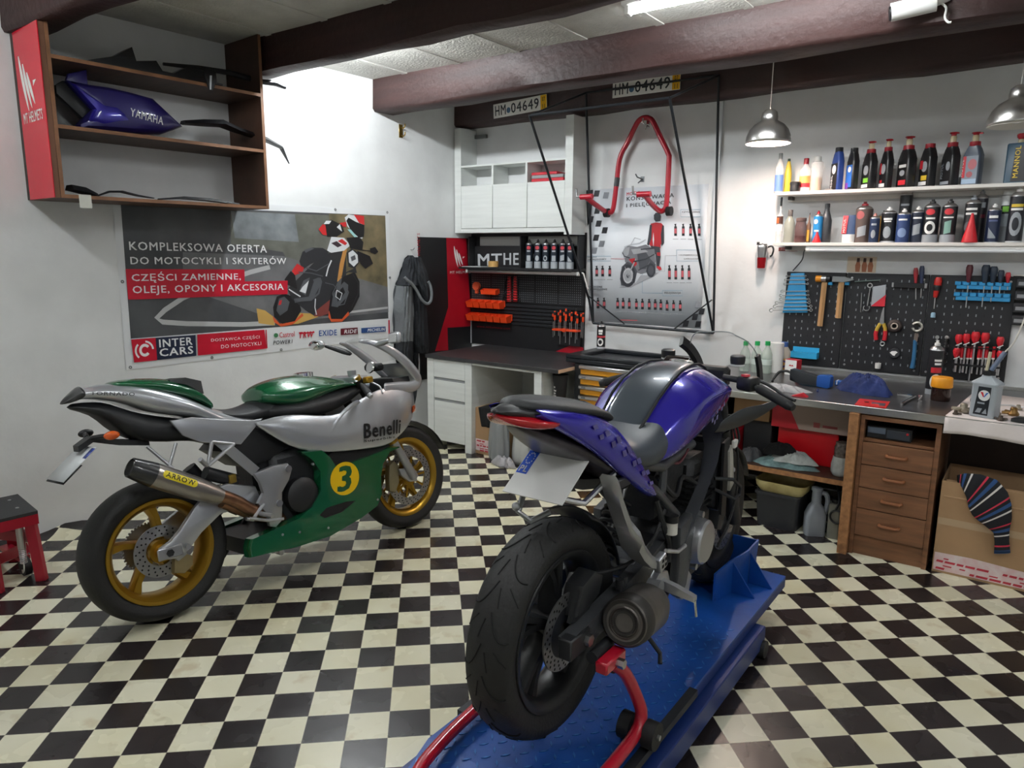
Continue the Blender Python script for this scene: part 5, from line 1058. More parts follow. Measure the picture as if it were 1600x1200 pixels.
# ================================================================ WORKBENCH
dk2 = mat('bench linoleum', hx('4a4a4c'), .28, var=.35, vs_=5, c2=hx('333335')); chip = mat('chipboard edge', hx('a5744a'), .7, var=.35, vs_=40); oak = mat('brown veneer', hx('81583c'), .5, var=.3, vs_=5, aniso=(1, 1, 9), bump=.06, bs=60); dbrown = mat('dark brown board', hx('3a2a22'), .6, var=.2, vs_=6)
t = thing('workbench', 'long workbench with a dark top and bright metal front edge under the tool board', 'workbench', (3.5, -.53, 0))
def wb(a, b): return (a[0]-3.5, a[1]+.53, a[2]), (b[0]-3.5, b[1]+.53, b[2])
g = MB(dk2).bx(*wb((2.45, -1.055, BZ-.03), (4.75, -.002, BZ))); g.build('worktop', t)
g = MB(alu).bx(*wb((2.45, -1.064, BZ-.036), (4.75, -1.0552, BZ+.002)), .002); g.build('edge_strip', t)
MB(alu).bx(*wb((2.45, -.012, BZ+.0005), (4.7, -.0025, BZ+.02))).build('rear_edging', t)
g = MB(chip).bx(*wb((3.442, -1.085, 0), (3.488, -1.0, BZ-.037))); g.build('front_post', t); MB(dbrown).bx(*wb((3.446, -.999, 0), (3.484, -.02, BZ-.032))).build('support_board', t)
MB(dbrown).bx(*wb((2.46, -.95, 0), (2.5, -.02, BZ-.032))).build('support_board', t)
g = MB(walnut).bx(*wb((2.501, -.96, .338), (3.441, -.03, .366))); g.use(chip).bx(*wb((2.501, -.965, .338), (3.441, -.9602, .366))); g.build('lower_shelf', t)
MB(dbrown).bx(*wb((3.87, -.62, .02), (4.75, -.6, BZ-.032))).build('rear_panel', t); MB(dbrown).bx(*wb((2.5, -.03, .02), (3.44, -.02, BZ-.032))).build('rear_panel', t)
t = thing('drawer_cabinet', 'brown wood drawer cabinet with four drawers under the workbench', 'cabinet', (3.675, -.55, 0))
dc = lambda a, b: ((a[0]-3.675, a[1]+.55, a[2]), (b[0]-3.675, b[1]+.55, b[2]))
MB(oak).bx(*dc((3.492, -1.045, 0), (3.512, -.1, .765))).build('side_panel', t); MB(oak).bx(*dc((3.838, -1.045, 0), (3.86, -.1, .765))).build('side_panel', t)
MB(oak).bx(*dc((3.512, -1.043, .742), (3.838, -.1, .765))).build('top_panel', t); MB(oak).bx(*dc((3.512, -1.03, .625), (3.838, -.1, .64))).build('shelf_board', t); MB(oak).bx(*dc((3.512, -1.03, 0), (3.838, -1.015, .108))).build('plinth', t); MB(dbrown).bx(*dc((3.512, -.112, .02), (3.838, -.1, .74))).build('back_panel', t)
for z0, z1 in ((.112, .26), (.264, .375), (.379, .5), (.504, .622)):
    o = MB(oak).bx(*dc((3.513, -1.05, z0), (3.837, -1.03, z1)), .002).build('drawer', t)
    zc = lerp(z0, z1, .52); MB(pm('8a5636', .35)).tube(spl([(3.63-3.675, -1.049+.55, zc+.002), (3.635-3.675, -1.066+.55, zc), (3.675-3.675, -1.07+.55, zc), (3.715-3.675, -1.066+.55, zc), (3.72-3.675, -1.049+.55, zc+.002)], 4), .0085, 8).build('handle', o)
t = thing('car_stereo', 'black car stereo with a red button in the slot above the drawers', 'stereo', (3.62, -.95, .6405))
MB(blkpl).bx((-.10, -.065, .003), (.11, .08, .066), .003).build('body', t); g = MB(pm('3b4048', .3)).bx((-.005, -.068, .012), (.1, -.065, .055)); g.use(pm('5a6472', .3)).bx((-.095, -.068, .03), (-.012, -.065, .06)); g.build('front_panel', t)
MB(pm('d0202a', .4)).cyl((.09, -.068, .045), (.09, -.072, .045), .006, n=12).build('button', t)
one(MB(pm('22463c', .6)).bx((3.62, -1.02, .7655), (3.83, -.6, .771)), 'folder', 'thin green folder slid into the gap above the drawer cabinet', 'folder')
# paper cover
pap = mat('white crepe paper', hx('e9dfdb'), .8, bump=.15, bs=30, var=.07, vs_=4)
xs = [lerp(3.868, 4.7, i/40) for i in range(41)]; r = random.Random(3)
rows = []
for k, (y, z) in enumerate(((-.25, BZ+.002), (-.5, BZ+.002), (-.8, BZ+.002), (-1.04, BZ+.0035), (-1.069, BZ-.003), (-1.074, BZ-.03), (-1.078, BZ-.06), (-1.08, BZ-.078))):
    rows.append([(max(x, 3.868+.025*(k < 1)) if k > 2 else x+(.02*(3-k) if i < 3 else 0), y-.004*math.sin(x*40+k*.5)*(k > 3), z+(.005*math.sin(x*13)*(k > 5))+.001*math.sin(x*31+y*17)*(k < 4)) for i, x in enumerate(xs)])
g = MB(pap); g.loft(rows, False, False); o = g.build('paper_cover', solid=.0015, sharp=60); tag(recenter(o), 'white ribbed paper spread over the end of the workbench', 'paper')
# ---------------------------------------------------------------- on the bench
def gcap(label, px):
    p = fl(px, 589, BZ); y = -.3; x = bk(px, 575, .3).x; H = bk(px, 533, .3).z-BZ
    rbottle_at('bottle', label, x, -.3, BZ, .034, H)
def rbottle_at(name, label, x, y, z, r, H):
    t = thing(name, label, 'bottle', (x, y, z+.0005), 0, 'clear green-capped bottles on the bench'); hb = H-.025
    MB(mat('pale bottle', hx('cfe0d2'), .12, alpha=.45)).lathe([(r*.9, 0), (r, .01), (r, hb*.66), (r*.8, hb*.78), (r*.4, hb*.92), (r*.38, hb)], 18).build('body', t)
    MB(pm('1fa558', .4)).lathe([(r*.48, hb-.003), (r*.48, H-.002), (r*.42, H)], 16).build('cap', t)
    MB(pm('d9e6dd', .4)).lathe([(r+.0005, hb*.3), (r+.0005, hb*.5)], 18, cap=False).build('label', t)
gcap('green-capped clear bottle on the bench, farthest from the tool board', 1163); gcap('green-capped clear bottle on the bench, middle of the three', 1181); gcap('green-capped clear bottle on the bench, beside the paper roll', 1197)
x = bk(1206, 560, .26).x; H = bk(1206, 536, .26).z-BZ
one(MB(white).lathe([(.02, 0), (.045, 0), (.045, H), (.02, H)], 24, (x+.016, -.22, BZ+.0005)), 'paper_roll', 'upright white paper roll on the bench by the green-capped bottles', 'paper roll')
x = bk(1221, 560, .16).x; H = bk(1221, 535, .16).z-BZ
t = thing('bottle', 'plastic-wrapped bottle with a blue cap and an orange label', 'bottle', (x+.005, -.13, BZ+.0005)); hb = H-.02
MB(mat('cloudy bottle', hx('d9d2c4'), .3, alpha=.75)).lathe([(.04, 0), (.043, .01), (.043, hb*.75), (.022, hb*.95), (.02, hb)], 20).build('body', t); MB(pm('4668a8', .4)).lathe([(.024, hb-.01), (.024, H)], 18).build('cap', t)
g = MB(pm('d9a050', .5)).lathe([(.0436, hb*.05), (.0436, hb*.5)], 20, cap=False); deco_on(g, 'ring', .2, hb*.3, (.06, .05, pm('5a3f7c', .4)), .0442, None); g.build('label', t, flat=True)
rgp = [[(x+.062*k*math.cos(a*PI/10)*(1+.12*math.sin(a*2.1+z*30)), -.13+.062*k*math.sin(a*PI/10), BZ+.0008+z) for a in range(20)] for z, k in ((0, .95), (.06, 1), (.14, .95), (.19, .8), (.235, 1.05))]
o = MB(mat('clear film', (.95, .95, .95), .1, alpha=.18)).loft(rgp, False).build('plastic_wrap', t)
q = [bk(X, Y, .2) for X, Y in ((1224, 583), (1242, 584))]
t = thing('parts_box', 'small white and red carton standing on the bench before the wrapped bottle', 'box', (2.925, -.26, BZ+.0005), -.25)
MB(white).bx((-.04, -.03, 0), (.04, .03, .1), .001).build('body', t); g = MB(lred).bx((-.0405, -.0305, .0995), (.0405, .0305, .1015)).bx((.0402, -.0305, 0), (.0412, .0305, .1)); g.poly([(-.02, -.0306, .06), (.02, -.0306, .06), (.014, -.0306, .07), (.005, -.0306, .064), (-.005, -.0306, .07), (-.014, -.0306, .06)]); g.build('print', t, flat=True)
# power tool: black barrel with blue end
t = thing('heat_gun', 'black and blue handheld power tool lying on the bench beside the blue cloth', 'power tool', (3.08, -.6, BZ+.0005), -.12)
MB(pm('2b2f33', .35)).loft([[(x, y*s, .045+z*k+zo) for y, z in ((-.03, -.042), (.03, -.042), (.036, 0), (.03, .042), (-.03, .042), (-.036, 0))] for x, s, k, zo in ((-.075, .75, .6, .018), (-.07, .95, .8, .012), (-.01, 1, .9, 0), (.06, .9, .75, -.008), (.14, .7, .5, -.015))]).build('body', t, sharp=60)
MB(pm('1f55a5', .4)).loft([[(x, y*s, .035+z*k) for y, z in ((-.03, -.034), (.03, -.034), (.036, 0), (.03, .042), (-.03, .042), (-.036, 0))] for x, s, k in ((.09, .95, .85), (.15, 1, 1), (.165, .8, .8))]).build('end_housing', t, sharp=60)
MB(blkpl).tube(spl([(-.07, 0, .06), (-.11, .01, .07), (-.15, -.0, .06), (-.17, -.03, .02), (-.16, -.07, .009)]), .008, 8).build('cable', t)
one(MB(pm('2f62b0', .4)).bx((3.235, -.50, BZ+.0005), (3.33, -.45, BZ+.03), .004).use(lwht).bx((3.245, -.5012, BZ+.008), (3.25, -.452, BZ+.0305)), 'box', 'small flat blue packet between the power tool and the blue cloth', 'packet')
def heap(name, label, c, rx, ry, h, m_, sd, cat='cloth', n=72, k=18, amp=.12, rz=0):
    r = random.Random(sd); ph = [r.uniform(0, 6) for _ in range(6)]
    def f(u, v):
        a = 2*PI*v; q = u; rad = q*(1+amp*math.sin(3*a+ph[0])+amp*.7*math.sin(7*a+ph[1]))
        x = rx*rad*math.cos(a); y = ry*rad*math.sin(a)
        z = h*max(0, 1-q**2.2)*(1+.22*math.sin(4*a+ph[2]+q*5)*q+.12*math.sin(11*a+ph[4]+q*7)*q)+.3*h*abs(math.sin(6*a+ph[3]+q*9))*q*(1-q)*2+.16*h*abs(math.sin(13*a+ph[5]-q*14))*q*(1-q)*2+.001
        cr, sr = math.cos(rz), math.sin(rz)
        return (c[0]+x*cr-y*sr, c[1]+x*sr+y*cr, c[2]+z)
    return one(MB(m_).grid(f, k, n), name, label, cat, weld=.0004, sharp=80)
heap('cloth', 'crumpled navy blue cloth heaped on the bench', (3.43, -.62, BZ), .155, .10, .09, mat('navy cloth', hx('1b2c60'), .9, bump=.9, bs=22, var=.45, vs_=10), 5, rz=-.35, n=90, k=24, amp=.10)
heap('plastic_film', 'crumpled clear plastic wrapping on the bench beside the black handlebar grip', (3.02, -.86, BZ), .13, .09, .03, mat('film', (.85, .86, .88), .15, alpha=.45), 8, 'plastic', amp=.25)
one(MB(lred).prism([(3.12, 0), (3.205, 0), (3.175, .02)], -1.0, -.96), 'scrap', 'red triangular scrap at the front of the bench', 'scrap') .location.z = BZ+.0005
t = thing('gasket_card', 'flat red card with a steel cutout lying at the front edge of the bench', 'card', (3.525, -.95, BZ+.0005), .06)
MB(pm('cc2a26', .4)).bx((-.075, -.095, 0), (.072, .095, .004)).build('card', t); g = MB(steel).bx((-.005, -.02, .0041), (.06, .012, .007)).bx((.035, -.06, .0041), (.06, -.02, .007)); g.use(pm('6a1512', .5)).cyl((-.03, .0, .0041), (-.03, 0, .008), .012, n=14); g.build('insert', t)
t = thing('ratchet', 'chrome ratchet and bar lying on the bench behind the red card', 'ratchet', (3.65, -.74, BZ+.0005), 0)
MB(chrome).tube([(-.055, .11, .009), (0, .105, .009), (.03, .09, .009)], 0, sq=(.022, .014)).build('head', t); MB(chrome).tube([(.03, .1, .008), (.015, -.02, .008), (.003, -.16, .008)], .008, 10).build('handle', t)
one(MB(chrome).lathe([(.012, 0), (.012, .012), (.006, .014), (.006, .035), (.011, .037), (.011, .045)], 14, (3.72, -.77, BZ+.0005)), 'socket', 'small chrome socket standing on the bench', 'socket')
one(MB(pm('3a3f66', .4)).cyl((3.195, -.73, BZ+.006), (3.21, -.80, BZ+.006), .005, n=8), 'pencil', 'short dark pencil stub lying behind the red scrap', 'pencil')
can('spray_can', 'large black spray can with a wheel drawing standing on the bench before the tool board', 3.74, -.43, BZ+.0005, .305, .037, [(0, .12, lg), (.12, 1, dk)], .3, None, nozzle=lwht, deco=[('ring', .1, .3, (.062, .085)), ('bar', .1, .56, (.06, .03, lred)), ('bar', .2, .70, (.035, .012)), ('bar', .2, .78, (.04, .012))])
t = thing('jar', 'dark glass jar with a bright orange lid on the bench', 'jar', (3.80, -.62, BZ+.0005))
MB(mat('dark jar', hx('2a1712'), .12)).lathe([(.045, 0), (.047, .006), (.047, .07), (.04, .078)], 26).build('body', t); MB(pm('f0a01e', .4)).lathe([(.051, .074), (.053, .078), (.051, .125), (.048, .129)], 26).build('lid', t)
# grey oil jug on the paper
t = thing('oil_jug', 'grey oil jug with a V logo label standing on the white paper', 'bottle', (4.02, -.96, BZ+.005), -.35)
gj = pm('aab2b9', .4); g = MB(gj); w_, dp = .112, .075
g.loft([rr(w_*.95, dp*.95, .012, 0), rr(w_, dp, .014, .006), rr(w_, dp, .014, .155), rr(w_*1.1, dp*1.05, .012, .16), rr(w_*1.1, dp*1.05, .012, .168), rr(w_*.45, dp*.62, .01, .195), rr(w_*.42, dp*.58, .01, .205)]).build('body', t, sharp=32)
MB(blkpl).lathe([(.026, .204), (.027, .205), (.027, .222), (.02, .226)], 18).build('collar', t)
g = MB(pm('1f2329', .4)).poly([(-.035, -.0383, .012), (.03, -.0383, .012), (.034, -.0383, .15), (-.022, -.0383, .15)])
g.use(lwht).poly([(.006+.026*math.cos(a*PI/9), -.0386, .108+.026*math.sin(a*PI/9)) for a in range(18)])
g.use(lred).poly([(-.012, -.0389, .124), (.0, -.0389, .124), (.006, -.0389, .104), (.002, -.0389, .1)]); g.use(lblu).poly([(.026, -.0389, .126), (.014, -.0389, .122), (.004, -.0389, .1), (.008, -.0389, .1)])
g.use(lg).poly([(-.02, -.0386, .066), (.012, -.0386, .066), (.012, -.0386, .074), (-.02, -.0386, .074)]); g.poly([(-.026, -.0386, .022), (-.004, -.0386, .022), (.004, -.0386, .044), (-.016, -.0386, .044)]); g.poly([(.004, -.0386, .02), (.026, -.0386, .02), (.02, -.0386, .046)]); g.build('label', t, flat=True)
t = thing('suction_pump', 'suction hose with a grey-blue syringe and pale stick standing in the grey oil jug', 'pump', (4.02, -.96, BZ+.231))
MB(pm('5d6b84', .3)).cyl((.005, 0, .0), (.05, .03, .09), .011, n=12).build('barrel', t); MB(pm('c9c3a8', .5)).cyl((-.012, 0, .0), (-.006, .0, .09), .007, n=8).build('stick', t)
e = bk(1584, 430, .06); MB(pm('c9c6be', .3)).tube(spl([(.05, .03, .09), (.085, .12, .15), (.11, .4, .28), (.10, .75, .42), (e.x-4.02, e.y+.96, e.z-BZ-.231)]), .004, 8).build('hose', t)
# small engine parts on the paper
brs = pm('8a6a3e', .35, m=.8); alp = mat('cast parts', hx('a59c8c'), .45, .7)
def bits(label, x, y, m_, sd, s=1, n=4):
    r = random.Random(sd); g = MB(m_); z = BZ+.006
    g.lathe([(.018*s, 0), (.02*s, .006*s), (.012*s, .016*s), (.012*s, .026*s), (.008*s, .03*s)], 14, (x, y, z))
    for i in range(n):
        a = r.uniform(0, 6.3); g.cyl((x+.008*s*math.cos(a), y+.008*s*math.sin(a), z+.008*s), (x+.038*s*math.cos(a), y+.038*s*math.sin(a), z+.008*s), .006*s, n=8)
    one(g, 'engine_part', label, 'engine part')
bits('pale webbed gear-like part on the paper before the grey jug', 3.93, -.90, alp, 1, 1.4, 9); bits('tiny dark valve part at the front of the paper', 3.905, -1.0, pm('4a3f36', .4, m=.6), 2, .7, 2)
bits('brassy three-armed part behind the black lever on the paper', 4.135, -.84, brs, 3, 1.3, 3); bits('dark star-shaped part on the paper beside the jug base', 4.09, -1.02, pm('4a4038', .4, m=.6), 4, .8, 5); bits('pale metal knob on the paper right behind the jug', 4.07, -.87, alp, 5, .9, 3); bits('small steel part on the paper beyond the brassy one', 4.15, -.66, alp, 6, .8, 3)
one(MB(blkpl).loft([[(x, -1.0+y*s, BZ+.006+z*s) for y, z in ((-.02, 0), (.02, 0), (.016, .024), (-.016, .024))] for x, s in ((4.13, .5), (4.16, 1), (4.25, 1))]), 'lever', 'black plastic lever at the frame edge of the paper', 'lever')
one(MB(steel).tube(spl([(4.05, -.62, BZ+.007), (4.12, -.6, BZ+.012), (4.2, -.62, BZ+.009), (4.28, -.6, BZ+.007)]), .0035, 6), 'wire', 'thin bent wire lying across the paper', 'wire')
one(MB(blkpl).torus((3.97, -.70, BZ+.037), (.6, -1, 0), .026, .006, 20, 8), 'ring', 'black rubber ring standing behind the grey jug', 'ring')
# ---------------------------------------------------------------- below the bench
t, X, Y, H = carton('cardboard_box', 'small brown carton in the dark under the bench, on top of a black box', (2.72, -.75, .585), (2.94, -.4, .71), cardb)
one(MB(pm('202124', .6)).bx((2.78, -.72, .367), (2.95, -.4, .584), .004), 'storage_box', 'plain black box on the lower shelf under the brown carton', 'box')
t, X, Y, H = carton('storage_box', 'cream and red carton lying on top of the big red box under the bench', (2.965, -.79, .577), (3.42, -.35, .755), pm('a8948a', .6))
g = MB(redp).poly([(-X, -Y-.0006, 0), (-X+.16, -Y-.0006, 0), (-X+.07, -Y-.0006, H), (-X, -Y-.0006, H)]).use(pm('9d4a4c', .5)); g.poly([(.01, -Y-.0007, .025), (.045, -Y-.0007, .025), (.045, -Y-.0007, .055), (.01, -Y-.0007, .055)]).poly([(.06, -Y-.0007, .03), (.14, -Y-.0007, .03), (.14, -Y-.0007, .045), (.06, -Y-.0007, .045)]); g.build('print', t, flat=True)
one(MB(mat('glossy red carton', hx('d4141e'), .3)).bx((2.995, -.74, .367), (3.335, -.4, .576), .003), 'storage_box', 'big plain red box on the lower shelf under the bench', 'box')
t = thing('storage_box', 'red box with white feather logo under the bench, behind the front fork', 'box', (2.69, -.68, .367), 0)
MB(redp).bx((-.08, -.13, 0), (.08, .13, .15), .003).build('body', t); g = MB(white); mtlogo(g, lambda x, z, d: (x, -.1306, z), -.045, .125, .08, 0, white); g.text('MT HELMETS', Matrix.Translation((-.055, -.1306, .025)), .11, .012, .01); g.build('logo', t, flat=True)
fab = mat('pale rags', hx('c3c9c6'), .9, bump=.5, bs=30, var=.25, vs_=20); fab2 = mat('teal striped rag', hx('7f9c9c'), .9, bump=.5, bs=40, var=.4, vs_=30)
heap('rag', 'pale rag with teal stripes at the bottom of the rag pile under the bench', (3.08, -.852, .367), .17, .085, .05, fab2, 11, 'rag', rz=.05)
heap('rag', 'crumpled white rag on the pile under the bench', (3.12, -.845, .40), .13, .08, .05, fab, 12, 'rag')
heap('cloth', 'folded black cloth lying on top of the rag pile under the bench', (3.04, -.84, .435), .10, .075, .05, mat('black cloth', hx('131314'), .95, bump=.4, bs=30), 13, 'cloth')
heap('rag', 'grey tangle of rags beside the rag pile, close to the motorcycle fork', (2.87, -.84, .367), .07, .07, .06, mat('grey rags', hx('5c5d60'), .9, bump=.6, bs=40), 14, 'rag', amp=.2)
t = thing('jar', 'glass jar of oddments wrapped in white cloth on the lower bench shelf', 'jar', (3.385, -.86, .367))
MB(mat('jar with parts', hx('6f6660'), .15, var=.6, vs_=60)).lathe([(.04, .085), (.045, .1), (.045, .165), (.04, .175), (.04, .19)], 20).build('glass', t)
rg = [[(.052*k*math.cos(a*PI/14)*(1+.05*math.sin(a*3+z*60)), .052*k*math.sin(a*PI/14), z) for a in range(28)] for z, k in ((.001, .8), (.02, 1), (.06, 1.05), (.1, .9), (.11, .87))]
MB(fab).loft(rg).build('cloth_wrap', t, sharp=80)
t = thing('crate', 'black plastic crate on the floor under the bench', 'crate', (3.075, -.80, 0), -.05)
MB(pm('24262b', .55)).loft([rr(.225, .25, .02, 0), rr(.25, .28, .02, .2)], True).build('body', t, sharp=40); MB(pm('24262b', .55)).loft([rr(.262, .295, .02, .195), rr(.262, .295, .02, .21)]).build('rim', t, sharp=40)
t = thing('tray', 'stained pale yellow plastic tray lying on the black crate', 'tray', (3.08, -.83, .2105), -.05)
rg = [[(x*k, y*k, z) for x, y, _ in rr(.29, .22, .05, 0, 6)] for k, z in ((.85, 0), (1, .03), (1.04, .065), (1.0, .065), (.96, .03), (.82, .012))]
MB(mat('stained tray', hx('c9bd86'), .5, var=.3, vs_=14, c2=hx('9a8a55'))).loft(rg).build('body', t, sharp=50)
t = thing('canister', 'grey plastic canister with a tall neck on the floor beside the black crate', 'canister', (3.275, -.885, 0), .5)
gp = mat('grey canister', hx('8e949c'), .45)
MB(gp).loft([rr(.108, .08, .02, 0), rr(.112, .084, .022, .01), rr(.112, .084, .022, .12), rr(.075, .072, .02, .17), rr(.05, .05, .02, .19), rr(.048, .048, .02, .265)]).build('body', t, sharp=40); MB(gp).lathe([(.03, .262), (.031, .265), (.031, .28), (.02, .282)], 18).build('cap', t)
MB(gp).tube(spl([(.015, 0, .25), (.05, 0, .24), (.062, 0, .19), (.045, 0, .11)]), .014, 8).build('handle', t)
t = thing('canister', 'narrow dented metal can with a black coiled cable, beside the bench post', 'canister', (3.375, -.86, 0), .1)
MB(mat('tin grey', hx('8b8a80'), .5, .4)).loft([rr(.066, .085, .012, 0), rr(.066, .085, .012, .20), rr(.06, .075, .012, .205)]).build('body', t, sharp=40); MB(blkpl).lathe([(.022, .205), (.022, .225)], 16).build('cap', t)
one(MB(blkpl).torus((3.395, -.918, .14), (.1, 1, 0), .036, .006, 24, 8).tube(spl([(3.385, -.918, .176), (3.40, -.91, .23), (3.37, -.84, .29), (3.33, -.75, .32)]), .006, 6), 'cable', 'coiled black cable hanging over the narrow metal can', 'cable')
t, X, Y, H = carton('cardboard_box', 'large open cardboard box under the papered bench end with a striped sock over its edge', (3.885, -1.03, 0), (4.5, -.65, .48), cardb, top=False)
redtape(t, [(-X+.005, .012), (X-.02, .012), (X-.02, .085), (-X+.16, .11), (-X+.005, .105)], -Y-.0015, 5)
MB(mat('clear tape', hx('bda384'), .12)).bx((-X+.002, -Y-.001, .255), (X-.002, -Y-.0003, .29)).build('seam_tape', t)
MB(cardb).box((0, -Y+.02, H-.04), (X*1.9, .004, .09), (-.5, 0, 0)).build('flap', t)
# striped sock
c8 = lambda X, Y, y=-1.047: bk(1150+X/3.556, 620+Y/3.556, -y)
sections = [(1225, 470, 46, -1.0, .012), (1262, 468, 80, -1.03, .012), (1320, 492, 150, -1.053, .014), (1372, 535, 220, -1.055, .016), (1412, 590, 235, -1.056, .017), (1440, 640, 205, -1.057, .017), (1463, 695, 150, -1.057, .014), (1476, 745, 90, -1.056, .012), (1478, 800, 82, -1.056, .01), (1480, 865, 92, -1.055, .009)]
P_ = []
for i, (X, Y, w_, y, th) in enumerate(sections):
    a = sections[max(i-1, 0)]; b = sections[min(i+1, len(sections)-1)]; dx, dy = b[0]-a[0], b[1]-a[1]; k = math.hypot(dx, dy); nx, ny = -dy/k, dx/k
    p = c8(X+nx*w_/2, Y+ny*w_/2); q_ = c8(X-nx*w_/2, Y-ny*w_/2); P_.append((p, q_, y, th))
def sock_ring(t_):
    f = t_*(len(P_)-1); i = min(int(f), len(P_)-2); u = f-i; p = P_[i][0].lerp(P_[i+1][0], u); q_ = P_[i][1].lerp(P_[i+1][1], u); y = lerp(P_[i][2], P_[i+1][2], u); th = lerp(P_[i][3], P_[i+1][3], u); c = (p+q_)/2; h = (p-q_)/2
    return [(c.x+h.x*math.cos(a*PI/8), y-.002+th*math.sin(a*PI/8), c.z+h.z*math.cos(a*PI/8)) for a in range(16)]
g = MB(); cs = ['1a1a20', '1a1a20', '1a1a20', 'c8324a', '1a1a20', '1a1a20', '2c4f80', '2c4f80', '1a1a20', '1a1a20', 'd9d4cf', '1a1a20', '1a1a20', '1a1a20']; n = 64
for i in range(n):
    g.use(mat('knit '+cs[i % 14], hx(cs[i % 14]), .9)); g.loft([sock_ring(i/n), sock_ring((i+1)/n)], i in (0, n-1))
one(g, 'sock', 'black sock striped red, blue and white hanging over the edge of the big cardboard box', 'sock', weld=.0002, sharp=80)
# ================================================================ MOTORCYCLES
tyrem = mat('tyre rubber', hx('1a1a1b'), .62, bump=.15, bs=90); groove = pm('08080a', .8); discm = mat('brake disc steel', (.42, .42, .42), .35, .9)
def bikeframe(P, yaw, lean):
    F = Vector((math.cos(yaw), math.sin(yaw), 0)); L = Vector((-F.y, F.x, 0)); U = Z3*math.cos(lean)+L*math.sin(lean); L2 = L*math.cos(lean)-Z3*math.sin(lean)
    return Matrix(((F.x, L2.x, U.x, P[0]), (F.y, L2.y, U.y, P[1]), (F.z, L2.z, U.z, P[2]), (0, 0, 0, 1)))
def rev(mb, prof, c, n=64):     # revolve (r, y) about the y axis through c
    return mb.loft([[(c[0]+r*math.cos(2*PI*j/n), c[1]+y, c[2]+r*math.sin(2*PI*j/n)) for j in range(n)] for r, y in prof], False, True, True)
def tyre(mb, c, R, hw, rr_, grooves=0, seed=1):
    pf = [(rr_-.012, -hw*.7), (rr_+.01, -hw*.80), (lerp(rr_, R, .45), -hw*.99), (lerp(rr_, R, .68), -hw*.96), (lerp(rr_, R, .84), -hw*.78), (lerp(rr_, R, .94), -hw*.5), (lerp(rr_, R, .99), -hw*.22), (R, 0)]
    pf = pf+[(r, -y) for r, y in pf[-2::-1]]
    rev(mb, pf+[(rr_-.012, hw*.6), (rr_-.012, -hw*.6)], c, 72)
    if grooves:
        mb.use(groove)
        def sf(v, a):   # v in -1..1 over the tread
            k = abs(v); tb = [(0, R, 0), (.25, lerp(rr_, R, .992), hw*.22), (.55, lerp(rr_, R, .945), hw*.5), (.85, lerp(rr_, R, .84), hw*.79), (1.1, lerp(rr_, R, .68), hw*.965)]
            for (k0, r0, y0), (k1, r1, y1) in zip(tb, tb[1:]):
                if k <= k1: t = (k-k0)/(k1-k0); r, y = lerp(r0, r1, t), lerp(y0, y1, t); break
            r += .0006; y = y*1.004 if v > 0 else -y*1.004
            return (c[0]+r*math.cos(a), c[1]+y, c[2]+r*math.sin(a))
        for i in range(grooves):
            a = 2*PI*i/grooves
            for s in (-1, 1):
                a2 = a+(PI/grooves if s > 0 else 0)
                mb.tube([sf(s*lerp(.08, .98, t), a2+.55*t-.35*t*t) for t in [q/8 for q in range(9)]], .0022, 5)
                mb.tube([sf(s*lerp(.5, 1.0, t), a2+.30+.12*t) for t in (0, .5, 1)], .0018, 5)
                mb.tube([sf(s*lerp(.12, .3, t), a2+.32+.16*t) for t in (0, .5, 1)], .0018, 5)
    return mb
def disc_(mb, c, r0, r1, th=.005, n=40, holes=0):
    rev(mb, [(r0, -th/2), (r1, -th/2), (r1, th/2), (r0, th/2)], c, n)
    if holes:
        mb.use(groove)
        for k in range(holes):
            for q, rf in enumerate((.25, .55, .82)):
                a = 2*PI*(k+q*.33)/holes; r = lerp(r0, r1, rf); x, z = c[0]+r*math.cos(a), c[2]+r*math.sin(a)
                for s in (-1, 1): mb.poly([(x+.0042*math.cos(i*PI/4), c[1]+s*(th/2+.0004), z+.0042*math.sin(i*PI/4)) for i in range(8)])
    return mb
def rimwheel(parent, name, c, R, hw, rr_, m, nsp, twin=False, twist=.25, hub=.045, grooves=0, rimw=.75, spw=.034, label=None):
    h = hw*rimw; g = MB(m)
    rev(g, [(rr_+.004, -h-.004), (rr_+.006, -h), (rr_-.006, -h+.012), (rr_-.026, -h*.55), (rr_-.026, h*.55), (rr_-.006, h-.012), (rr_+.006, h), (rr_+.004, h+.004), (rr_-.01, h+.002), (rr_-.022, h*.8), (rr_-.034, h*.5), (rr_-.034, -h*.5), (rr_-.022, -h*.8), (rr_-.01, -h-.002)], c)
    g.lathe([(hub, -h*.9), (hub*1.05, -h*.6), (hub*.8, 0), (hub*1.05, h*.6), (hub, h*.9)], 24, c, (0, 1, 0))
    for i in range(nsp):
        for d in ((-.16, .16) if twin else (0,)):
            a0 = 2*PI*i/nsp; a1 = a0+twist+d
            rg = []
            for t in (0, .3, .65, 1):
                r = lerp(hub*.8, rr_-.02, t); a = lerp(a0+d*.3, a1, t); w_ = lerp(spw*.75, spw*.55, t) if t < .9 else spw*1.0; th = lerp(h*.55, h*.42, t)
                ex = Vector((math.cos(a), 0, math.sin(a))); ez = Vector((-math.sin(a), 0, math.cos(a))); p = Vector(c)+ex*r
                rg.append([p+ez*(w_*u)+Vector((0, th*v, 0)) for u, v in ((-1, -.35), (-.6, -1), (.6, -1), (1, -.35), (1, .35), (.6, 1), (-.6, 1), (-1, .35))])
            g.loft(rg)
    o = g.build(name, parent, sharp=45)
    if label: o['label'] = label
    g = MB(tyrem); tyre(g, c, R, hw, rr_, grooves); g.build('tyre', o, sharp=50)
    return o
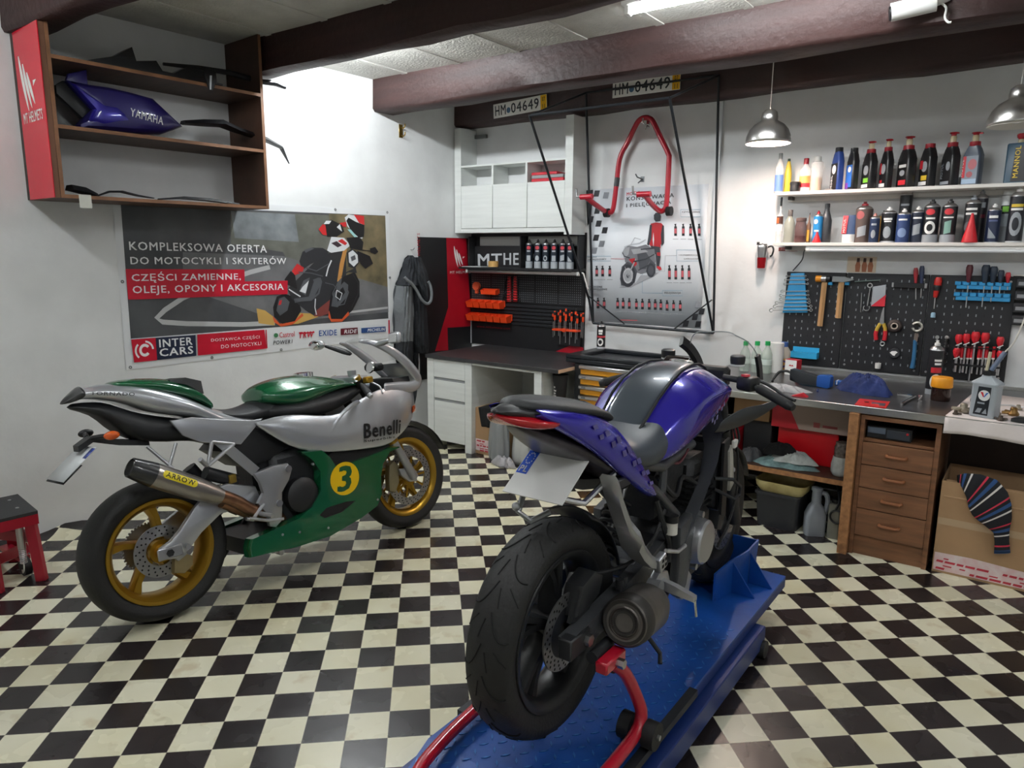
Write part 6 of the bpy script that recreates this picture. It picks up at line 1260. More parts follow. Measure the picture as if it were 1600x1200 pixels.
def shell(mb, st, cap=True):   # st: (x, half profile from top centre to bottom centre)
    rg = []
    for x, pf in st:
        rg.append([(x, -y, z) for y, z in pf]+[(x, y, z) for y, z in pf[::-1] if y > 1e-4])
    n = max(len(r) for r in rg); return mb.loft(rg, cap)
def hp(w_, zt, zb, sh=.55, crown=.02, wb=.8):   # a rounded half profile
    return [(0.0, zt), (w_*.45, zt-crown*.25), (w_*.8, zt-crown), (w_, lerp(zt, zb, 1-sh)), (w_*.97, lerp(zt, zb, .8)), (w_*wb, zb), (w_*.4, zb), (0.0, zb)]
silver = mat('silver lacquer', hx('c0c3c8'), .3, .65, .7); green = mat('racing green lacquer', hx('0b5a35'), .22, .15, 1); goldm = mat('gold anodised', hx('b08a2e'), .3, .75); matte = pm('1b1c1f', .5); matt2 = mat('dark casting', hx('2c2d30'), .5, .3, bump=.2, bs=60); alucast = mat('cast aluminium', hx('b4b6ba'), .32, .75); ti = mat('titanium can', hx('a09a94'), .28, .85); copper = mat('heat tinted pipe', hx('9a7258'), .28, .85, var=.3, vs_=20); seatm = mat('seat vinyl', hx('202225'), .55, bump=.1, bs=150); lensr = mat('red lens', hx('b0101c'), .15, coat=.6); lenso = mat('amber lens', hx('d0581a'), .18, coat=.5); screenm = mat('windscreen', (.86, .9, .92), .05, alpha=.22); carbon = mat('carbon cap', hx('232427'), .3, coat=.5)
GP, GYAW, GLEAN = (1.237, -3.62, 0), math.atan2(1.41, .098), .14
GB = thing('motorcycle', 'green and silver sport motorcycle with gold wheels, parked by the banner wall', 'motorcycle', M=bikeframe(GP, GYAW, GLEAN))
WB = 1.412
# wheels
rw = rimwheel(GB, 'rear_wheel', (0, 0, .305), .303, .088, .222, goldm, 5, twist=.35, hub=.05, rimw=.8, spw=.03)
disc_(MB(discm), (0, -.052, .305), .062, .112, .005, 48, 18).build('brake_disc', rw)
g = MB(discm); disc_(g, (0, .07, .305), .05, .105, .006, 44)
for i in range(44): a = 2*PI*i/44; g.box((.107*math.cos(a), .07, .305+.107*math.sin(a)), (.008, .006, .008), (0, -a, 0))
g.build('sprocket', rw)
MB(goldm).lathe([(.032, 0), (.032, .06), (.02, .068)], 24, (0, -.04, .305), (0, -1, 0)).build('hub', rw)
fw = rimwheel(GB, 'front_wheel', (WB, 0, .30), .298, .06, .222, goldm, 5, twist=.35, hub=.04, spw=.026)
for s in (-1, 1):
    g = MB(discm); disc_(g, (WB, s*.062, .30), .118, .16, .005, 52, 26); g.build('brake_disc', fw)
    g = MB(goldm); rev(g, [(.03, -.004), (.05, -.004), (.05, .004), (.03, .004)], (WB, s*.06, .30), 24)
    for i in range(10): a = 2*PI*i/10; g.box((WB+.085*math.cos(a), s*.06, .30+.085*math.sin(a)), (.075, .005, .012), (0, -a, 0))
    g.build('disc_carrier', fw)
# swingarm
def armprism(parent, name, m, pts, y0, y1, bev=.006): return MB(m).prism(pts, y0, y1, bev=bev).build(name, parent)
sa = armprism(GB, 'swingarm', silver, [(-.035, .335), (-.03, .283), (.03, .272), (.085, .292), (.15, .35), (.25, .41), (.40, .40), (.45, .42), (.43, .49), (.30, .535), (.21, .53), (.13, .465), (.06, .39), (.015, .355)], -.135, -.105, .01)
armprism(sa, 'swingarm_arm', silver, [(-.03, .33), (-.03, .285), (.085, .30), (.44, .39), (.42, .47), (.16, .42), (.02, .35)], .105, .13)
MB(alucast).bx((-.05, -.145, .285), (.055, -.136, .335), .004).build('axle_plate', sa); MB(matte).cyl((0, -.146, .31), (0, -.152, .31), .016, n=6).build('axle_nut', sa)
MB(alucast).cyl((.075, -.145, .315), (.075, -.156, .315), .012, n=12).build('adjuster', sa)
MB(silver).bx((.33, -.105, .40), (.44, .105, .46), .01).build('cross_tube', sa)
cal = MB(pm('a0906a', .4, m=.5)).prism([(.03, .20), (.075, .185), (.115, .21), (.12, .25), (.08, .275), (.04, .26)], -.085, -.04, bev=.006).build('rear_caliper', GB)
MB(alucast).prism([(.02, .28), (.05, .25), (.09, .27), (.075, .31)], -.10, -.08, bev=.003).build('caliper_bracket', cal)
# exhaust
e0, e1 = Vector((-.115, -.165, .705)), Vector((.235, -.185, .495)); ed = (e1-e0).normalized()
mu = MB(ti).lathe([(.051, .085), (.052, .10), (.050, .28), (.043, .36), (.034, .405)], 24, e0, ed).build('muffler', GB, sharp=28)
MB(carbon).lathe([(.030, .02), (.036, -.004), (.041, .0), (.050, .07), (.0518, .096)], 24, e0, ed).build('end_cap', mu, sharp=28); MB(groove).cyl(e0-ed*.002, e0+ed*.03, .030, n=16).build('outlet', mu)
n1 = Vector((0, -1, 0)); n1 = (n1-ed*n1.dot(ed)).normalized(); n2 = n1.cross(ed).normalized(); n2 = n2 if n2.z > 0 else -n2
def wrapc(u, v, r=.0526, v0=.016): return e0+ed*u+(n1*math.cos((v+v0)/r)+n2*math.sin((v+v0)/r))*r
g = MB(pm('e8d420', .4)); N_ = 14
g.loft([[wrapc(lerp(.115, .265, k/N_), v*.017*(1 if 0 < k < N_ else .5)) for v in (-1, -.5, 0, .5, 1)] for k in range(N_+1)], False, False)
q = MB(blk); q.text('ARROW', Matrix.Translation((.127, 0, -.0105)), .126, .022, .03); g.use(blk).add([wrapc(x, z, .0531) for x, y, z in q.v], q.f); g.build('label', mu, flat=True)
MB(copper).tube(spl([tuple(e0+ed*.39), (.25, -.185, .49), (.31, -.175, .45), (.37, -.16, .40), (.46, -.14, .345), (.56, -.11, .30)]), .029, 14).build('link_pipe', mu)
MB(copper).tube(spl([(.25, -.15, .465), (.33, -.135, .41), (.42, -.115, .35), (.56, -.06, .29)]), .027, 12).build('link_pipe', mu)
MB(alucast).tube([(-.02, -.12, .77), (.06, -.15, .66)], .007, 8).build('muffler_strut', mu); MB(alucast).tube([(.10, -.12, .76), (.04, -.15, .66)], .007, 8).build('muffler_strut', mu)
# tail
tl = MB(silver); shell(tl, [(-.235, hp(.048, 1.026, .995)), (-.19, hp(.075, 1.052, 1.0, .6)), (-.066, hp(.11, 1.045, .962, .6)), (0, hp(.128, 1.035, .915, .65)), (.10, hp(.14, 1.0, .882, .6)), (.2, hp(.147, .95, .855, .6)), (.28, hp(.147, .895, .80, .6)), (.36, hp(.143, .858, .745, .55)), (.44, hp(.14, .83, .75, .5)), (.50, hp(.132, .81, .785, .5))])
tail = tl.build('tail_fairing', GB, sub=2, sharp=180)
tl = MB(green); shell(tl, [(-.10, hp(.05, 1.05, 1.03, .6, .004)), (-.05, hp(.085, 1.058, 1.02, .6, .008)), (.08, hp(.105, 1.05, .985, .6, .02)), (.17, hp(.11, 1.03, .955, .6, .03)), (.245, hp(.108, 1.0, .92, .6, .03)), (.285, hp(.105, .945, .89, .6, .03)), (.31, hp(.10, .895, .87, .5, .015))]); tl.build('seat_cowl', tail, sub=2, sharp=180)
MB(matte).loft([[(x, y*w_, z) for y, z in ((-1, z0), (-.9, z1), (.9, z1), (1, z0))] for x, w_, z0, z1 in ((.14, .06, 1.02, 1.03), (.2, .085, 1.0, 1.032), (.268, .085, .95, 1.008))]).build('cowl_pad', tail)
g = MB(carbon); shell(g, [(-.278, hp(.012, .996, .986)), (-.25, hp(.038, 1.02, .985)), (-.205, hp(.072, 1.053, 1.0)), (-.196, hp(.072, 1.05, 1.005))]); g.build('tail_light', tail, sub=1, sharp=180)
g = MB(matte); shell(g, [(-.26, hp(.035, .99, .965)), (-.15, hp(.085, .98, .925)), (-.11, hp(.10, .97, .86)), (-.03, hp(.115, .92, .79)), (.08, hp(.122, .88, .765)), (.2, hp(.125, .85, .755)), (.33, hp(.12, .80, .70)), (.42, hp(.11, .78, .66))]); g.build('undertail', tail, sub=1, sharp=180)
g = MB(silver); g.prism([(.075, .862), (.12, .79), (.197, .745), (.376, .70), (.50, .80), (.45, .80), (.3, .83), (.17, .862)], -.152, -.138, bev=.005); g.build('side_wedge', tail)
g = MB(blk); Fq = lambda X, Y: (X, Y)
g.text('TORNADO', Matrix.Translation((-.20, -.113, 1.013)) @ Matrix.Rotation(.17, 4, 'Y') @ Matrix.Rotation(-.12, 4, 'Z'), .16, .014, .015); g.build('lettering', tail, flat=True)
MB(alucast).cyl((.13, -.13, .855), (.13, -.137, .853), .011, n=12).build('screw', tail)
pb = MB(matte).loft([[(x, y*w_, z+t_) for y, t_ in ((-1, -.012), (1, -.012), (1, .012), (-1, .012))] for x, w_, z in ((.02, .05, .775), (-.10, .05, .80), (-.19, .035, .83), (-.245, .03, .80))]).build('plate_holder', GB)
MB(pm('dfe3e6', .3)).loft([[(x, y, z) for y in (-.095, .095)] for x, z in ((-.20, .80), (-.335, .69))], False, False).build('number_plate', pb, solid=.003)
MB(matte).loft([[(x, y, z) for y in (-.0975, .0975)] for x, z in ((-.262, .742), (-.3375, .6815))], False, False).build('plate_frame', pb, solid=.0025)
MB(pm('3f54a8', .35)).loft([[(x-.0025, y, z+.0025) for y in (-.0955, -.06)] for x, z in ((-.205, .796), (-.245, .763))], False, False).build('plate_band', pb, solid=.0005)
for s in (-1, 1):
    MB(matte).tube([(-.19, s*.03, .835), (-.175, s*.08, .84), (-.165, s*.12, .842)], .01, 8).build('indicator_stem', pb); MB(lenso if s < 0 else matte).sph((-.155, s*.14, .843), .024, 12, 8, (1.3, .8, .75)).build('indicator', pb)
# seat and tank
g = MB(seatm); shell(g, [(.26, hp(.10, .91, .87)), (.32, hp(.115, .875, .83)), (.41, hp(.125, .853, .80)), (.50, hp(.13, .862, .79)), (.56, hp(.135, .885, .79)), (.63, hp(.13, .88, .79))]); g.build('seat', GB, sub=2, sharp=180)
tk = MB(green); shell(tk, [(.535, hp(.085, .92, .87)), (.55, hp(.13, .945, .86, .5, .03)), (.61, hp(.163, .965, .845, .5, .045)), (.70, hp(.176, .978, .82, .5, .05)), (.80, hp(.178, .975, .838, .5, .05)), (.92, hp(.168, .955, .868, .5, .05)), (1.04, hp(.14, .922, .875, .5, .04)), (1.13, hp(.10, .89, .865, .5, .02))]); tank = tk.build('fuel_tank', GB, sub=2, sharp=180)
g = MB(matte); shell(g, [(.50, hp(.12, .87, .79)), (.60, hp(.160, .87, .775)), (.72, hp(.178, .87, .755)), (.86, hp(.182, .885, .755)), (1.0, hp(.165, .89, .79)), (1.10, hp(.13, .885, .83)), (1.15, hp(.09, .87, .84))]); g.build('tank_side', tank, sub=2, sharp=180)
MB(chrome).lathe([(.05, -.02), (.05, .004), (.03, .008)], 28, (.84, 0, .972)).build('filler_cap', tank)
# side fairing
ST = [(.451, (.150, .785), (.157, .783), (.152, .78)), (.55, (.165, .803), (.186, .75), (.172, .685)), (.645, (.178, .797), (.202, .71), (.185, .617)), (.75, (.187, .775), (.213, .675), (.198, .587)), (.85, (.192, .752), (.218, .66), (.203, .568)), (.95, (.197, .765), (.222, .655), (.205, .556)), (1.03, (.198, .815), (.222, .675), (.205, .547)), (1.12, (.194, .836), (.222, .69), (.203, .537)), (1.20, (.187, .848), (.217, .70), (.196, .538)), (1.30, (.172, .852), (.202, .72), (.178, .575)), (1.40, (.140, .842), (.168, .73), (.142, .615)), (1.48, (.092, .828), (.112, .745), (.095, .665)), (1.535, (.03, .81), (.035, .76), (.03, .72))]
def fpt(i, t, s, off=0):
    a, b, c = ST[i][1:]; y = (1-t)*(1-2*t)*a[0]+4*t*(1-t)*b[0]+t*(2*t-1)*c[0]; z = (1-t)*(1-2*t)*a[1]+4*t*(1-t)*b[1]+t*(2*t-1)*c[1]
    return (ST[i][0], s*(y+off), z)
def ysurf(x, z):
    i = max(0, min(len(ST)-2, next((k for k in range(len(ST)-1) if ST[k+1][0] >= x), len(ST)-2))); u = (x-ST[i][0])/(ST[i+1][0]-ST[i][0]); best = None
    for k in range(25):
        t = k/24; p = fpt(i, t, 1); q_ = fpt(i+1, t, 1); zz = lerp(p[2], q_[2], u)
        if best is None or abs(zz-z) < best[0]: best = (abs(zz-z), lerp(p[1], q_[1], u))
    return best[1]
fair = None
for s in (-1, 1):
    g = MB(silver); g.loft([[fpt(i, t/7, s) for t in range(8)] for i in range(len(ST))], False, False)
    o = g.build('side_fairing', GB, sub=1, sharp=180, solid=.004 if s > 0 else .004); fair = fair or o
g = MB(silver)   # swept crease on the panel
for a, b, w_ in (((.80, .655), (1.02, .80), .02),):
    L_ = []; 
    for k in range(9): t = k/8; x, z = lerp(a[0], b[0], t), lerp(a[1], b[1], t)+.02*math.sin(PI*t); y = ysurf(x, z); L_.append([(x+.004, -(y-.004), z-.018*(1-t*.3)), (x, -(y+.008*(.3+t)), z), (x-.004, -(y-.004), z+.018*(1-t*.3))])
    g.loft(L_, False, False)
g.build('crease', fair, sub=1, sharp=180)
g = MB(blk)
def surftext(g, st, x0, z0, w_, h, sl, bold=.02, off=.0045):
    q = MB(blk); q.text(st, Matrix.Translation((x0, 0, z0)) @ Matrix.Rotation(sl, 4, 'Y'), w_, h, bold); g.add([(x, -(ysurf(x, z)+off), z) for x, y, z in q.v], q.f)
surftext(g, 'Benelli', 1.01, .608, .26, .075, .08, .035); surftext(g, 'Superbike', 1.005, .585, .22, .016, .09, .02); g.build('lettering', fair, flat=True)
MB(lenso).loft([[(x, -(ysurf(x, z)+o_), z) for z, o_ in ((.712, .001), (.70, .007), (.68, .007), (.672, .001))] for x in (1.41, 1.44, 1.47, 1.495)]).build('indicator', fair)
# nose: cowl rim, screen, skin between the two sides
rim = [(1.15, .085, 1.105), (1.22, .115, 1.09), (1.32, .138, 1.035), (1.42, .14, .955), (1.495, .125, .875), (1.50, .12, .835), (1.43, .145, .822), (1.32, .172, .832), (1.2, .188, .84)]
for s in (-1, 1):
    P_ = spl([(x, s*y, z) for x, y, z in rim], 5); w_ = [.005+.043*math.sin(PI*.5*min(1, (i+1)/(len(P_)*.5))) for i in range(len(P_))]
    g = MB(silver); rg = []
    for i, p in enumerate(P_):
        a = P_[max(i-1, 0)]; b = P_[min(i+1, len(P_)-1)]; t_ = (b-a).normalized(); o_ = Vector((0, s, 0)); nrm = t_.cross(o_).normalized(); k = w_[i]
        rg.append([p+nrm*k-o_*.004, p+nrm*k*.4+o_*.006, p-nrm*k*.7+o_*.005, p-nrm*k*.8-o_*.004])
    g.loft(rg); o = g.build('cowl_rim', GB, sub=1, sharp=180)
g = MB(screenm); rows = []
for x, y, z in rim[:4]: rows.append([(x+.05*(1-abs(v))*1.0+.02, y*v*1.0, z+.02*(1-v*v)) for v in (-1, -.66, -.33, 0, .33, .66, 1)])
g.loft(rows, False, False); g.build('windscreen', GB, sub=1, sharp=180)
g = MB(silver); rows = []
for x, y, z in [(1.42, .135, .955), (1.49, .12, .885), (1.515, .11, .84), (1.515, .10, .79), (1.49, .10, .72), (1.43, .12, .66)]: rows.append([(x+.05*(1-v*v), y*v, z) for v in (-1, -.66, -.33, 0, .33, .66, 1)])
g.loft(rows, False, False); g.build('nose_cowl', GB, sub=1, sharp=180)
MB(matte).loft([[(x, y, z) for y, z in ((-.12, .80), (-.10, .88), (.10, .88), (.12, .80))] for x in (1.34, 1.46)]).build('instrument_housing', GB)
MB(matte).bx((1.27, -.06, .93), (1.33, .06, .972), .012).build('instruments', GB); MB(chrome).lathe([(.03, 0), (.034, .006), (.03, .012)], 20, (1.265, -.02, .952), (-1, 0, .3)).build('dial', GB)
# mirrors
for s, base, mid, c in ((-1, (1.23, -.12, 1.075), (1.26, -.19, 1.09), (1.25, -.225, 1.095)), (1, (1.25, .11, 1.03), (1.20, .19, 1.075), (1.145, .235, 1.10))):
    o = MB(silver if s < 0 else matte).loft([[Vector(p)+Vector((dx_, 0, dz)) for dx_, dz in ((-.028*k, -.018*k), (.028*k, -.018*k), (.028*k, .018*k), (-.028*k, .018*k))] for p, k in ((base, 1), (mid, .9), (c, .55))]).build('mirror', GB, sub=1, sharp=180)
    if s < 0: MB(silver).box((c[0]+.006, c[1]-.035, c[2]+.012), (.03, .078, .062), (0, .15, .1), .014, 2).build('housing', o); MB(mat('mirror glass', (.8, .82, .84), .05, 1)).box((c[0]-.011, c[1]-.035, c[2]+.012), (.004, .06, .046), (0, .15, .1), .0015).build('glass', o)
    else: MB(silver).sph((c[0]-.02, c[1]+.03, c[2]+.006), .06, 18, 10, (.5, 1.15, .5)).build('housing', o); MB(mat('mirror glass', (.8, .82, .84), .05, 1)).sph((c[0]-.034, c[1]+.03, c[2]+.006), .05, 16, 8, (.4, 1.1, .5)).build('glass', o)
# bars, fork
tilt = Vector((-.46, 0, .885)).normalized()
for s in (-1, 1):
    ax = Vector((WB, s*.105, .30)); fk = MB(alucast).tube([ax+tilt*.0, ax+tilt*.06, ax+tilt*.26], [.026, .024, .023], 14).build('fork_leg', GB)
    MB(goldm).cyl(ax+tilt*.26, ax+tilt*.33, .029, n=18).build('fork_collar', fk); MB(pm('2a2522', .35, m=.4)).cyl(ax+tilt*.33, ax+tilt*.68, .026, n=18).build('fork_tube', fk); MB(goldm).cyl(ax+tilt*.68, ax+tilt*.70, .024, n=16).build('fork_cap', fk)
    MB(alucast).prism([(WB-.03, .28), (WB+.025, .27), (WB+.03, .33), (WB-.02, .36), (WB-.1, .37), (WB-.085, .33)], s*.10, s*.075, bev=.004).build('axle_foot', fk)
    MB(pm('8d8468', .4, m=.5)).prism([(WB-.17, .26), (WB-.13, .24), (WB-.095, .29), (WB-.085, .39), (WB-.115, .42), (WB-.15, .40), (WB-.165, .33)], s*.085, s*.045, bev=.006).build('front_caliper', fk)
    cl_ = ax+tilt*.655
    hb = MB(matte).tube([(cl_.x, cl_.y, cl_.z), (cl_.x-.03, s*.17, cl_.z-.01), (cl_.x-.09, s*.29, cl_.z-.045)], .011, 10).build('handlebar', GB)
    MB(pm('232326', .7)).cyl((cl_.x-.035, s*.18, cl_.z-.012), (cl_.x-.095, s*.30, cl_.z-.048), .017, n=14).build('grip', hb); MB(alucast).sph((cl_.x-.098, s*.306, cl_.z-.05), .016, 12, 8).build('bar_end', hb)
    MB(goldm).bx((cl_.x+.0, s*.15-.02, cl_.z+.0), (cl_.x+.045, s*.15+.02, cl_.z+.035), .006).build('master_cylinder', hb); MB(alucast).tube(spl([(cl_.x+.03, s*.16, cl_.z+.005), (cl_.x+.03, s*.23, cl_.z-.02), (cl_.x-.02, s*.31, cl_.z-.05)]), .005, 8).build('lever', hb)
MB(silver).loft([[(x, y, z) for y, z in ((-.125, z0), (.125, z0), (.11, z0+.025), (-.11, z0+.025))] for x, z0 in ((1.07, .895), (1.10, .905), (1.16, .895))]).build('top_yoke', GB)
MB(alucast).lathe([(.02, 0), (.024, .02), (.024, .035)], 18, (1.10, -.06, .92)).build('reservoir', GB)
g = MB(matte); rows = []
for k in range(13): a = math.radians(18+k*10); rows.append([(WB+(.318+.012*(1-v*v))*math.cos(a), .068*v, .30+(.318+.012*(1-v*v))*math.sin(a)) for v in (-1, -.6, 0, .6, 1)])
g.loft(rows, False, False); g.build('front_mudguard', GB, solid=.004, sharp=180)
# belly fairing
for s in (-1, 1):
    ol = [(.645, .615), (.70, .565), (.735, .50), (.725, .40), (.665, .335), (.58, .30), (.46, .285), (.335, .272), (.318, .235), (.32, .19), (.44, .178), (.56, .165), (.75, .162), (.95, .20), (1.06, .235), (1.10, .29), (1.105, .38), (1.13, .45), (1.19, .505), (1.26, .515), (1.20, .525), (1.05, .51), (.90, .50), (.83, .505), (.80, .56), (.76, .60)]
    g = MB(green); g.T = Matrix.Scale(-1, 4, (0, 1, 0)) if s > 0 else None
    pillow(g, ol, -.15, -.205, rings=((1, 0), (.998, .5), (.99, .85), (.978, 1)), cen=(.76, .34)); o = g.build('belly_fairing', GB, sharp=30)
    if s < 0:
        g = MB(pm('efc40c', .35)); g.poly([(.872+.088*math.cos(a*PI/16), -.2062, .428+.084*math.sin(a*PI/16)) for a in range(32)]); g.use(green).text('3', Matrix.Translation((.865, -.2067, .368)) @ Matrix.Rotation(.06, 4, 'Y'), .085, .122, .045, al='C', shear=.15); g.build('number_disc', o, flat=True)
        MB(groove).prism([(.70, .285), (.745, .31), (.86, .31), (.92, .30), (.83, .265), (.73, .262)], -.2045, -.2058).build('vent', o)
        for x, z in ((.49, .25), (.58, .235), (.70, .54), (1.06, .27), (.74, .21)): MB(alucast).cyl((x, -.195, z), (x, -.2075, z), .006, n=10).build('screw', o)
MB(matte).prism([(.335, .265), (.33, .195), (.56, .17), (.75, .168), (.95, .205), (1.05, .24), (1.05, .28)], -.15, .15).build('belly_floor', GB)
MB(groove).prism([(.80, .56), (.84, .50), (.92, .495), (1.10, .51), (1.2, .53), (1.1, .56), (.95, .575), (.85, .58)], -.10, -.19).build('air_inlet', GB)
g = MB(matt2); g.bx((.52, -.14, .26), (1.02, .14, .62), .03).bx((.45, -.10, .45), (.9, .10, .80), .03); g.build('engine_block', GB)
MB(matte).cyl((.64, -.12, .40), (.64, -.185, .40), .085, n=32).lathe([(.085, 0), (.07, .012), (.03, .016)], 32, (.64, -.185, .40), (0, -1, 0)).build('clutch_cover', GB)
g = MB(alucast); g.prism([(.40, .56), (.50, .575), (.58, .57), (.60, .54), (.575, .49), (.53, .44), (.52, .36), (.51, .31), (.475, .285), (.445, .30), (.44, .36), (.40, .42), (.435, .46), (.425, .51)], -.185, -.155, bev=.008); fp_ = g.build('frame_plate', GB)
for x, z in ((.575, .545), (.505, .395)): MB(steel).cyl((x, -.18, z), (x, -.192, z), .016, n=16).build('bolt', fp_)
MB(alucast).tube([(.28, -.13, .74), (.42, -.165, .565)], 0, sq=(.02, .045)).build('subframe', GB); MB(matte).prism([(.30, .68), (.42, .58), (.56, .60), (.64, .64), (.46, .78), (.38, .75)], -.12, .12, bev=.01).build('airbox', GB)
br = MB(alucast).tube([(.245, -.145, .74), (.20, -.17, .64)], .009, 8).build('peg_bracket', GB); MB(alucast).tube([(.345, -.145, .71), (.20, -.17, .64)], .009, 8).tube([(.245, -.145, .74), (.345, -.145, .71)], .009, 8).build('bracket_brace', br); MB(alucast).tube([(.195, -.17, .645), (.16, -.19, .68)], .011, 8).build('passenger_peg', br)
fg = MB(alucast).tube([(.43, -.18, .41), (.36, -.19, .355), (.33, -.19, .37)], .009, 8).build('rider_footrest', GB); MB(alucast).cyl((.40, -.19, .375), (.42, -.26, .365), .011, n=10).build('peg', fg); MB(alucast).tube([(.34, -.2, .37), (.43, -.21, .335), (.50, -.215, .325)], .007, 8).build('brake_pedal', fg)
MB(matt2).cyl((.22, -.09, .60), (.36, -.09, .53), .03, n=16).build('shock_reservoir', GB); MB(pm('a58a3c', .35, m=.6)).bx((.31, -.13, .53), (.345, -.10, .57), .004).build('valve_block', GB)
MB(matte).tube([(.2, .02, .62), (.3, 0, .45), (.4, .0, .38)], .035, 10).build('rear_shock', GB)
MB(carbon).loft([[((.325)*math.cos(a), y, .305+.325*math.sin(a)) for y in (-.085, -.05, 0, .05, .085)] for a in [math.radians(d_) for d_ in (25, 40, 55, 70, 85)]], False, False).build('hugger', GB, solid=.004)
ss = MB(matte).tube([(.50, .12, .30), (.42, .20, .15), (.36, .262, .041)], .012, 10).build('side_stand', GB); MB(matte).box((.355, .266, .038), (.06, .05, .01), (.14, 0, 0)).build('stand_foot', ss)
MB(steel).cyl((.50, -.12, .155), (.50, -.16, .155), .014, n=10).build('drain_bolt', GB)
# ================================================================ PURPLE MOTORCYCLE ON THE LIFT
PP = (3.16, -3.515, 0)
PB = thing('motorcycle', 'purple sport motorcycle stripped of its side fairings, raised on the blue lift', 'motorcycle', M=bikeframe((PP[0], PP[1], 0), math.radians(91), 0))
AZ, FX, FZ = .555, 1.335, .482
dark = pm('26272a', .45); frm = mat('charcoal frame paint', hx('494b4f'), .42, .2, bump=.1, bs=80); gun = mat('gunmetal lacquer', hx('4c555e'), .3, .4, .7); purp = mat('purple pearl', hx('2a1fa6'), .22, .3, 1); blackrim = pm('1e1f21', .4)
rw = rimwheel(PB, 'rear_wheel', (0, 0, AZ), .305, .07, .222, blackrim, 5, True, .3, .045, 12, .8, .022)
g = MB(discm); disc_(g, (0, -.06, AZ), .072, .11, .005, 48, 22)
g.build('brake_disc', rw); g = MB(dark); rev(g, [(.03, -.003), (.074, -.003), (.074, .003), (.03, .003)], (0, -.058, AZ), 24); g.build('disc_carrier', rw)
g = MB(steel); disc_(g, (0, .06, AZ), .05, .10, .006, 44); g.build('sprocket', rw)
fw = rimwheel(PB, 'front_wheel', (FX, 0, FZ), .297, .054, .222, blackrim, 5, True, .3, .04, 12, .8, .02)
g = MB(discm); disc_(g, (FX, -.055, FZ), .10, .145, .005, 52, 24); g.build('brake_disc', fw)
# swingarm, caliper
for s in (-1, 1):
    a = MB(frm).loft([[(x, s*(y+dy), z+dz) for dy, dz in ((-.02, -h), (.02, -h), (.02, h), (-.02, h))] for x, y, z, h in ((-.075, .105, AZ-.002, .03), (.0, .105, AZ, .034), (.25, .105, AZ+.02, .038), (.46, .11, AZ+.055, .045), (.56, .11, AZ+.07, .05))]).build('swingarm', PB)
    MB(dark).bx((-.085, s*.09, AZ-.03), (.02, s*.132, AZ+.03), .004).build('axle_block', a); MB(steel).cyl((0, s*.132, AZ), (0, s*.145, AZ), .017, n=6).build('axle_nut', a)
MB(frm).bx((.34, -.1, AZ+.02), (.44, .1, AZ+.09), .012).build('cross_tube', PB)
c = MB(dark).prism([(.0, AZ+.05), (.03, AZ+.13), (.10, AZ+.15), (.15, AZ+.12), (.13, AZ+.07), (.07, AZ+.055)], -.10, -.04, bev=.008).build('rear_caliper', PB)
MB(dark).prism([(-.02, AZ+.04), (.02, AZ+.12), (.1, AZ+.06), (.06, AZ+.02)], -.092, -.078).build('caliper_bracket', c); MB(matte).tube(spl([(.12, -.08, AZ+.13), (.25, -.12, AZ+.12), (.4, -.13, AZ+.14), (.5, -.13, AZ+.22)]), .006, 8).build('brake_hose', c)
for k, x in enumerate((.19, .215)): MB(dark).cyl((x, -.13, AZ+.07), (x, -.13, AZ+.10), .012, n=10).build('hose_clip', c)
# hugger
MB(dark).loft([[((.342-.022*(y/.07)**2)*math.cos(a), y, AZ+(.342-.022*(y/.07)**2)*math.sin(a)) for y in (-.075, -.055, -.03, 0, .03, .055, .075)] for a in [math.radians(d_) for d_ in range(12, 69, 4)]], False, False).build('hugger', PB, solid=.004, sharp=180)
# tail
tf = None
for s in (-1, 1):
    g = MB(purp); prow = [(-.17, .072, 1.212, .07, 1.2), (-.10, .098, 1.2, .10, 1.155), (.0, .118, 1.178, .125, 1.10), (.10, .13, 1.145, .14, 1.03), (.16, .136, 1.105, .147, .985), (.22, .142, 1.05, .152, .945), (.28, .146, .99, .154, .905), (.33, .149, .93, .153, .875), (.37, .15, .875, .15, .856)]
    g.loft([[(x, s*(y0-.02), z0+.006), (x, s*y0, z0), (x, s*(lerp(y0, y1, .5)+.012), lerp(z0, z1, .5)), (x, s*y1, z1), (x, s*(y1-.025), z1-.004)] for x, y0, z0, y1, z1 in prow], False, False)
    o = g.build('tail_fairing', PB, sub=1, sharp=180, solid=.005); tf = tf or o
    if s < 0:
        g = MB(pm('57528f', .3)); r = random.Random(5)
        for i in range(12):
            t_ = .25+.055*i; k = min(int(t_*7), 6); 
            for j in range(2):
                if (i+j) % 2: continue
                x = lerp(.0, .30, i/11); i0 = max(q for q in range(8) if prow[q][0] <= x); u_ = (x-prow[i0][0])/(prow[i0+1][0]-prow[i0][0]); v = .35+.2*j
                def P_(xx, vv):
                    z0 = lerp(prow[i0][2], prow[i0+1][2], u_); z1 = lerp(prow[i0][4], prow[i0+1][4], u_); y0 = lerp(prow[i0][1], prow[i0+1][1], u_); y1 = lerp(prow[i0][3], prow[i0+1][3], u_)
                    return (xx, s*(lerp(y0, y1, vv)+.036*vv*(1-vv)+.0022), lerp(z0, z1, vv))
                g.poly([P_(x, v), P_(x+.022, v), P_(x+.03, v+.16), P_(x+.008, v+.16)])
        g.build('decal', o, flat=True)
g = MB(dark); shell(g, [(-.255, hp(.008, 1.224, 1.212)), (-.21, hp(.04, 1.232, 1.20)), (-.13, hp(.08, 1.22, 1.17)), (-.05, hp(.10, 1.205, 1.14)), (.05, hp(.115, 1.185, 1.10)), (.2, hp(.12, 1.12, 1.02)), (.3, hp(.115, 1.03, .95))]); g.build('tail_centre', tf, sub=1, sharp=180)
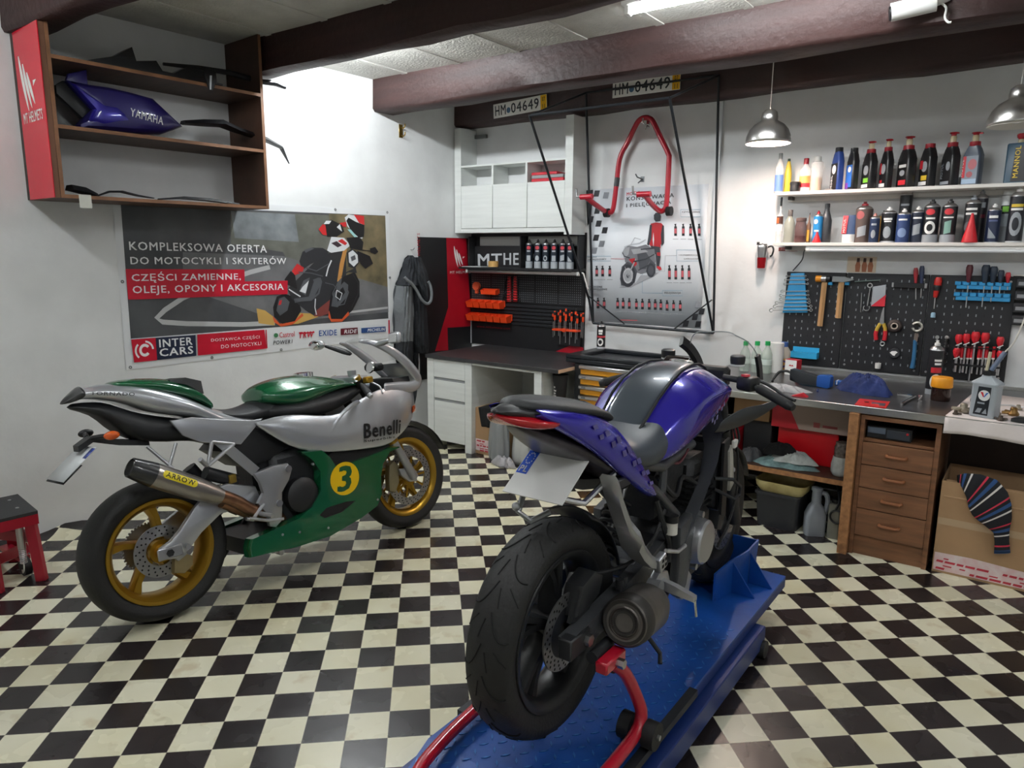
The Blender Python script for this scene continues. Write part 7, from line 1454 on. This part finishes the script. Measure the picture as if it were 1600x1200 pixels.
g = MB(lensr); shell(g, [(-.245, hp(.006, 1.214, 1.202)), (-.22, hp(.034, 1.214, 1.182)), (-.18, hp(.082, 1.210, 1.163)), (-.12, hp(.106, 1.198, 1.155)), (-.10, hp(.108, 1.188, 1.162))]); tlm = g.build('tail_light', PB, sub=1, sharp=180)
g = MB(mat('smoky undertail', hx('55505a'), .3, .2, var=.5, vs_=14, c2=hx('2a2429'))); shell(g, [(-.19, hp(.015, 1.19, 1.17)), (-.12, hp(.05, 1.165, 1.125)), (-.03, hp(.085, 1.135, 1.075)), (.06, hp(.108, 1.09, 1.03)), (.16, hp(.122, 1.03, .965)), (.25, hp(.115, .98, .905)), (.33, hp(.10, .92, .87))]); g.build('undertail', PB, sub=1, sharp=180)
g = MB(seatm); shell(g, [(-.195, hp(.012, 1.228, 1.214, .5, .004)), (-.17, hp(.045, 1.236, 1.205, .5, .008)), (-.12, hp(.078, 1.235, 1.19, .5, .01)), (-.04, hp(.106, 1.223, 1.175, .5, .012)), (.08, hp(.122, 1.198, 1.15, .5, .014)), (.14, hp(.122, 1.176, 1.13, .5, .014)), (.16, hp(.117, 1.152, 1.12, .5, .012))]); sp_ = g.build('passenger_seat', PB, sub=2, sharp=180)
MB(blk).tube([(.085, -.117, 1.158), (.09, -.10, 1.176), (.095, -.05, 1.1875), (.095, 0, 1.189), (.095, .05, 1.1875), (.09, .10, 1.176), (.085, .117, 1.158)], .003, 6).build('piping', sp_)
g = MB(mat('grey seat vinyl', hx('3c4249'), .42)); shell(g, [(.15, hp(.10, 1.10, 1.03)), (.22, hp(.13, 1.065, .99)), (.32, hp(.15, 1.045, .945)), (.42, hp(.156, 1.062, .935)), (.49, hp(.145, 1.09, .945)), (.53, hp(.12, 1.115, .96))]); g.build('rider_seat', PB, sub=2, sharp=180)
# plate and holder
pb = MB(dark).loft([[(x, y*w_, z+t_) for y, t_ in ((-1, -.015), (1, -.015), (1, .015), (-1, .015))] for x, w_, z in ((.2, .06, .93), (.1, .05, .95), (.03, .05, .975), (-.02, .05, .955))]).build('plate_holder', PB)
PT, PBm = Vector((.052, 0, 1.036)), Vector((-.082, 0, .951)); dn = (PBm-PT).normalized(); nr = Vector((dn.z, 0, -dn.x)); nr = nr if nr.x < 0 else -nr
def pp(u, v, d=0): p = PT.lerp(PBm, v)+nr*d; return (p.x, -u*.094, p.z)      # u -1..1 across
MB(pm('f6f6f4', .25)).loft([[pp(u, v, d) for d, u, v in ((0, -1, 0), (0, 1, 0), (0, 1, 1), (0, -1, 1))], [pp(u, v, d) for d, u, v in ((.003, -1, 0), (.003, 1, 0), (.003, 1, 1), (.003, -1, 1))]]).build('number_plate', pb)
g = MB(pm('1d55d0', .35)); g.poly([pp(u, v, .0034) for u, v in ((-.985, .015), (-.62, .015), (-.62, .55), (-.985, .55))])
g.use(lwht)
for k in range(12): a = k*PI/6; g.poly([pp(-.80+.11*math.cos(a)+.018*math.cos(b*PI/3), .19+.125*math.sin(a)+.02*math.sin(b*PI/3), .0038) for b in range(6)])
q = MB(lwht); q.text('PL', Matrix.Identity(4), .024, .022, .05); g.add([pp(-.93+x/.094, .51-z/.158, .0038) for x, y, z in q.v], q.f); g.build('plate_band', pb, flat=True)
MB(steel).tube([(-.05, -.03, .955), (.02, -.10, .93), (.16, -.115, .98)], .009, 8).build('holder_strut', pb)
MB(pm('8b8d90', .4, m=.6)).tube([(-.02, .06, .96), (-.07, .05, .90), (-.055, .02, .875), (-.02, -.02, .90)], .009, 8).build('plate_lamp', pb); MB(alucast).sph((-.075, .055, .915), .012, 10, 8).build('reflector_bolt', pb)
MB(dark).bx((.14, -.135, .93), (.25, -.10, .965), .006).build('indicator_socket', PB)
# tank
tk = MB(purp)
def tp(zt, ws, zs, wc, zc, wl, zl, zb): return [(0, zt), (ws*.6, zt-.002), (ws, zs), (wc, zc), (wc*.995, zc-.012), (wl, zl), (wl*.6, zb), (0, zb)]
shell(tk, [(.40, tp(1.04, .085, 1.028, .115, 1.0, .125, .95, .95)), (.46, tp(1.085, .09, 1.07, .14, 1.03, .155, .94, .94)), (.54, tp(1.14, .10, 1.125, .165, 1.075, .175, .955, .945)), (.64, tp(1.182, .11, 1.168, .182, 1.118, .182, .985, .95)), (.76, tp(1.2, .115, 1.185, .194, 1.132, .18, 1.01, .955)), (.88, tp(1.195, .11, 1.178, .196, 1.128, .17, 1.03, .96)), (.98, tp(1.165, .10, 1.148, .175, 1.108, .15, 1.035, .97)), (1.06, tp(1.12, .08, 1.108, .13, 1.085, .115, 1.035, .99)), (1.10, tp(1.09, .05, 1.082, .09, 1.068, .08, 1.035, 1.0))])
tank = tk.build('fuel_tank', PB, sub=2, sharp=180)
g = MB(gun); cs_ = [(.405, 1.05, .068), (.45, 1.083, .075), (.52, 1.132, .08), (.60, 1.171, .082), (.70, 1.198, .08), (.80, 1.206, .076), (.88, 1.2, .07), (.96, 1.178, .062), (1.02, 1.148, .055)]
g.loft([[(x, v*w_, z+.004*(1-v*v)-.016*(abs(v) > .99)-.003*(abs(v) > .8)) for v in (-1, -.93, -.5, 0, .5, .93, 1)] for x, z, w_ in cs_], False, False); g.build('tank_strip', tank, sub=1, sharp=180)
for s in (-1, 1): MB(pm('15171a', .4)).tube([(x, s*(w_+.003), z-.002) for x, z, w_ in cs_], .005, 6).build('strip_edge', tank)
MB(chrome).lathe([(.045, -.01), (.045, .008), (.036, .012)], 28, (.90, 0, 1.192), (.2, 0, 1)).build('filler_cap', tank)
g = MB(pm('77749f', .35)); r = random.Random(2)
for i in range(16): x = .74+.022*(i % 8); z = 1.0+.022*(i//8)+.012*(i % 8); g.poly([(x, -.1835, z), (x+.014, -.1835, z+.004), (x+.016, -.183, z+.018), (x+.002, -.183, z+.014)]) if (i*7) % 3 else None
g.build('decal', tank, flat=True)
# air scoop / inner fairing on the near side
for s in (-1, 1):
    g = MB(pm('2c2f33', .5)); g.loft([[(x, s*y0, z0), (x, s*(lerp(y0, y1, .5)+.02), lerp(z0, z1, .5)+.004), (x, s*y1, z1)] for x, y0, z0, y1, z1 in ((.80, .185, 1.01, .155, .965), (.90, .20, 1.03, .175, .955), (1.02, .215, 1.04, .20, .955), (1.10, .235, 1.03, .225, .97), (1.16, .262, 1.04, .25, .99), (1.20, .29, 1.055, .285, 1.03))], False, False); g.build('inner_fairing', PB, sub=1, sharp=180, solid=.006)
# frame and engine
for s in (-1, 1):
    f = MB(frm).loft([[Vector((x, s*y, z))+Vector((dx_*h*.6, s*dy, dz*h)) for dx_, dy, dz in ((-.9, -.018, -.5), (-.9, .018, -.5), (.9, .022, .5), (.9, -.022, .5))] for x, y, z, h in ((1.04, .06, 1.0, .07), (.95, .12, .93, .075), (.82, .15, .82, .075), (.70, .155, .73, .07), (.62, .15, .66, .07))]).build('frame_spar', PB, sharp=30)
    MB(frm).prism([(.56, .70), (.66, .72), (.69, .66), (.67, .56), (.64, .47), (.59, .44), (.55, .47), (.565, .56)], s*.165, s*.13, bev=.008).build('pivot_plate', f)
    MB(frm).tube([(.78, s*.10, .93), (.5, s*.11, .915), (.2, s*.10, 1.0)], .018, 10).build('subframe', PB); MB(frm).tube([(.62, s*.12, .72), (.45, s*.115, .85), (.22, s*.10, .98)], .016, 10).build('subframe_strut', PB); MB(frm).tube([(.52, s*.11, .915), (.50, s*.115, .80)], .014, 8).build('subframe_strut', PB)
g = MB(mat('engine casting', hx('2e2f31'), .5, .4, bump=.3, bs=50)); g.bx((.58, -.13, .42), (.95, .13, .68), .03).bx((.80, -.10, .62), (.98, .10, .86), .02); 
for k in range(7): g.bx((.79, -.115, .66+k*.022), (.99, .115, .668+k*.022))
eng = g.build('engine_block', PB)
MB(alucast).lathe([(.082, 0), (.084, .02), (.078, .055), (.07, .062), (.02, .064)], 36, (.745, -.13, .595), (0, -1, 0)).build('generator_cover', eng)
g = MB(alucast)
for k in range(6): a = k*PI/3+.3; g.cyl((.745+.092*math.cos(a), -.128, .595+.092*math.sin(a)), (.745+.092*math.cos(a), -.165, .595+.092*math.sin(a)), .012, n=10)
g.build('cover_bolt', eng)
MB(alucast).prism([(.60, .50), (.66, .52), (.70, .48), (.68, .43), (.62, .42)], -.16, -.13, bev=.006).build('lower_cover', eng)
MB(matt2).prism([(.52, .72), (.74, .74), (.78, .92), (.60, .93), (.50, .88)], -.09, .09, bev=.02).build('airbox', PB)
MB(matte).tube(spl([(.5, -.1, .88), (.58, -.13, .80), (.66, -.12, .84), (.74, -.14, .80)]), .009, 8).build('hose', PB); MB(matte).tube(spl([(.45, -.12, .82), (.48, -.14, .72), (.52, -.14, .66), (.50, -.15, .60)]), .01, 8).build('hose', PB); MB(pm('5e2730', .5)).tube(spl([(.55, -.10, .93), (.62, -.12, .90), (.7, -.12, .93)]), .005, 6).build('wire', PB)
MB(pm('d8d5cc', .4)).cyl((.50, -.155, .70), (.50, -.155, .74), .02, n=16).build('brake_reservoir', PB); MB(blkpl).cyl((.50, -.155, .74), (.50, -.155, .762), .0215, n=16).build('reservoir_cap', PB)
MB(steel).cyl((.24, -.02, .62), (.45, -.02, .88), .012, n=10).build('shock_rod', PB)
g = MB(matte); g.T = Matrix.Translation((.345, -.02, .75)) @ rotto((.21, 0, .26)).to_4x4()
for k in range(8): g.torus((0, 0, -.10+k*.025), (0, 0, 1), .035, .007, 20, 6)
g.build('shock_spring', PB)
# radiator, fork, front end
MB(blkpl).bx((1.00, -.14, .62), (1.04, .14, .90), .006).build('radiator', PB); MB(pm('3d3f42', .5)).bx((.985, -.125, .64), (.999, .125, .88)).build('radiator_core', PB)
MB(matte).loft([[(x, -.16, z) for x, z in ((.96, .90), (1.02, .91), (1.02, .60), (.97, .62))], [(x, -.15, z) for x, z in ((.96, .90), (1.02, .91), (1.02, .60), (.97, .62))]]).build('radiator_guard', PB)
MB(iron).tube([(.90, -.15, .78), (.96, -.2, .77), (1.05, -.2, .72), (1.04, -.2, .68)], .007, 8).tube([(.90, -.15, .74), (.98, -.2, .69), (1.05, -.2, .69)], .006, 8).build('fairing_bracket', PB)
tlt = Vector((-.42, 0, .907)).normalized()
for s in (-1, 1):
    ax = Vector((FX+.01, s*.09, FZ)); fk = MB(matte).cyl(ax-tlt*.02, ax+tlt*.26, .029, n=16).build('fork_leg', PB); MB(chrome).cyl(ax+tlt*.26, ax+tlt*.40, .0185, n=14).build('fork_tube', fk); MB(matte).cyl(ax+tlt*.38, ax+tlt*.47, .03, n=14).build('fork_boot', fk); MB(matt2).cyl(ax+tlt*.46, ax+tlt*.69, .024, n=14).build('fork_tube', fk)
c = MB(dark).prism([(FX-.17, FZ+.0), (FX-.12, FZ-.02), (FX-.08, FZ+.04), (FX-.09, FZ+.12), (FX-.14, FZ+.12)], -.085, -.03, bev=.006).build('front_caliper', PB)
MB(matte).tube(spl([(FX-.13, -.08, FZ+.1), (FX-.2, -.14, FZ+.3), (FX-.25, -.13, FZ+.5)]), .005, 6).build('brake_hose', c)
MB(dark).loft([[(FX+.318*math.cos(a), y, FZ+(.318-.02*abs(y)/.06)*math.sin(a)) for y in (-.06, -.035, 0, .035, .06)] for a in [math.radians(d_) for d_ in range(20, 141, 12)]], False, False).build('front_mudguard', PB, solid=.004)
MB(frm).bx((1.02, -.11, 1.05), (1.12, .11, 1.075), .008).build('top_yoke', PB); MB(frm).bx((1.06, -.11, .90), (1.15, .11, .93), .008).build('lower_yoke', PB)
MB(matte).bx((1.14, -.09, 1.07), (1.2, .09, 1.15), .012).build('instruments', PB); MB(pm('4a7bb8', .3)).lathe([(.022, 0), (.024, .01), (.018, .02)], 18, (1.08, .02, 1.077)).build('steering_nut', PB)
for s in (-1, 1):
    hb = MB(matt2).tube([(1.08, s*.10, 1.125), (1.07, s*.18, 1.12), (1.0, s*.362, 1.065)], .012, 10).build('handlebar', PB)
    MB(pm('1b1c1e', .7)).cyl((1.047, s*.245, 1.102), (1.0, s*.362, 1.065), .018, n=14).build('grip', hb); MB(matte).cyl((1.0, s*.362, 1.065), (.992, s*.383, 1.058), .019, .013, n=14).build('bar_end', hb)
    MB(blkpl).box((1.06, s*.20, 1.115), (.06, .07, .055), (0, 0, s*.4), .012, 2).build('switch_block', hb)
    MB(matte).tube(spl([(1.10, s*.17, 1.125), (1.115, s*.24, 1.115), (1.08, s*.33, 1.08), (1.065, s*.37, 1.07)]), .0065, 8).build('lever', hb)
    if s < 0: MB(pm('d8404a', .4)).box((1.04, -.195, 1.147), (.025, .02, .008), (0, 0, -.4)).build('switch_button', hb)
    MB(blkpl if s > 0 else matt2).lathe([(.025, 0), (.028, .02), (.028, .035), (.02, .04)], 18, (1.11, s*.14, 1.17)).build('reservoir', hb); MB(pm('c9cac8', .3)).cyl((1.11, s*.14, 1.17), (1.11, s*.14, 1.176), .027, n=18).build('reservoir_lid', hb)
# screen and its arms
g = MB(screenm); rows = []
for x, w_, z in ((1.28, .14, 1.12), (1.26, .14, 1.17), (1.23, .132, 1.215), (1.19, .11, 1.255), (1.15, .075, 1.28)): rows.append([(x+.09*(1-v*v), -.035+w_*v, z) for v in (-1, -.7, -.35, 0, .35, .7, 1)])
g.loft(rows, False, False); ws_ = g.build('windscreen', PB, sub=1, sharp=180)
edge_ = [rows[k][0] for k in range(5)]+rows[4][1:]+[rows[k][6] for k in (3, 2, 1, 0)]
MB(pm('9fa6a8', .15)).tube(spl(edge_, 3), .0022, 6).build('edge', ws_)
MB(blkpl).tube([(1.29, -.178, 1.09), (1.27, -.176, 1.15), (1.255, -.17, 1.195)], 0, sq=(.012, .03)).build('screen_bracket', PB)
MB(blkpl).tube(spl([(1.24, .05, 1.11), (1.24, .07, 1.16), (1.22, .095, 1.205), (1.19, .12, 1.235)]), 0, sq=(.045, .02)).build('fairing_stay', PB)
m_ = MB(blkpl).tube([(1.16, .05, 1.10), (1.10, .07, 1.15)], .009, 8).build('mirror', PB); MB(blkpl).box((1.07, .085, 1.168), (.03, .12, .045), (0, .9, -.25), .012, 2).build('housing', m_); MB(mat('mirror glass', (.8, .82, .84), .05, 1)).box((1.054, .083, 1.176), (.004, .105, .036), (0, .9, -.25)).build('glass', m_)
MB(pm('b8b6ae', .4)).prism([(1.0, .86), (1.03, .88), (1.07, .72), (1.03, .70)], -.17, -.145, bev=.004).build('coolant_bottle', PB); MB(white).bx((1.02, -.18, .87), (1.055, -.165, .90), .003).build('connector', PB)
MB(matte).tube(spl([(1.05, -.16, .98), (1.06, -.18, .90), (1.03, -.17, .86)]), .005, 6).build('wire', PB); MB(matte).tube(spl([(1.08, -.14, .98), (1.10, -.17, .80), (1.08, -.17, .62), (.95, -.16, .5)]), .005, 6).build('wire', PB)
# hanger, footrest, silencer
hg = MB(alucast).loft([[(x, -y0-dy, z+dz) for dy, dz in ((0, -h), (.045*w_, -h), (.052*w_, 0), (.045*w_, h), (0, h), (-.008, 0))] for x, y0, z, h, w_ in ((.09, .115, .985, .012, .9), (.10, .116, .96, .022, 1), (.13, .12, .90, .02, .95), (.165, .128, .83, .022, .95), (.19, .13, .785, .03, 1.3), (.235, .135, .735, .024, 1.1), (.285, .15, .69, .02, .8), (.335, .17, .662, .014, .6))]).build('footrest_hanger', PB, sharp=40)
pg = MB(alucast).prism([(.30, .69), (.35, .70), (.365, .655), (.315, .645)], -.205, -.18, bev=.005).build('passenger_footrest', hg)
for u_ in (0, 1):
    for v_ in (0, 1): MB(groove).bx((.318+u_*.022, -.2058, .66+v_*.018), (.332+u_*.022, -.2052, .67+v_*.018)).build('slot', pg)
bk_ = MB(alucast).prism([(.30, .60), (.36, .63), (.42, .61), (.44, .57), (.38, .555), (.33, .565)], -.185, -.16, bev=.005).build('footrest_bracket', PB); MB(alucast).loft([[(x, y, z+dz) for x_, dz in ((0, -h), (.022, -h), (.022, h), (0, h)) for x in (xx+x_,)] for xx, y, z, h in ((.365, -.18, .585, .016), (.37, -.23, .575, .014), (.385, -.285, .555, .008))]).build('rider_footrest', bk_)
MB(chrome).tube([(.39, -.285, .552), (.395, -.29, .50)], .005, 8).build('hero_pin', bk_); MB(alucast).cyl((.33, -.16, .59), (.33, -.20, .59), .025, n=16).build('pivot_cover', bk_); MB(steel).tube([(.45, -.16, .66), (.50, -.18, .645), (.55, -.185, .65)], .007, 8).build('brake_pedal', bk_)
m0, m1_ = Vector((.09, -.198, .585)), Vector((.36, -.165, .525)); md = (m1_-m0).normalized()
mu = MB(mat('sooty silencer', hx('6f6a66'), .4, .6, var=.4, vs_=12)).lathe([(.062, 0), (.070, .012), (.072, .04), (.072, .2), (.06, .25), (.03, .28)], 32, m0, md).build('silencer', PB)
g = MB(pm('2a2725', .45)); g.lathe([(.060, -.002), (.071, .012), (.0735, .05), (.0725, .05)], 32, m0, md, cap=False).lathe([(.0605, -.002), (.035, .004), (.034, -.008), (.027, -.008), (.026, .03)], 32, m0, md, cap=False); g.build('end_cap', mu); MB(groove).cyl(m0+md*.028, m0+md*.03, .028, n=20).build('outlet', mu); MB(pm('5e5854', .4, m=.5)).lathe([(.045, -.0015), (.041, -.005), (.037, -.0015)], 30, m0, md, cap=False).build('trim_ring', mu)
MB(copper).tube(spl([tuple(m1_-md*.02), (.45, -.13, .46), (.6, -.09, .42), (.8, -.05, .45)]), .022, 12).build('exhaust_pipe', mu)
MB(dark).tube([(.24, -.2, .48), (.25, -.24, .43), (.23, -.25, .41)], .007, 8).build('stand_tang', mu)
MB(dark).cyl((.0, -.148, AZ-.05), (.1, -.148, AZ-.05), .018, n=12).build('stand_spool', PB)
# ================================================================ LIFT, STAND, STOOL
DZ = .18
bluel = mat('blue lift paint', hx('0f4a9c'), .38, .1, var=.3, vs_=5, bump=.08, bs=30); blued = mat('dark blue lift paint', hx('17306e'), .42, .1)
t = thing('motorcycle_lift', 'blue diamond-plate motorcycle lift under the purple motorcycle', 'lift', (3.14, -2.8, 0))
lx = lambda x, y, z: (x-3.14, y+2.8, z)
g = MB(bluel); xl, xr, yn, yf = 2.875, 3.405, -3.70, -1.95
g.loft([[lx(xl, yn, z), lx(xr, yn, z), lx(xr, yf, z), lx(xl, yf, z)] for z in (DZ-.012, DZ)])
g.loft([[lx(xl, yn, DZ-z), lx(xr, yn, DZ-z), lx(xr-.05, yn-.22, DZ-.03-z*.9), lx(xl+.05, yn-.22, DZ-.03-z*.9)] for z in (.012, 0)])
g.use(mat('worn plate lozenges', hx('3a72b8'), .3, .35))
for i in range(46):
    for j in range(13):
        x = xl+.03+j*.039; y = yn-.16+i*.0395
        if y > yf-.03 or (i > 33): continue
        a = .9 if (i+j) % 2 else -.9; c_, s_ = math.cos(a), math.sin(a); z = DZ+.0002 if y > yn else DZ-.03*(yn-y)/.22+.0004
        g.loft([[lx(x+u*c_-v*s_, y+u*s_+v*c_, z+h) for u, v in ((-.014, 0), (0, .0035), (.014, 0), (0, -.0035))] for h in (0, .0016)])
g.build('deck', t, sharp=20)
for s, x in ((-1, xl), (1, xr)):
    MB(blued).bx(lx(x-.012 if s > 0 else x, yn, DZ-.05), lx(x if s > 0 else x+.012, yf, DZ-.0125)).build('deck_rim', t)
    MB(blued).bx(lx(x+(s*.005)-.03, yn-.12, .035), lx(x+(s*.005)+.03, -2.33, .12), .004).build('base_rail', t)
    MB(iron).loft([[lx(x+s*.002+dx_, y, z) for dx_, z in ((-.014, DZ-.02), (.014, DZ-.02), (.014, DZ+.004), (-.014, DZ+.004))] for y in (-3.55, -3.0)]).build('edge_bar', t)
    for y in (-3.4, -2.36): MB(rubber).cyl(lx(x+s*.05, y, .035), lx(x+s*.02, y, .035), .034, n=18).build('caster', t)
for y in (-3.3, -2.6): MB(blued).bx(lx(xl+.03, y-.03, .04), lx(xr-.03, y+.03, .11), .004).build('cross_beam', t)
for s in (-1, 1):
    MB(blued).tube([lx(3.14+s*.16, -3.2, .08), lx(3.14+s*.16, -2.6, .15)], 0, sq=(.03, .05)).build('scissor_arm', t); MB(blued).tube([lx(3.14+s*.13, -2.6, .08), lx(3.14+s*.13, -3.2, .15)], 0, sq=(.03, .05)).build('scissor_arm', t)
bikeM = PB.matrix_basis
w4 = lambda x, y, z: tuple((bikeM @ Vector((x, y, z)))[k]-(3.14, -2.8, 0)[k] for k in range(3))
for s in (-1, 1):     # flared wheel chock at the far end
    for nm, pts in (('chock_plate', [(1.14, .09, DZ), (1.14, .09, .30), (1.24, .115, .325), (1.38, .15, .335), (1.38, .15, DZ)]), ('chock_plate', [(1.38, .15, DZ), (1.38, .15, .335), (1.50, .155, .345), (1.47, .155, .25), (1.43, .15, DZ)]), ):
        MB(bluel).loft([[w4(x, s*(y+dy), z) for x, y, z in pts] for dy in (0, .008)]).build(nm, t)
    for x, y in ((1.26, .125), (1.39, .16)): MB(bluel).loft([[w4(x+dx_, s*(y+a), z) for a, z in ((0, DZ), (.10, DZ), (0, .32))] for dx_ in (0, .008)]).build('chock_gusset', t)
MB(bluel).loft([[w4(1.50+dx_, y, z) for y, z in ((-.155, DZ), (.155, DZ), (.155, .34), (-.155, .34))] for dx_ in (0, .008)]).build('chock_stop', t)
# paddock stand under the rear wheel
w3 = lambda x, y, z: tuple((bikeM @ Vector((x, y, z)))[k]-(3.16, -3.6, DZ)[k] for k in range(3)); bikeM = PB.matrix_basis
t = thing('paddock_stand', 'red paddock stand holding up the rear wheel of the purple motorcycle', 'stand', (3.16, -3.6, DZ))
P_ = []
for s in (-1, 1):
    q = [(.04, s*.19, .485), (.10, s*.20, .43), (.155, s*.215, .33), (.17, s*.225, .27), (.13, s*.228, .235), (.02, s*.226, .222), (-.12, s*.222, .218), (-.24, s*.21, .216), (-.33, s*.19, .215), (-.42, s*.14, .214), (-.45, s*.06, .213)]
    P_ = P_+[q]
full = P_[0]+[(-.455, 0, .213)]+P_[1][::-1]
MB(redtube).tube([w3(*p) for p in spl(full, 3)], .0185, 12).build('tube', t)
for s in (-1, 1):
    MB(redtube).bx(*[tuple(w3(*p)) for p in ((-.015, s*.165, .475), (.095, s*.205, .51))], .005).build('cradle', t); MB(steel).cyl(w3(.045, s*.20, .49), w3(.045, s*.225, .49), .014, n=6).build('cradle_bolt', t); MB(rubber).cyl(w3(.06, s*.165, .465), w3(.06, s*.19, .465), .02, n=14).build('pad', t)
    for dy in (.185, .262): MB(rubber).cyl(w3(.165, s*(dy-.018), .222), w3(.165, s*(dy+.018), .222), .0405, n=24).build('wheel', t)
    MB(steel).cyl(w3(.165, s*.16, .222), w3(.165, s*.288, .222), .008, n=10).build('axle', t)
# mechanic's seat at the frame edge
t = thing('mechanic_stool', 'low red and black steel stool or jack standing at the frame edge by the wall', 'stool', (.22, -3.86, 0))
lx2 = lambda x, y, z: (x-.22, y+3.86, z); rs = mat('red steel paint', hx('a3142c'), .35, .1)
a, b, c, d_ = (.415, -3.775), (.07, -3.735), (.05, -3.95), (.40, -3.99); 
MB(mat('black rubber mat', hx('2a2a2c'), .7, bump=.2, bs=120)).loft([[lx2(x, y, z) for x, y in (a, b, c, d_)] for z in (.335, .35)]).build('seat_pad', t)
MB(rs).loft([[lx2(x, y, z) for x, y in (a, b, c, d_)] for z in (.285, .3345)]).build('top_frame', t)
for x, y in ((.15, -3.8), (.3, -3.82), (.15, -3.93)): MB(steel).cyl(lx2(x, y, .35), lx2(x, y, .353), .008, n=10).build('screw', t)
MB(rs).tube([lx2(.385, -3.80, .29), lx2(.415, -3.79, .0)], 0, sq=(.03, .045)).build('leg', t); MB(rs).tube([lx2(.37, -3.97, .29), lx2(.40, -3.97, .0)], 0, sq=(.03, .045)).build('leg', t)
MB(rs).tube([lx2(.38, -3.80, .22), lx2(.07, -3.84, .17)], 0, sq=(.035, .05)).build('cross_bar', t); MB(rs).tube([lx2(.33, -3.82, .15), lx2(.04, -3.86, .02)], 0, sq=(.04, .05)).build('brace', t); MB(rs).tube([lx2(.09, -3.78, .285), lx2(.06, -3.78, 0)], 0, sq=(.03, .045)).build('leg', t); MB(rs).tube([lx2(.08, -3.93, .285), lx2(.05, -3.93, 0)], 0, sq=(.03, .045)).build('leg', t)
MB(rs).bx(lx2(.06, -3.84, .08), lx2(.30, -3.79, .10)).build('lower_plate', t)
spn = MB(steel).cyl(lx2(.375, -3.845, .17), lx2(.372, -3.845, .305), .017, n=14)
for k in range(9): spn.torus(lx2(.375, -3.845, .10+k*.009), (0, 0, 1), .013, .0035, 14, 5)
spn.build('spring', t); MB(steel).tube(spl([lx2(.375, -3.845, .10), lx2(.375, -3.848, .06), lx2(.365, -3.85, .045), lx2(.36, -3.85, .06)]), .003, 6).build('hook', t)
MB(pm('9fa3a2', .4, m=.4)).lathe([(.045, 0), (.05, .008), (.03, .014)], 16, lx2(.20, -3.905, .225), (.3, -1, .2)).build('knob', t); MB(rubber).cyl(lx2(.3, -3.80, .05), lx2(.3, -3.83, .05), .045, n=20).build('wheel', t)
